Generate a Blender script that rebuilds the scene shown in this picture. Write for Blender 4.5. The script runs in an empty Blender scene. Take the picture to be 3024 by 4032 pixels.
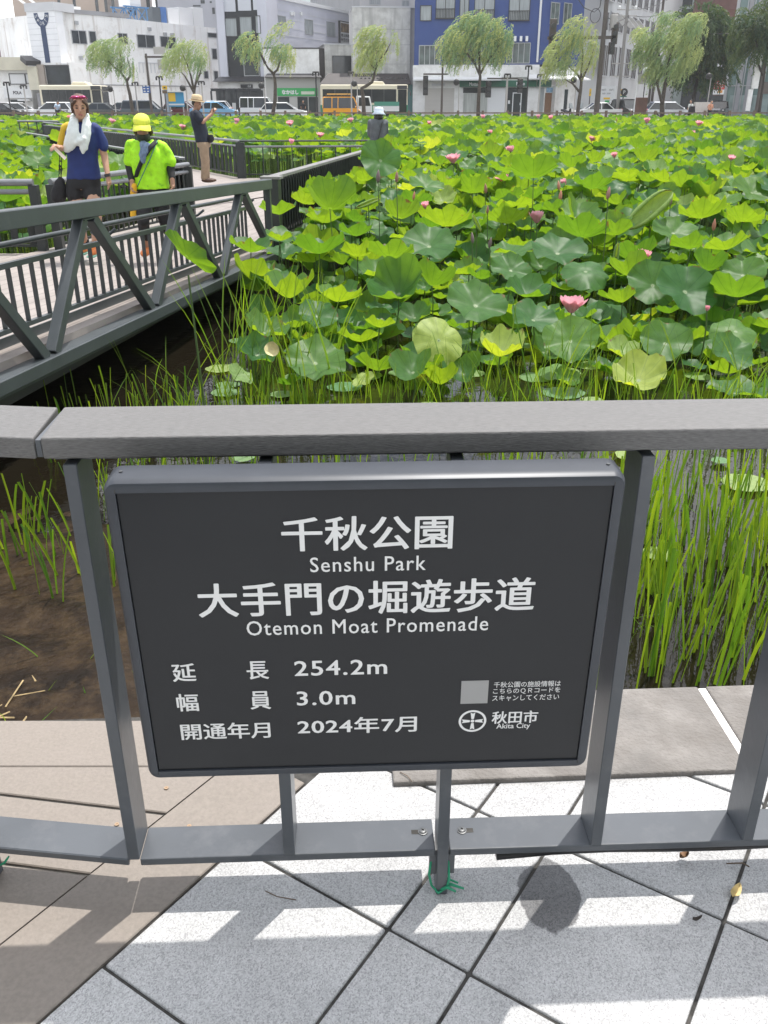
import bpy, bmesh, math, random
from mathutils import Vector, Matrix, Euler, noise
PI = math.pi; R = math.radians
scene = bpy.context.scene
COL = scene.collection
rng = random.Random(7)

# ------------------------------------------------------------------ camera, sky, sun, exposure
FPX, TH, EYE = 3450.0, R(25.0), 1.26          # focal length in photo pixels, downward pitch, eye height above the paving
cam_d = bpy.data.cameras.new('camera'); cam = bpy.data.objects.new('camera', cam_d); COL.objects.link(cam)
cam.location = (0, 0, EYE); cam.rotation_euler = (PI/2 - TH, 0, 0)
cam_d.sensor_fit = 'VERTICAL'; cam_d.sensor_height = 24.0; cam_d.sensor_width = 18.0
cam_d.lens = FPX/4032*24.0; cam_d.clip_start = 0.05; cam_d.clip_end = 1500
scene.camera = cam
SUN = Vector((0.20, 0.258, 1.0)).normalized()
world = bpy.data.worlds.new('World'); scene.world = world; world.use_nodes = True
nt = world.node_tree; nt.nodes.clear()
w_out = nt.nodes.new('ShaderNodeOutputWorld'); w_bg = nt.nodes.new('ShaderNodeBackground')
w_sky = nt.nodes.new('ShaderNodeTexSky'); w_sky.sky_type = 'NISHITA'; w_sky.sun_disc = False
w_sky.sun_elevation = math.asin(SUN.z); w_sky.sun_rotation = math.atan2(SUN.x, SUN.y)
w_sky.dust_density = 2.5; w_sky.air_density = 1.0
w_tc = nt.nodes.new('ShaderNodeTexCoord'); w_map = nt.nodes.new('ShaderNodeMapping'); w_map.inputs['Scale'].default_value = (1.6, 1.6, 4.0)
w_n = nt.nodes.new('ShaderNodeTexNoise'); w_n.inputs['Scale'].default_value = 1.7; w_n.inputs['Detail'].default_value = 6
w_r = nt.nodes.new('ShaderNodeValToRGB'); w_r.color_ramp.elements[0].position = 0.36; w_r.color_ramp.elements[1].position = 0.6
w_mix = nt.nodes.new('ShaderNodeMixRGB'); w_mix.inputs[2].default_value = (13.5, 13.7, 14.0, 1)
nt.links.new(w_tc.outputs['Generated'], w_map.inputs[0]); nt.links.new(w_map.outputs[0], w_n.inputs['Vector'])
nt.links.new(w_n.outputs[0], w_r.inputs[0]); nt.links.new(w_r.outputs[0], w_mix.inputs[0])
nt.links.new(w_sky.outputs[0], w_mix.inputs[1]); nt.links.new(w_mix.outputs[0], w_bg.inputs[0])
w_bg.inputs[1].default_value = 0.112; nt.links.new(w_bg.outputs[0], w_out.inputs[0])
sun_d = bpy.data.lights.new('sun', 'SUN'); sun_d.energy = 3.6; sun_d.angle = R(0.53); sun_d.color = (1.0, 0.955, 0.89)
sun = bpy.data.objects.new('sun', sun_d); COL.objects.link(sun)
sun.rotation_euler = (-SUN).to_track_quat('-Z', 'Y').to_euler()
vs = scene.view_settings; vs.view_transform = 'Standard'; vs.look = 'None'; vs.exposure = 0.46; vs.gamma = 1.0; vs.use_curve_mapping = False
scene.cycles.max_bounces = 8; scene.cycles.transparent_max_bounces = 8

# ------------------------------------------------------------------ measuring helpers (photo pixel -> a point at a known height or distance)
_c, _s = math.cos(TH), math.sin(TH)
def ray(px, py):
    x = (px-1512)/FPX; v = (2016-py)/FPX
    return Vector((x, _c+v*_s, -_s+v*_c))
def atz(px, py, z):
    r = ray(px, py); t = (z-EYE)/r.z
    return Vector((r.x*t, r.y*t, z))
def atd(px, py, d):
    r = ray(px, py); t = d/r.y
    return Vector((r.x*t, d, EYE+r.z*t))

# ------------------------------------------------------------------ scene helpers
def tag(o, label=None, cat=None, group=None, kind=None):
    if label: o['label'] = label
    if cat: o['category'] = cat
    if group: o['group'] = group
    if kind: o['kind'] = kind
    return o
def empty(name, loc, label=None, cat=None, group=None, rz=0.0):
    o = bpy.data.objects.new(name, None); COL.objects.link(o); o.location = loc; o.rotation_euler = (0, 0, rz)
    o.empty_display_size = 0.1
    return tag(o, label, cat, group)
def base_of(o):
    v = Vector((0, 0, 0))
    while o is not None:
        v += o.location; o = o.parent
    return v
def copy_tree(o, parent=None):
    c = o.copy(); COL.objects.link(c); c.parent = parent
    for ch in list(o.children): copy_tree(ch, c)
    return c

class MB:
    """collects shapes, then becomes ONE mesh object"""
    def __init__(self): self.v = []; self.f = []; self.m = []; self.k = 0
    def mat(self, k): self.k = k; return self
    def add(self, vs, fs):
        b = len(self.v); self.v += [tuple(p) for p in vs]
        for f in fs: self.f.append([b+i for i in f]); self.m.append(self.k)
    def hexa(self, p): self.add(p, [(0,3,2,1),(4,5,6,7),(0,1,5,4),(1,2,6,5),(2,3,7,6),(3,0,4,7)])
    def box(self, lo, hi, M=None):
        x0,y0,z0 = lo; x1,y1,z1 = hi
        p = [Vector(q) for q in ((x0,y0,z0),(x1,y0,z0),(x1,y1,z0),(x0,y1,z0),(x0,y0,z1),(x1,y0,z1),(x1,y1,z1),(x0,y1,z1))]
        if M is not None: p = [M @ q for q in p]
        self.hexa(p); return self
    def bar(self, a, b, w, h, up=(0,0,1), off=(0,0)):
        a = Vector(a); b = Vector(b); d = (b-a).normalized(); up = Vector(up)
        s = d.cross(up)
        if s.length < 1e-4: s = d.cross(Vector((1,0,0)))
        s.normalize(); u = s.cross(d).normalized()
        o = s*off[0]+u*off[1]; s = s*(w/2); u = u*(h/2)
        self.hexa([a+o-s-u, a+o+s-u, b+o+s-u, b+o-s-u, a+o-s+u, a+o+s+u, b+o+s+u, b+o-s+u]); return self
    def tube(self, pts, rad, n=8, cap=True, flat=1.0):
        pts = [Vector(p) for p in pts]; m = len(pts)
        if not hasattr(rad, '__len__'): rad = [rad]*m
        ring = []; prev = None
        for i, p in enumerate(pts):
            d = (pts[min(i+1,m-1)]-pts[max(i-1,0)])
            d = d.normalized() if d.length > 1e-9 else Vector((0,0,1))
            if prev is None:
                a = d.cross(Vector((0,1,0)));
                if a.length < 0.2: a = d.cross(Vector((1,0,0)))
            else: a = prev - d*prev.dot(d)
            a.normalize(); b = d.cross(a); prev = a
            ring.append([p+(a*math.cos(2*PI*j/n)+b*math.sin(2*PI*j/n)*flat)*rad[i] for j in range(n)])
        vs = [q for r in ring for q in r]; fs = []
        for i in range(m-1):
            for j in range(n):
                k = (j+1) % n; fs.append((i*n+j, i*n+k, (i+1)*n+k, (i+1)*n+j))
        if cap: fs.append(tuple(range(n))[::-1]); fs.append(tuple((m-1)*n+j for j in range(n)))
        self.add(vs, fs); return self
    def ball(self, c, r, n=10, m=7, M=None):
        c = Vector(c); r = Vector(r) if hasattr(r, '__len__') else Vector((r,r,r))
        vs = [Vector((0,0,1))]
        for i in range(1, m):
            t = PI*i/m
            vs += [Vector((math.sin(t)*math.cos(2*PI*j/n), math.sin(t)*math.sin(2*PI*j/n), math.cos(t))) for j in range(n)]
        vs.append(Vector((0,0,-1)))
        vs = [Vector((p.x*r.x, p.y*r.y, p.z*r.z)) for p in vs]
        if M is not None: vs = [M @ p for p in vs]
        vs = [p+c for p in vs]; e = len(vs)-1; fs = []
        for j in range(n):
            k = (j+1) % n; fs.append((0, 1+j, 1+k)); fs.append((e, e-n+k, e-n+j))
            for i in range(m-2): fs.append((1+i*n+j, 1+(i+1)*n+j, 1+(i+1)*n+k, 1+i*n+k))
        self.add(vs, fs); return self
    def prism(self, poly, h0, h1, M=None):
        """polygon in local xy, from h0 to h1 along local z (M maps local to world)"""
        n = len(poly); M = M or Matrix()
        vs = [M @ Vector((x,y,h0)) for x,y in poly]+[M @ Vector((x,y,h1)) for x,y in poly]
        fs = [tuple(range(n))[::-1], tuple(range(n,2*n))]+[(i,(i+1)%n,n+(i+1)%n,n+i) for i in range(n)]
        self.add(vs, fs); return self
    def lathe(self, prof, c=(0,0,0), n=12):
        c = Vector(c); vs = []; fs = []; m = len(prof)
        for r, z in prof: vs += [c+Vector((r*math.cos(2*PI*j/n), r*math.sin(2*PI*j/n), z)) for j in range(n)]
        for i in range(m-1):
            for j in range(n):
                k = (j+1) % n; fs.append((i*n+j, i*n+k, (i+1)*n+k, (i+1)*n+j))
        fs.append(tuple(range(n))[::-1]); fs.append(tuple((m-1)*n+j for j in range(n)))
        self.add(vs, fs); return self
    def build(self, name, mats, parent=None, smooth=False, bevel=0.0, local=False, segs=1, angle=None, recalc=True):
        me = bpy.data.meshes.new(name)
        if not isinstance(mats, (list, tuple)): mats = [mats]
        if parent is not None: loc = Vector((0,0,0)); sh = Vector((0,0,0)) if local else base_of(parent)
        elif local: loc = Vector((0,0,0)); sh = loc
        else:
            xs = [p[0] for p in self.v]; ys = [p[1] for p in self.v]; zs = [p[2] for p in self.v]
            loc = Vector(((min(xs)+max(xs))/2, (min(ys)+max(ys))/2, min(zs))); sh = loc
        me.from_pydata([(p[0]-sh.x, p[1]-sh.y, p[2]-sh.z) for p in self.v], [], self.f)
        for m in mats: me.materials.append(m)
        me.polygons.foreach_set('material_index', self.m)
        if recalc or bevel:
            bm = bmesh.new(); bm.from_mesh(me)
            if recalc: bmesh.ops.recalc_face_normals(bm, faces=bm.faces[:])
            if bevel:
                es = [e for e in bm.edges if e.is_manifold and e.calc_face_angle(0) > 0.5]
                bmesh.ops.bevel(bm, geom=es, offset=bevel, segments=segs, affect='EDGES', profile=0.5, clamp_overlap=True)
            bm.to_mesh(me); bm.free()
        if smooth: me.polygons.foreach_set('use_smooth', [True]*len(me.polygons))
        if smooth and angle: me.set_sharp_from_angle(angle=angle)
        me.update()
        o = bpy.data.objects.new(name, me); COL.objects.link(o); o.location = loc
        if parent is not None: o.parent = parent
        return o

# ------------------------------------------------------------------ material helpers
def _set(b, k, v):
    if k in b.inputs: b.inputs[k].default_value = v
def mat(name, col, rough=0.6, metal=0.0, var=0.0, vscale=8.0, col2=None, bump=0.0, bscale=60.0, spec=0.5, emit=None, stretch=None, trans=0.0, coat=0.0, detail=4.0, dirt=None, dscale=1.2, dpos=(0.45,0.7)):
    m = bpy.data.materials.new(name); m.use_nodes = True; t = m.node_tree; b = t.nodes['Principled BSDF']
    c4 = (*col, 1); _set(b, 'Base Color', c4); _set(b, 'Roughness', rough); _set(b, 'Metallic', metal); _set(b, 'Specular IOR Level', spec)
    _set(b, 'Transmission Weight', trans); _set(b, 'Coat Weight', coat)
    vec = None
    if var or col2 or bump or dirt:
        tc = t.nodes.new('ShaderNodeTexCoord'); mp = t.nodes.new('ShaderNodeMapping'); t.links.new(tc.outputs['Object'], mp.inputs[0])
        if stretch: mp.inputs['Scale'].default_value = stretch
        vec = mp.outputs[0]
    cur = None
    if var or col2:
        n = t.nodes.new('ShaderNodeTexNoise'); n.inputs['Scale'].default_value = vscale; n.inputs['Detail'].default_value = detail; t.links.new(vec, n.inputs['Vector'])
        r = t.nodes.new('ShaderNodeValToRGB'); r.color_ramp.elements[0].position = 0.33; r.color_ramp.elements[1].position = 0.67
        if col2 is None:
            r.color_ramp.elements[0].color = (*[max(0, c*(1-var)) for c in col], 1); r.color_ramp.elements[1].color = (*[min(1, c*(1+var)) for c in col], 1)
        else: r.color_ramp.elements[0].color = c4; r.color_ramp.elements[1].color = (*col2, 1)
        t.links.new(n.outputs[0], r.inputs[0]); cur = r.outputs[0]
    if dirt:
        n = t.nodes.new('ShaderNodeTexNoise'); n.inputs['Scale'].default_value = dscale; n.inputs['Detail'].default_value = 8; n.inputs['Roughness'].default_value = 0.7
        t.links.new(tc.outputs['Object'], n.inputs['Vector'])
        r = t.nodes.new('ShaderNodeValToRGB'); r.color_ramp.elements[0].position = dpos[0]; r.color_ramp.elements[1].position = dpos[1]
        t.links.new(n.outputs[0], r.inputs[0])
        x = t.nodes.new('ShaderNodeMixRGB'); x.inputs[2].default_value = (*dirt, 1); t.links.new(r.outputs[0], x.inputs[0])
        if cur: t.links.new(cur, x.inputs[1])
        else: x.inputs[1].default_value = c4
        cur = x.outputs[0]
    if cur: t.links.new(cur, b.inputs['Base Color'])
    if bump:
        n = t.nodes.new('ShaderNodeTexNoise'); n.inputs['Scale'].default_value = bscale; n.inputs['Detail'].default_value = 4; t.links.new(vec, n.inputs['Vector'])
        bp = t.nodes.new('ShaderNodeBump'); bp.inputs['Strength'].default_value = bump; bp.inputs['Distance'].default_value = 0.01
        t.links.new(n.outputs[0], bp.inputs['Height']); t.links.new(bp.outputs[0], b.inputs['Normal'])
    if emit: _set(b, 'Emission Color', (*emit[:3], 1)); _set(b, 'Emission Strength', emit[3])
    return m

# text -> flat mesh pieces; box = target (width, height); returns verts/faces centred on the origin in the xy plane
def text_mesh(body, w, h, bold=0.0, spacing=1.0):
    cu = bpy.data.curves.new('lettering', 'FONT'); cu.body = body; cu.offset = bold; cu.space_character = spacing; cu.resolution_u = 3
    o = bpy.data.objects.new('lettering', cu); COL.objects.link(o)
    dg = bpy.context.evaluated_depsgraph_get(); dg.update()
    me = bpy.data.meshes.new_from_object(o.evaluated_get(dg))
    vs = [v.co.copy() for v in me.vertices]; fs = [tuple(p.vertices) for p in me.polygons]
    bpy.data.objects.remove(o); bpy.data.curves.remove(cu); bpy.data.meshes.remove(me)
    if not vs: return [], []
    x0 = min(v.x for v in vs); x1 = max(v.x for v in vs); y0 = min(v.y for v in vs); y1 = max(v.y for v in vs)
    sx = w/(x1-x0); sy = h/(y1-y0)
    return [Vector(((v.x-(x0+x1)/2)*sx, (v.y-(y0+y1)/2)*sy, 0)) for v in vs], fs
def put_text(mb, body, c, ux, uy, w, h, bold=0.0, spacing=1.0):
    vs, fs = text_mesh(body, w, h, bold, spacing); c = Vector(c); ux = Vector(ux).normalized(); uy = Vector(uy).normalized()
    mb.add([c+ux*v.x+uy*v.y for v in vs], fs)
# ================================================================== the paving, the deck corner, the kerb, the railing and the sign
M_slab = mat('granite paving', (0.50,0.51,0.53), 0.8, bump=0.25, bscale=420)
def speckle(m, base, dark, lite, sc=470):
    t = m.node_tree; b = t.nodes['Principled BSDF']
    tc = t.nodes.new('ShaderNodeTexCoord')
    v1 = t.nodes.new('ShaderNodeTexVoronoi'); v1.inputs['Scale'].default_value = sc; t.links.new(tc.outputs['Object'], v1.inputs['Vector'])
    r1 = t.nodes.new('ShaderNodeValToRGB'); e = r1.color_ramp.elements; e[0].position = 0.10; e[0].color = (*dark,1); e[1].position = 0.42; e[1].color = (*base,1)
    x = e.new(0.92); x.color = (*lite,1)
    t.links.new(v1.outputs['Color'], r1.inputs[0])
    n = t.nodes.new('ShaderNodeTexNoise'); n.inputs['Scale'].default_value = 3.5; n.inputs['Detail'].default_value = 9; n.inputs['Roughness'].default_value = 0.75
    t.links.new(tc.outputs['Object'], n.inputs['Vector'])
    r2 = t.nodes.new('ShaderNodeValToRGB'); r2.color_ramp.elements[0].color = (0.78,0.78,0.78,1); r2.color_ramp.elements[1].color = (1.1,1.1,1.1,1); r2.color_ramp.elements[0].position=0.3; r2.color_ramp.elements[1].position=0.7
    t.links.new(n.outputs[0], r2.inputs[0])
    mx = t.nodes.new('ShaderNodeMixRGB'); mx.blend_type = 'MULTIPLY'; mx.inputs[0].default_value = 1; t.links.new(r1.outputs[0], mx.inputs[1]); t.links.new(r2.outputs[0], mx.inputs[2])
    t.links.new(mx.outputs[0], b.inputs['Base Color']); return mx
mx = speckle(M_slab, (0.435,0.44,0.446), (0.30,0.30,0.305), (0.57,0.575,0.58))
# the wet patch: a damp stain with a shape of its own (object space of the paving = world space)
def stain(m, mx, cx, cy, ax, ay, ang, f=0.35):
    t = m.node_tree; b = t.nodes['Principled BSDF']
    tc = t.nodes.new('ShaderNodeTexCoord'); mp = t.nodes.new('ShaderNodeMapping'); mp.vector_type = 'TEXTURE'
    mp.inputs['Location'].default_value = (cx,cy,0); mp.inputs['Rotation'].default_value = (0,0,ang); mp.inputs['Scale'].default_value = (ax,ay,1)
    t.links.new(tc.outputs['Object'], mp.inputs[0])
    n = t.nodes.new('ShaderNodeTexNoise'); n.inputs['Scale'].default_value = 2.2; n.inputs['Detail'].default_value = 5; t.links.new(mp.outputs[0], n.inputs['Vector'])
    gr = t.nodes.new('ShaderNodeTexGradient'); gr.gradient_type = 'SPHERICAL'; t.links.new(mp.outputs[0], gr.inputs[0])
    ad = t.nodes.new('ShaderNodeMath'); ad.operation = 'MULTIPLY_ADD'; ad.inputs[1].default_value = 0.42; t.links.new(n.outputs[0], ad.inputs[0]); t.links.new(gr.outputs[1] if len(gr.outputs)>1 else gr.outputs[0], ad.inputs[2])
    r = t.nodes.new('ShaderNodeValToRGB'); r.color_ramp.elements[0].position = 0.375; r.color_ramp.elements[1].position = 0.425; r.color_ramp.elements[1].color = (f,f,f*1.02,1); r.color_ramp.elements[0].color = (1,1,1,1)
    t.links.new(ad.outputs[0], r.inputs[0])
    m2 = t.nodes.new('ShaderNodeMixRGB'); m2.blend_type = 'MULTIPLY'; m2.inputs[0].default_value = 1; t.links.new(mx.outputs[0], m2.inputs[1]); t.links.new(r.outputs[0], m2.inputs[2])
    t.links.new(m2.outputs[0], b.inputs['Base Color'])
stain(M_slab, mx, 0.290, 1.112, 0.066, 0.098, R(-6), 0.36)
M_joint = mat('dark joint sand', (0.055,0.053,0.05), 0.95, var=0.4, vscale=60)
M_plank = mat('composite deck board', (0.222,0.195,0.168), 0.55, var=0.10, vscale=140, stretch=(1,1,1), bump=0.12, bscale=160, dirt=(0.265,0.23,0.208), dscale=1.1, dpos=(0.4,0.85))
M_kerb = mat('grey kerb stone', (0.225,0.212,0.20), 0.85, var=0.28, vscale=7, bump=0.5, bscale=110, dirt=(0.165,0.152,0.14), dscale=5, dpos=(0.45,0.62))
M_mortar = mat('white mortar', (0.85,0.83,0.80), 0.8, var=0.1, vscale=40)
M_rail = mat('wood plastic rail', (0.145,0.142,0.141), 0.48, var=0.27, vscale=120, stretch=(0.8,9,9), bump=0.3, bscale=120, detail=6)
M_steel = mat('dark grey painted steel', (0.088,0.097,0.110), 0.30, var=0.12, vscale=5, bump=0.03, bscale=80, dirt=(0.13,0.137,0.150), dscale=9, dpos=(0.52,0.75))
M_bolt = mat('zinc bolt', (0.13,0.135,0.14), 0.45, 0.6, var=0.2, vscale=200)
M_frame = mat('anodised sign frame', (0.050,0.056,0.068), 0.40, 0.2, var=0.06, vscale=30)
M_panel = mat('charcoal sign panel', (0.015,0.0165,0.020), 0.33, var=0.05, vscale=3, spec=0.35, dirt=(0.022,0.024,0.027), dscale=2.2, dpos=(0.4,0.8))
M_ink = mat('white lettering', (0.80,0.80,0.80), 0.5)
M_green = mat('green plastic cord', (0.02,0.30,0.16), 0.4)

def clip_mesh(o, planes):
    bm = bmesh.new(); bm.from_mesh(o.data)
    for co, no in planes:
        g = bm.verts[:]+bm.edges[:]+bm.faces[:]
        r = bmesh.ops.bisect_plane(bm, geom=g, plane_co=Vector(co)-o.location, plane_no=Vector(no), clear_outer=True)
        es = [e for e in r['geom_cut'] if isinstance(e, bmesh.types.BMEdge)]
        if es: bmesh.ops.holes_fill(bm, edges=es)
    bm.to_mesh(o.data); bm.free()
e1 = Vector((math.cos(R(-33)), math.sin(R(-33)), 0)); e2 = Vector((-e1.y, e1.x, 0)); G0 = Vector((0.007,1.042,0))
bo = Vector((-0.143,1.413,0)); bd = Vector((0.381,0.541,0)).normalized(); bn = Vector((-bd.y, bd.x, 0))   # border board: bd along, bn to the left
kd = Vector((0.72,0.038,0)).normalized(); kn = Vector((-kd.y, kd.x, 0)); ko = Vector((0.019,1.379,0))        # kerb front edge
mb = MB(); cols = [0,0.154,0.471,0.625,0.942,1.096,1.413,1.567,1.884,2.04,2.36,2.51]
cols = [-0.471*k for k in (4,3,2,1)]+cols; cols = sorted(set(round(c,3) for c in cols))
rows = [-1.55,-1.24,-0.93,-0.62,-0.31,0,0.325,0.65,0.975]
g = 0.0030
for a, b in zip(cols, cols[1:]):
    for c, d in zip(rows, rows[1:]):
        dz = rng.uniform(-0.0012, 0.0012)
        p = [G0+e1*u+e2*v for u, v in ((a+g,c+g),(b-g,c+g),(b-g,d-g),(a+g,d-g))]
        mb.hexa([q+Vector((0,0,-0.04)) for q in p]+[q+Vector((0,0,dz)) for q in p])
pav = mb.build('paving', M_slab, bevel=0.003, segs=2); tag(pav, kind='structure', label='pale speckled square paving slabs under the railing')
# move the object origin to the world origin so that the stain sits where it was measured
for v in pav.data.vertices: v.co += pav.location
pav.location = (0,0,0)
clip_mesh(pav, [(bo-bn*0.004, bn), (ko+kn*0.27, kn)])
mb = MB(); mb.box((-2.2,-0.6,-0.10),(2.6,1.72,-0.005))
jb = mb.build('paving_bed', M_joint); tag(jb, kind='structure'); clip_mesh(jb, [(ko+kn*0.26, kn)])
# kerb stones
mb = MB()
def kbox(mb, u0, u1, v0, v1, z0, z1, k=0):
    p = [ko+kd*u+kn*v for u, v in ((u0,v0),(u1,v0),(u1,v1),(u0,v1))]
    mb.k = k; mb.hexa([q+Vector((0,0,z0)) for q in p]+[q+Vector((0,0,z1)) for q in p])
W = 0.285
kbox(mb, 0, 0.737, 0, W, -1.6, 0.012); kbox(mb, 0.757, 1.6, 0, W, -1.6, 0.012); kbox(mb, 1.62, 2.6, 0, W, -1.6, 0.012)
ks = mb.build('kerb_stones', M_kerb, bevel=0.004, segs=2); tag(ks, kind='structure', label='grey kerb stones along the water edge')
mb = MB(); kbox(mb, 0.738, 0.756, 0.001, W-0.004, -1.5, 0.008); kbox(mb, 1.601, 1.619, 0.001, W-0.004, -1.5, 0.008)
tag(mb.build('mortar_joints', M_mortar), kind='structure')
# timber-look deck: border boards, then boards running to the left
mb = MB()
def along(mb, o, d, n, l0, l1, w0, w1, z0, z1):
    p = [o+d*u+n*v for u, v in ((l0,w0),(l1,w0),(l1,w1),(l0,w1))]
    mb.hexa([q+Vector((0,0,z0)) for q in p]+[q+Vector((0,0,z1)) for q in p])
along(mb, bo, bd, bn, -2.2, -0.030, 0.002, 0.168, -0.03, 0.002)
dk_border = mb.build('deck_border_board', M_plank, bevel=0.002)
tag(dk_border, kind='structure')
M_plank2 = M_plank
mb = MB(); dd_ = Vector((-1,0.155,0)).normalized(); dn_ = Vector((0.155,1,0)).normalized()
o0 = Vector((-0.416,1.303,0))
for k in range(-12, 1):
    along(mb, o0, dd_, dn_, -0.6, 2.2, k*0.163+0.003-0.163, k*0.163-0.163+0.160, -0.03, 0.001+rng.uniform(-0.001,0.001))
along(mb, o0, dd_, dn_, -0.6, 2.2, 0.003, 0.20, -0.03, 0.0005)
dk = mb.build('deck_boards', M_plank, bevel=0.002); tag(dk, kind='structure', label='brown composite deck boards beside the paving')
clip_mesh(dk, [(bo+bn*0.171, -bn), (Vector((-0.5,1.437,0)), Vector((0.0,1,0)))])
mb = MB(); mb.box((-3.2,1.440,-0.03),(-0.145,1.590,0.001)); mb.box((-3.2,1.572,-0.35),(-0.145,1.588,-0.032))
tag(mb.build('deck_edge_board', M_plank, bevel=0.002), kind='structure')
mb = MB(); mb.box((-3.2,-0.6,-1.6),(-0.15,1.57,-0.036)); jb2 = mb.build('deck_substructure', M_joint); tag(jb2, kind='structure')
mb = MB(); mb.box((-0.145,1.5,-1.6),(0.0185,1.652,-0.012)); tag(mb.build('quay_edge', M_kerb), kind='structure')
mb = MB()
for px, py in ((655,3103),(460,3246),(745,3253)):
    p = atz(px, py, 0.002); mb.lathe([(0.0045,0),(0.0045,0.0012),(0.002,0.0012),(0.0018,0.0006)], p, 10)
tag(mb.build('deck_screws', mat('brass screw', (0.42,0.30,0.20), 0.4, 0.7)), kind='structure')

# ---- railing frame of reference: u along the rail, v away from the viewer
AY = R(2.34); U = Vector((math.cos(AY), math.sin(AY), 0)); V = Vector((-U.y, U.x, 0)); O = Vector((0,1.107,0))
def RP(u, v, z): return O+U*u+V*v+Vector((0,0,z))
MR = Matrix(((U.x,V.x,0,O.x),(U.y,V.y,0,O.y),(0,0,1,0),(0,0,0,1)))
rail = empty('guard_railing', RP(0.0,0.04,0), 'dark grey steel guard railing with wide composite top rail behind the information sign', 'railing')
ul = -0.459; ZT = 0.86; TR = 0.030; WR = 0.132
mb = MB(); x1 = 1.9
mit = -0.006
# straight rail with a mitred left end
pt = [(ul+0.0045,0.0),(x1,0.0),(x1,WR),(ul+mit+0.0045,WR)]
mb.prism(pt, ZT-TR, ZT, MR); tr1 = mb.build('top_rail', M_rail, rail, bevel=0.0025, segs=2)
LD = R(180-9.0); ld = Vector((math.cos(LD), math.sin(LD)))
a = Vector((ul-0.0045,0.0)); b = Vector((ul+mit-0.0045,WR))
ln = Vector((-ld.y, ld.x))*-1
pt = [tuple(a), tuple(b), tuple(b+ld*1.5), tuple(a+ld*1.5)]
mb = MB(); mb.prism(pt[::-1], ZT-TR, ZT, MR); mb.build('top_rail', M_rail, rail, bevel=0.0025, segs=2)
mb = MB(); mb.box((ul-0.0035,0.003,ZT-TR+0.002),(ul+0.0035,WR-0.003,ZT-0.004), MR); mb.build('rail_joint', M_steel, rail)
# flat carrier bar under the rail
mb = MB(); mb.box((ul+0.01,0.025,ZT-TR-0.010),(x1,0.085,ZT-TR-0.0005), MR); mb.build('carrier_bar', M_steel, rail)
ZP = 0.085
posts = [-0.423,-0.161,0.101,0.366,0.632,0.896,1.16,1.42]
for i, u in enumerate(posts):
    z0 = 0.0 if i in (2,6) else ZP+0.0155
    mb = MB()
    if i in (2,6): mb.box((u-0.0095,0.000,0.0),(u+0.0095,0.052,ZT-TR-0.0105), MR)
    else: mb.box((u-0.0095,0.004,z0),(u+0.0095,0.075,ZT-TR-0.0105), MR)
    mb.build('post', M_steel, rail, bevel=0.0012)
def plate(u0, u1):
    mb = MB(); mb.box((u0,0.006,ZP),(u1,0.079,ZP+0.015), MR); p = mb.build('bottom_plate', M_steel, rail, bevel=0.002, segs=2); return p
p1 = plate(-0.4135, 0.101-0.0125); p2 = plate(0.101+0.0125, 1.147); plate(1.173, x1)
mb = MB()
q = [Vector((-0.4325,0.006)), Vector((-0.4325-0.006,0.079))]
mb.prism([tuple(q[0]), tuple(q[1]), tuple(q[1]+ld*1.4), tuple(q[0]+ld*1.4)][::-1], ZP, ZP+0.015, MR); mb.build('bottom_plate', M_steel, rail, bevel=0.002)
for u, par in ((0.070,p1),(0.139,p2)):
    mb = MB(); mb.lathe([(0.0085,0),(0.0085,0.0012),(0.0068,0.0016),(0.0064,0.003),(0.0046,0.0042),(0.0024,0.0042),(0.0022,0.0024)], RP(u,0.048,ZP+0.0152), 16)
    mb.build('bolt', M_bolt, rail, smooth=True, angle=0.6)
    mb = MB(); s = -1 if u < 0.1 else 1
    mb.box((u+s*0.006-0.014,0.043,ZP+0.0151),(u+s*0.006+0.014,0.053,ZP+0.0154), MR); mb.build('slot', M_joint, rail)
for u in (posts[0]-0.285, posts[0]-0.55, posts[0]-0.81, posts[0]-1.07):     # posts of the angled stretch to the left
    e = Vector((ul,0.0))+ld*(ul-u)
    Ml = MR @ Matrix.Translation((e.x, e.y, 0)) @ Matrix.Rotation(R(-9.0), 4, 'Z')
    mb = MB(); mb.box((-0.0095,0.0,0.0),(0.0095,0.052,ZT-TR-0.0005), Ml); mb.build('post', M_steel, rail, bevel=0.0012)
# small clamps under the plate and the foot bracket
mb = MB(); mb.box((0.101-0.022,0.010,ZP-0.045),(0.101+0.022,0.020,ZP-0.0005), MR); mb.build('bracket', M_steel, rail)
# black cable along the foot of the railing on the right
mb = MB(); mb.tube([RP(0.20+0.1*k, 0.035+0.006*math.sin(k*1.3), 0.062-0.006*math.cos(k*0.9)) for k in range(18)], 0.011, 10)
tag(mb.build('cable', mat('black cable', (0.02,0.02,0.022), 0.35), smooth=True), 'black cable running along under the bottom plate of the railing', 'cable')

# ---- the sign
SF = -0.068; SB = -0.020                       # front and back of the sign (v)
sign = empty('information_sign', RP(-0.02,SB,0.342), 'charcoal information sign with white lettering hung on the guard railing', 'sign')
us0, us1, zs0, zs1 = -0.358, 0.309, 0.338, 0.836
MS = MR @ Matrix.Translation((0,SB,zs0)) @ Matrix.Rotation(R(2.4),4,'X') @ Matrix.Translation((0,-SB,-zs0)) @ Matrix(((1,0,0,0),(0,0,-1,0),(0,1,0,0),(0,0,0,1)))   # local x=u, y=z, z=-v
def rrect(x0, x1, y0, y1, r, n=6):
    p = []
    for cx, cy, a in ((x1-r,y0+r,-90),(x1-r,y1-r,0),(x0+r,y1-r,90),(x0+r,y0+r,180)):
        p += [(cx+r*math.cos(R(a+90*k/n)), cy+r*math.sin(R(a+90*k/n))) for k in range(n+1)]
    return p
mb = MB(); fw = 0.0168
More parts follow.
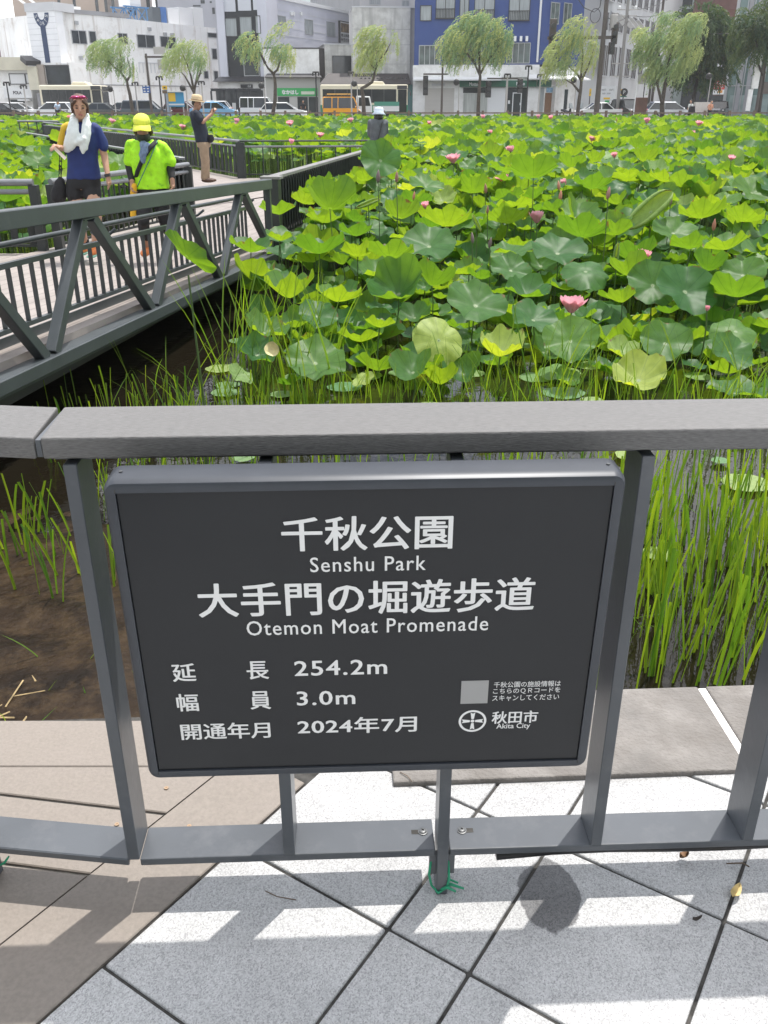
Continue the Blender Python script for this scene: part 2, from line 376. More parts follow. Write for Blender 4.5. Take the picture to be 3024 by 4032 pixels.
prof = [(0.0,-SB-0.0),(0.0,-SF-0.013),(0.0016,-SF-0.0058),(0.0042,-SF-0.0014),(0.0070,-SF),(fw,-SF),(fw,-SF-0.004)]   # inset from the outline, depth
rings = []
for ins, h in prof:
    rr = max(0.0012, 0.018-ins) if ins < fw-0.003 else 0.0012
    rings.append([MS @ Vector((x,y,h)) for x, y in rrect(us0+ins, us1-ins, zs0+ins, zs1-ins, rr)])
n = len(rings[0]); vs = [q for r in rings for q in r]; fs = []
for i in range(len(rings)-1):
    for j in range(n): fs.append((i*n+j, i*n+(j+1)%n, (i+1)*n+(j+1)%n, (i+1)*n+j))
fs.append(tuple(range(n)))
mb.add(vs, fs); fr = mb.build('frame', M_frame, sign, smooth=True, angle=0.5)
mb = MB(); mb.prism([(us0+fw+0.0012,zs0+fw+0.0012),(us1-fw-0.0012,zs0+fw+0.0012),(us1-fw-0.0012,zs1-fw-0.0012),(us0+fw+0.0012,zs1-fw-0.0012)], -SF-0.012, -SF-0.0030, MS)
pn = mb.build('panel', M_panel, sign)
for u in (us0+0.02, us1-0.02):
    mb = MB(); mb.lathe([(0.0025,0),(0.0025,0.0012),(0.001,0.0012)], MS @ Vector((u,zs1+0.0002,-SB+0.02)), 10); mb.build('screw', M_bolt, sign)
def seam(u, z0, z1):
    mb = MB(); mb.prism([(u-0.0005,z0),(u+0.0005,z0),(u+0.0005,z1),(u-0.0005,z1)], -SF-0.003, -SF+0.0003, MS); return mb
mb = MB()
for u in (us0+fw, us1-fw):
    for z0, z1 in ((zs0+0.0118,zs0+fw),(zs1-fw,zs1-0.0118)): mb.prism([(u-0.0006,z0),(u+0.0006,z0),(u+0.0006,z1),(u-0.0006,z1)], -SF-0.003, -SF+0.0003, MS)
mb.build('corner_seams', M_joint, sign)
# two hangers between sign and carrier bar, and a flat bracket under the rail
for u in (-0.19,-0.01,0.12):
    pass
hp = MB(); hp.box((-0.045,SB+0.0005,0.70),(0.055,0.003,0.74), MR); hp.build('hanger', M_steel, sign)
SN = -SF-0.0029+0.0006; MSI = MS.inverted(); UX = MS.to_3x3() @ Vector((1,0,0)); UY = MS.to_3x3() @ Vector((0,1,0))
def SP(px, py):                                # photo pixel on the sign's face -> (u, z)
    r = MSI.to_3x3() @ ray(px, py); o = MSI @ Vector((0,0,EYE)); t = (SN-o.z)/r.z; p = o+r*t
    return p.x, p.y
K = 2200/1659.0
def sline(body, xm, ym, w, h, bold=0.0, sp=1.0):
    X = lambda x, y: SP(350+x*K, 1700+y*K)
    uc, zc = X(xm, ym); wu = X(xm+w/2, ym)[0]-X(xm-w/2, ym)[0]; hz = X(xm, ym-h/2)[1]-X(xm, ym+h/2)[1]
    txt = MB(); d = bold*(hz if len(body) > 1 else hz)
    for i, (dx, dy) in enumerate(((0,0),(-1,0),(1,0),(0,-.7),(0,.7),(-.75,.5),(.75,-.5),(-.75,-.5),(.75,.5)) if d else ((0,0),)):
        put_text(txt, body, MS @ Vector((uc+dx*d, zc+dy*d, SN+0.00004*i)), UX, UY, wu-2*d, hz-1.4*d, 0.0, sp)
    txt.build('lettering', M_ink, sign, recalc=False)
B1 = 0.020
sline('千秋公園', 827, 301, 510, 102, B1); sline('Senshu Park', 829, 392, 344, 44, 0.009, 1.12)
sline('大手門の堀遊歩道', 827, 492, 1003, 101, B1, 1.02); sline('Otemon Moat Promenade', 829, 576, 718, 43, 0.009, 1.12)
sline('延', 282, 715, 71, 54, B1); sline('長', 501, 708, 66, 54, B1); sline('254.2m', 748, 700, 276, 45, 0.024, 1.1)
sline('幅', 293, 804, 66, 52, B1); sline('員', 509, 797, 62, 54, B1); sline('3.0m', 704, 790, 174, 42, 0.024, 1.1)
sline('開通年月', 406, 888, 267, 48, B1); sline('2024年7月', 797, 871, 355, 48, 0.024, 1.06)
sline('千秋公園の施設情報は', 1302, 749, 198, 17, 0.004); sline('こちらのＱＲコードを', 1300, 769, 199, 17, 0.004); sline('スキャンしてください', 1297, 789, 198, 17, 0.004)
sline('秋田市', 1265, 847, 137, 37, 0.022); sline('Akita City', 1260, 875, 100, 19, 0.012)
em = MB(); uc, zc = SP(350+1139*K, 1700+859*K); r0 = SP(350+1180*K, 1700+859*K)[0]-uc
def sp3(x, y, h=0.0): return MS @ Vector((uc+x, zc+y, SN+h))
n = 40; ro, ri = r0, r0*0.83
em.add([sp3(ro*math.cos(2*PI*k/n), ro*math.sin(2*PI*k/n)) for k in range(n)]+[sp3(ri*math.cos(2*PI*k/n), ri*math.sin(2*PI*k/n)) for k in range(n)], [(k,(k+1)%n,n+(k+1)%n,n+k) for k in range(n)])
em.add([sp3(0.14*r0*math.cos(2*PI*k/16), 0.14*r0*math.sin(2*PI*k/16)) for k in range(16)], [tuple(range(16))])
for a in range(4):
    ca, sa = math.cos(a*PI/2), math.sin(a*PI/2)
    arrow = [(-0.09,0.19),(0.09,0.19),(0.17,0.78),(0.0,0.68),(-0.17,0.78)]
    P = [((x*ca-y*sa)*r0, (x*sa+y*ca)*r0) for x, y in arrow]
    em.add([sp3(*q) for q in P], [(0,1,2,3),(0,3,4)])
em.build('emblem', M_ink, sign, recalc=False)
em = MB(); a = SP(350+1103*K, 1700+808*K); b = SP(350+1188*K, 1700+738*K)
em.add([MS @ Vector((x,y,SN)) for x, y in ((a[0],a[1]),(b[0],a[1]),(b[0],b[1]),(a[0],b[1]))], [(0,1,2,3)])
em.build('blank_square', mat('grey print', (0.34,0.34,0.34), 0.5), sign, recalc=False)

# ---- small things on the ground
mb = MB(); c = atz(1725, 3505, 0.006)
mb.tube([RP(0.085,0.02,0.082), RP(0.078,0.0,0.05), c+Vector((-0.012,0,0.012)), c+Vector((0,-0.008,0.002)), c+Vector((0.014,0.0,0.006)), RP(0.113,-0.004,0.04), RP(0.112,0.012,0.07)], 0.0022, 6)
for dx, dy, dz in ((0.045,-0.002,0.006),(0.036,0.012,0.004),(0.03,-0.012,0.010)):
    mb.tube([c, c+Vector((dx*0.5,dy+0.004,dz+0.006)), c+Vector((dx,dy,dz))], [0.004,0.003,0.0018], 6)
mb.ball(c, 0.006); tag(mb.build('cord', M_green, smooth=True), 'green plastic cord knotted round the foot post below the sign', 'cord')
mb = MB(); c = atz(8, 3405, 0.05)
mb.tube([c+Vector((-0.06,0.02,0.05)), c+Vector((-0.01,0.0,-0.005)), c+Vector((0.008,-0.005,0.01)), c+Vector((0.02,-0.008,0.028))], [0.003,0.003,0.0025,0.0015], 6)
tag(mb.build('cord', M_green, smooth=True), 'green plastic cord end at the left edge, above the deck boards', 'cord')
def flat_leaf(px, py, L, Wd, ang, m, name, label, lift=0.004, curl=0.006):
    c = atz(px, py, 0.002); n = 7; vs = []; d = Vector((math.cos(ang), math.sin(ang), 0)); s = Vector((-d.y, d.x, 0)); fs = []
    for i in range(n):
        t = i/(n-1)-0.5; w = Wd*math.sqrt(max(0.02, 1-(2*t)**2))*(1-0.25*t)
        for j in (-1,0,1): vs.append(c+d*(L*t)+s*(w/2*j)+Vector((0,0,lift+curl*abs(j)+0.006*t*t*4)))
    for i in range(n-1):
        for j in range(2): k = i*3+j; fs.append((k,k+1,k+4,k+3))
    mb = MB(); mb.add(vs, fs); o = mb.build(name, m, smooth=True)
    md = o.modifiers.new('thick', 'SOLIDIFY'); md.thickness = 0.0006
    return tag(o, label, 'leaf')
flat_leaf(2895, 3525, 0.034, 0.016, R(50), mat('yellow fallen leaf', (0.62,0.47,0.20), 0.6, var=0.2, vscale=80), 'fallen_leaf', 'yellow fallen leaf lying on a paving joint at the right')
flat_leaf(2690, 3385, 0.020, 0.013, R(20), mat('brown fallen leaf', (0.22,0.12,0.06), 0.7, var=0.3, vscale=80), 'fallen_leaf', 'crumpled brown leaf on the paving just under the railing', curl=0.009)
flat_leaf(2742, 3632, 0.018, 0.006, R(15), mat('dark seed husk', (0.05,0.04,0.035), 0.7), 'seed_husk', 'small dark seed husk on the sunlit paving strip')
def twig(pts, r, label):
    mb = MB(); mb.tube([atz(x, y, z) for x, y, z in pts], r, 5); tag(mb.build('twig', mat('dry twig', (0.16,0.12,0.09), 0.9), smooth=True), label, 'twig')
twig([(1045,3508,0.004),(1090,3530,0.006),(1165,3543,0.003)], 0.0010, 'thin dry twig on the shaded paving left of the foot post')
twig([(1575,3040,0.014),(1605,3055,0.016),(1622,3078,0.014)], 0.0009, 'curved dry twig on the kerb stone below the sign')
twig([(2860,3400,0.004),(2925,3398,0.01),(2950,3412,0.004)], 0.0014, 'broken twig lying at the joint near the right post')
# ================================================================== the water and the promenade over it
ZW = -0.75
M_water = bpy.data.materials.new('moat water'); M_water.use_nodes = True
t = M_water.node_tree; b = t.nodes['Principled BSDF']; _set(b, 'Base Color', (0.010,0.008,0.005,1)); _set(b, 'Roughness', 0.06); _set(b, 'IOR', 1.33); _set(b, 'Specular IOR Level', 0.5)
tc = t.nodes.new('ShaderNodeTexCoord'); n = t.nodes.new('ShaderNodeTexNoise'); n.inputs['Scale'].default_value = 9; n.inputs['Detail'].default_value = 3
t.links.new(tc.outputs['Object'], n.inputs['Vector']); bp = t.nodes.new('ShaderNodeBump'); bp.inputs['Strength'].default_value = 0.10; bp.inputs['Distance'].default_value = 0.03
t.links.new(n.outputs[0], bp.inputs['Height']); t.links.new(bp.outputs[0], b.inputs['Normal'])
mb = MB(); mb.add([(-90,1.4,ZW),(90,1.4,ZW),(90,73,ZW),(-90,73,ZW)], [(0,1,2,3)])
tag(mb.build('water', M_water, recalc=False), kind='structure')
# a low muddy shelf at the left, breaking the surface near the deck
M_mud = mat('wet brown mud', (0.018,0.011,0.006), 0.42, var=0.5, vscale=5, bump=1.0, bscale=26, dirt=(0.042,0.027,0.014), dscale=7, dpos=(0.48,0.62), spec=0.14)
mb = MB(); nx, ny = 50, 60; vs = []; fs = []
for j in range(ny):
    for i in range(nx):
        x = -4.2+i*4.1/(nx-1); y = 1.50+j*4.6/(ny-1)
        h = 0.075-0.028*(y-1.5)-0.05*max(0, (x+0.9)) + 0.022*noise.noise((x*1.7,y*1.7,0))+0.02*noise.noise((x*5,y*5,3))+0.014*noise.noise((x*14,y*14,7))
        vs.append((x,y,ZW+h))
for j in range(ny-1):
    for i in range(nx-1): fs.append((j*nx+i, j*nx+i+1, (j+1)*nx+i+1, (j+1)*nx+i))
mb.add(vs, fs); tag(mb.build('mud_bank', M_mud, smooth=True, recalc=False), kind='structure')

M_deck = mat('boardwalk deck', (0.28,0.247,0.228), 0.6, var=0.12, vscale=3, dirt=(0.33,0.295,0.275), dscale=0.8)
def planks(m, sc, ang):
    t = m.node_tree; b = t.nodes['Principled BSDF']; src = b.inputs['Base Color'].links[0].from_socket
    tc = t.nodes.new('ShaderNodeTexCoord'); mp = t.nodes.new('ShaderNodeMapping'); mp.inputs['Rotation'].default_value = (0,0,ang); t.links.new(tc.outputs['Object'], mp.inputs[0])
    w = t.nodes.new('ShaderNodeTexWave'); w.wave_type = 'BANDS'; w.bands_direction = 'X'; w.inputs['Scale'].default_value = sc; t.links.new(mp.outputs[0], w.inputs['Vector'])
    r = t.nodes.new('ShaderNodeValToRGB'); r.color_ramp.elements[0].position = 0.0; r.color_ramp.elements[0].color = (0.62,0.62,0.62,1); r.color_ramp.elements[1].position = 0.05; r.color_ramp.elements[1].color = (1,1,1,1)
    t.links.new(w.outputs[0], r.inputs[0]); x = t.nodes.new('ShaderNodeMixRGB'); x.blend_type = 'MULTIPLY'; x.inputs[0].default_value = 1
    t.links.new(src, x.inputs[1]); t.links.new(r.outputs[0], x.inputs[2]); t.links.new(x.outputs[0], b.inputs['Base Color'])
planks(M_deck, 2.1, R(8))
M_bsteel = mat('bridge steel paint', (0.058,0.068,0.074), 0.38, var=0.10, vscale=4, bump=0.02, bscale=60, dirt=(0.085,0.095,0.10), dscale=5, dpos=(0.55,0.8))
M_fin = mat('dark louvre paint', (0.030,0.036,0.036), 0.45, var=0.15, vscale=3)
M_cap = mat('grey cap rail', (0.20,0.195,0.19), 0.5, var=0.15, vscale=6)
M_handrail = mat('grey handrail tube', (0.22,0.23,0.24), 0.35, 0.3, var=0.08, vscale=10)

TA = Vector((-2.23,5.35,0)); TB = Vector((-1.38,11.0,0))       # the near truss, in plan
td = (TB-TA).normalized(); tn = Vector((-td.y, td.x, 0)); TL = (TB-TA).length
def zdeck(s): return -0.17-0.20*(s/TL)                       # the bridge falls a little away from us
def tz(s, k): return (0.697+(0.450-0.697)*s/TL) if k else (-0.311+(-0.490+0.311)*s/TL)
def TP(s, off, z): return TA+td*s+tn*off+Vector((0,0,z))
bridge = empty('truss_bridge', TP(TL/2,0,-0.45), 'dark grey steel truss side of the footbridge at the left', 'bridge')
S0 = -2.6
mb = MB(); mb.bar(TP(S0,0,tz(S0,1)-0.055), TP(TL+0.05,0,tz(TL,1)-0.055), 0.10, 0.11); mb.build('top_chord', M_bsteel, bridge, bevel=0.006)
mb = MB(); mb.bar(TP(S0,0,tz(S0,0)+0.045), TP(TL+0.2,0,tz(TL,0)+0.045), 0.13, 0.09); mb.build('bottom_chord', M_bsteel, bridge, bevel=0.006)
mb = MB(); mb.bar(TP(S0,0.02,tz(S0,0)-0.02), TP(TL+0.2,0.02,tz(TL,0)-0.02), 0.05, 0.04); mb.build('bottom_flange', M_bsteel, bridge)
# panel points measured on the photograph: bottom nodes and top nodes along the chord
def s_at(px, k):
    r = ray(px, 1000 if k == 0 else 800); a, b = r.x, r.y
    # intersection in plan of the sight line with the truss line
    den = td.x*b-td.y*a; return (a*TA.y-b*TA.x)/den
bn_ = [s_at(x, 0) for x in (125,580,862)]; tn_ = [s_at(x, 1) for x in (329,709,952)]
pw = (bn_[2]-bn_[0])/2
bots = [bn_[0]-2*pw, bn_[0]-pw, bn_[0], bn_[1], bn_[2]]; tops = [bn_[0]-1.5*pw, bn_[0]-0.5*pw, tn_[0], tn_[1], tn_[2]]
for i, sb in enumerate(bots):
    for st, sh in ((tops[i]-0.07, 0.055), (tops[i-1]+0.07, -0.055)):
        if i == 0 and sh < 0: continue
        if sb < -2.5: continue
        a = TP(sb+sh, 0, tz(sb,0)+0.088); b = TP(st, 0, tz(st,1)-0.112)
        mb = MB(); mb.bar(a, b, 0.075, 0.075, up=tn); mb.build('diagonal', M_bsteel, bridge, bevel=0.004)
a = TP(tops[-1]+0.07, 0, tz(tops[-1],1)-0.112); b = TP(TL+0.05, 0, tz(TL,0)+0.09)
mb = MB(); mb.bar(a, b, 0.075, 0.075, up=tn); mb.build('diagonal', M_bsteel, bridge, bevel=0.004)
mb = MB(); mb.bar(TP(TL+0.02,0,tz(TL,0)+0.09), TP(TL+0.02,0,tz(TL,1)-0.11), 0.06, 0.06, up=tn); mb.build('end_post', M_bsteel, bridge, bevel=0.004)
for st in tops[2:]:
    mb = MB(); mb.box((-0.11,-0.045,-0.008),(0.11,0.045,0.0), Matrix.Translation(TP(st,0,tz(st,1)-0.111)) @ Matrix.Rotation(math.atan2(td.y,td.x),4,'Z')); mb.build('gusset', M_bsteel, bridge)
# inner railing with balusters
inner = empty('baluster_railing', TP(TL/2,0.22,-0.3), 'low dark baluster railing standing just inside the bridge truss', 'railing')
def zi(s): return zdeck(s)
OFF = 0.26
mb = MB(); mb.bar(TP(S0,OFF,zi(S0)+0.50), TP(TL,OFF,zi(TL)+0.50), 0.04, 0.035); mb.build('rail', M_bsteel, inner)
mb = MB(); mb.bar(TP(S0,OFF,zi(S0)+0.10), TP(TL,OFF,zi(TL)+0.10), 0.035, 0.03); mb.build('rail', M_bsteel, inner)
mb = MB(); mb.bar(TP(S0,OFF,zi(S0)+0.0), TP(TL,OFF,zi(TL)+0.0), 0.012, 0.13); mb.build('kick_board', M_bsteel, inner)
s = S0+0.1
while s < TL-0.05:
    mb = MB(); mb.bar(TP(s,OFF,zi(s)+0.115), TP(s,OFF,zi(s)+0.483), 0.012, 0.03, up=tn); mb.build('baluster', M_bsteel, inner); s += 0.145
for s in (-0.6, 1.6, 3.6, 5.3):
    mb = MB(); mb.tube([TP(s,0.05,zi(s)+0.62), TP(s,0.12,zi(s)+0.57), TP(s,0.2,zi(s)+0.56), TP(s,0.25,zi(s)+0.60)], 0.012, 8); mb.build('rail_bracket', M_bsteel, inner, smooth=True)
mb = MB(); mb.tube([TP(S0,0.25,zi(S0)+0.63), TP(TL,0.25,zi(TL)+0.63)], 0.019, 10); mb.build('handrail', M_bsteel, inner, smooth=True)

# the deck: bridge, landing, the wedge to the right and the path to the left
def zp(x, y): return -0.30
LW = 2.75                                                    # width of the bridge deck
def slab(pts, z0, name, m=M_deck, th=0.06):
    mb = MB(); mb.prism([(p[0],p[1]) for p in pts], -th, 0.0)
    vs = mb.v; n = len(pts)
    mb.v = [(p[0],p[1],(pts[i % n][2])+p[2]) for i, p in enumerate(vs)]
    return tag(mb.build(name, m), kind='structure')
q = [TP(S0,0.07,zdeck(S0)), TP(TL,0.07,zdeck(TL)), TP(TL,LW,zdeck(TL)), TP(S0,LW,zdeck(S0))]
slab([tuple(p) for p in q], 0, 'bridge_deck')
ZD = zdeck(TL)-0.004
F1 = atz(1055,700,0.40); F2 = atz(1568,557,0.40)              # louvre wall
RC = Vector((-3.42,22.6,0)); RE = Vector((0.40,22.9,0))        # far rod railing
LA0 = Vector((-3.36,15.7,0)); LA1 = Vector((-13.0,33.0,0)); LB1 = Vector((-16.0,45.0,0))
Pq = TP(TL,LW,0)
slab([(TP(TL,0.02,0).x,TP(TL,0.02,0).y,ZD),(F1.x,F1.y,ZD),(F2.x,F2.y,ZD),(RE.x,RE.y,ZD),(RC.x,RC.y,ZD),(LB1.x,LB1.y,ZD),(LA1.x,LA1.y,ZD),(LA0.x,LA0.y,ZD),(Pq.x,Pq.y,ZD)], 0, 'boardwalk')
# branch to the left behind the bridge
slab([(-9,9.6,ZD-0.004),(-4.0,9.3,ZD-0.004),(-3.9,10.9,ZD-0.004),(-9,10.75,ZD-0.004)], 0, 'boardwalk_branch')
# steel edge beams under the deck
M_beam = mat('edge beam', (0.05,0.05,0.05), 0.6)
mb = MB(); mb.bar(F1+Vector((0.10,-0.03,-0.90)), F2+Vector((0.10,-0.03,-0.90)), 0.05, 0.16); mb.bar(TP(S0,0.35,-0.42), TP(TL,0.35,-0.52), 0.1, 0.22); mb.bar(TP(S0,LW-0.2,-0.42), TP(TL,LW-0.2,-0.52), 0.1, 0.22)
tag(mb.build('deck_beams', M_beam), kind='structure')

# louvre wall along the right edge of the boardwalk
def louvre(name, a, b, z0, zt, label, cap_w=0.13, step=0.145, endpost=True, side=1, capm=None, finw=0.11):
    d = (b-a); L = Vector((d.x,d.y,0)).length; d = Vector((d.x,d.y,0)).normalized(); nn = Vector((-d.y,d.x,0))*side
    a = Vector((a.x,a.y,0)); b = Vector((b.x,b.y,0))
    t = empty(name, (a+b)/2+Vector((0,0,z0)), label, 'railing')
    mb = MB(); mb.bar(a+Vector((0,0,zt-0.02)), b+Vector((0,0,zt-0.02)), cap_w, 0.04); mb.build('cap_rail', capm or M_cap, t, bevel=0.004)
    n = int(L/step)
    for i in range(n+1):
        p = a+d*(L*i/n)
        mb = MB(); mb.bar(p+Vector((0,0,z0+0.03)), p+Vector((0,0,zt-0.041)), 0.022, finw, up=(d+nn*0.55).normalized()); mb.build('fin', M_fin, t)
    mb = MB(); mb.bar(a+nn*0.045+Vector((0,0,z0+0.02)), b+nn*0.045+Vector((0,0,z0+0.02)), 0.03, 0.05); mb.build('bottom_rail', M_fin, t)
    mb = MB(); mb.bar(a+nn*0.04+Vector((0,0,(z0+zt)/2)), b+nn*0.04+Vector((0,0,(z0+zt)/2)), 0.012, (zt-z0)-0.16); mb.build('backing_panel', M_fin, t)
    return t, d, nn
lw, ld_, ln_ = louvre('louvre_railing', F1+Vector((0.05,0.12,0)), F2, ZD, 0.42, 'dark louvre railing with a pale cap rail, beside the lotus right of the bridge')
p0 = Vector((F1.x,F1.y,0))-ln_*0.03
mb = MB(); mb.bar(p0+Vector((0.02,-0.02,ZD-0.25)), p0+Vector((0.02,-0.02,0.385)), 0.20, 0.16, up=ld_); mb.build('end_post', M_fin, lw, bevel=0.004)
mb = MB(); mb.bar(p0-ln_*0.13+Vector((0.02,-0.02,0.405)), p0+ln_*0.13+Vector((0.02,-0.02,0.405)), 0.18, 0.035); mb.build('end_post_cap', M_cap, lw, bevel=0.004)
mb = MB(); mb.bar(Vector((F2.x,F2.y,ZD)), Vector((F2.x,F2.y,0.38)), 0.12, 0.12, up=ld_); mb.build('end_post', M_fin, lw)

# generic open railing
def open_railing(name, pts, z0, zt, label, rails=((1.0,0.022),(0.86,0.016)), step=0.32, bal=0.012, flat=None, posts=None, group=None, matl=None, bottom=0.08, postw=0.07):
    pts = [Vector((p[0],p[1],0)) for p in pts]; matl = matl or M_fin
    c = sum(pts, Vector())/len(pts); t = empty(name, c+Vector((0,0,z0)), label, 'railing', group)
    for k, r in rails:
        for a, b in zip(pts, pts[1:]):
            mb = MB(); mb.tube([a+Vector((0,0,z0+(zt-z0)*k)), b+Vector((0,0,z0+(zt-z0)*k))], r, 8); mb.build('rail', M_handrail if r > 0.02 else matl, t, smooth=True, angle=0.8)
    for a, b in zip(pts, pts[1:]):
        mb = MB(); mb.bar(a+Vector((0,0,z0+bottom)), b+Vector((0,0,z0+bottom)), 0.03, 0.03); mb.build('bottom_rail', matl, t)
        L = (b-a).length; n = max(1, int(L/step)); d = (b-a).normalized(); kmin = min(k for k, r in rails)
        for i in range(n+1):
            p = a+d*(L*(i+0.5)/(n+1)); mb = MB()
            if flat: mb.bar(p+Vector((0,0,z0+bottom+0.015)), p+Vector((0,0,z0+(zt-z0)*kmin)), bal, flat, up=(Vector((-d.y,d.x,0))*0.5+d).normalized())
            else: mb.tube([p+Vector((0,0,z0+bottom)), p+Vector((0,0,z0+(zt-z0)*kmin))], bal, 6)
            mb.build('baluster', matl, t)
    for p in pts:
        mb = MB(); mb.bar(p+Vector((0,0,z0)), p+Vector((0,0,zt-0.03)), postw, postw, up=(1,0,0)); mb.build('post', matl, t)
    return t
open_railing('rod_railing', [RC, RE], ZD, 0.45, 'thin rod railing across the far side of the boardwalk, behind the man in the hat', rails=((1.0,0.02),(0.85,0.024)), step=0.36, bal=0.014, postw=0.2)
open_railing('slat_railing', [LB1, RC], ZD, 0.45, 'long dark slat railing running away to the left behind the neon shirt', rails=((1.0,0.03),(0.86,0.024)), step=0.3, bal=0.02, flat=0.09, postw=0.14)
louvre('solid_railing', LA0, LA1, ZD, 0.45, 'solid dark louvre railing running away to the left behind the woman in blue', step=0.22, side=-1, capm=M_handrail, cap_w=0.10)
B0 = Vector((-3.95,11.05,0)); B1_ = Vector((-2.98,14.3,0))
open_railing('handrail_fence', [B0, B1_], ZD, 0.42, 'double handrail fence along the left side of the footbridge', rails=((1.0,0.035),(0.87,0.028)), step=0.13, bal=0.02, flat=0.07, postw=0.1)
mb = MB()
open_railing('handrail_fence', [Vector((-9.0,10.85,0)), Vector((-4.12,10.95,0))], ZD, 0.42, 'handrail fence of the left branch, at the left edge of the photo', rails=((1.0,0.04),(0.87,0.03),(0.55,0.02)), step=0.22, bal=0.025, flat=0.08, postw=0.1)
open_railing('far_railing', [Vector((-34,48.6,0)), Vector((-15.8,46.5,0))], ZD, 0.47, 'distant dark baluster railing at the far left among the lotus', rails=((1.0,0.05),), step=0.45, bal=0.03, postw=0.1)
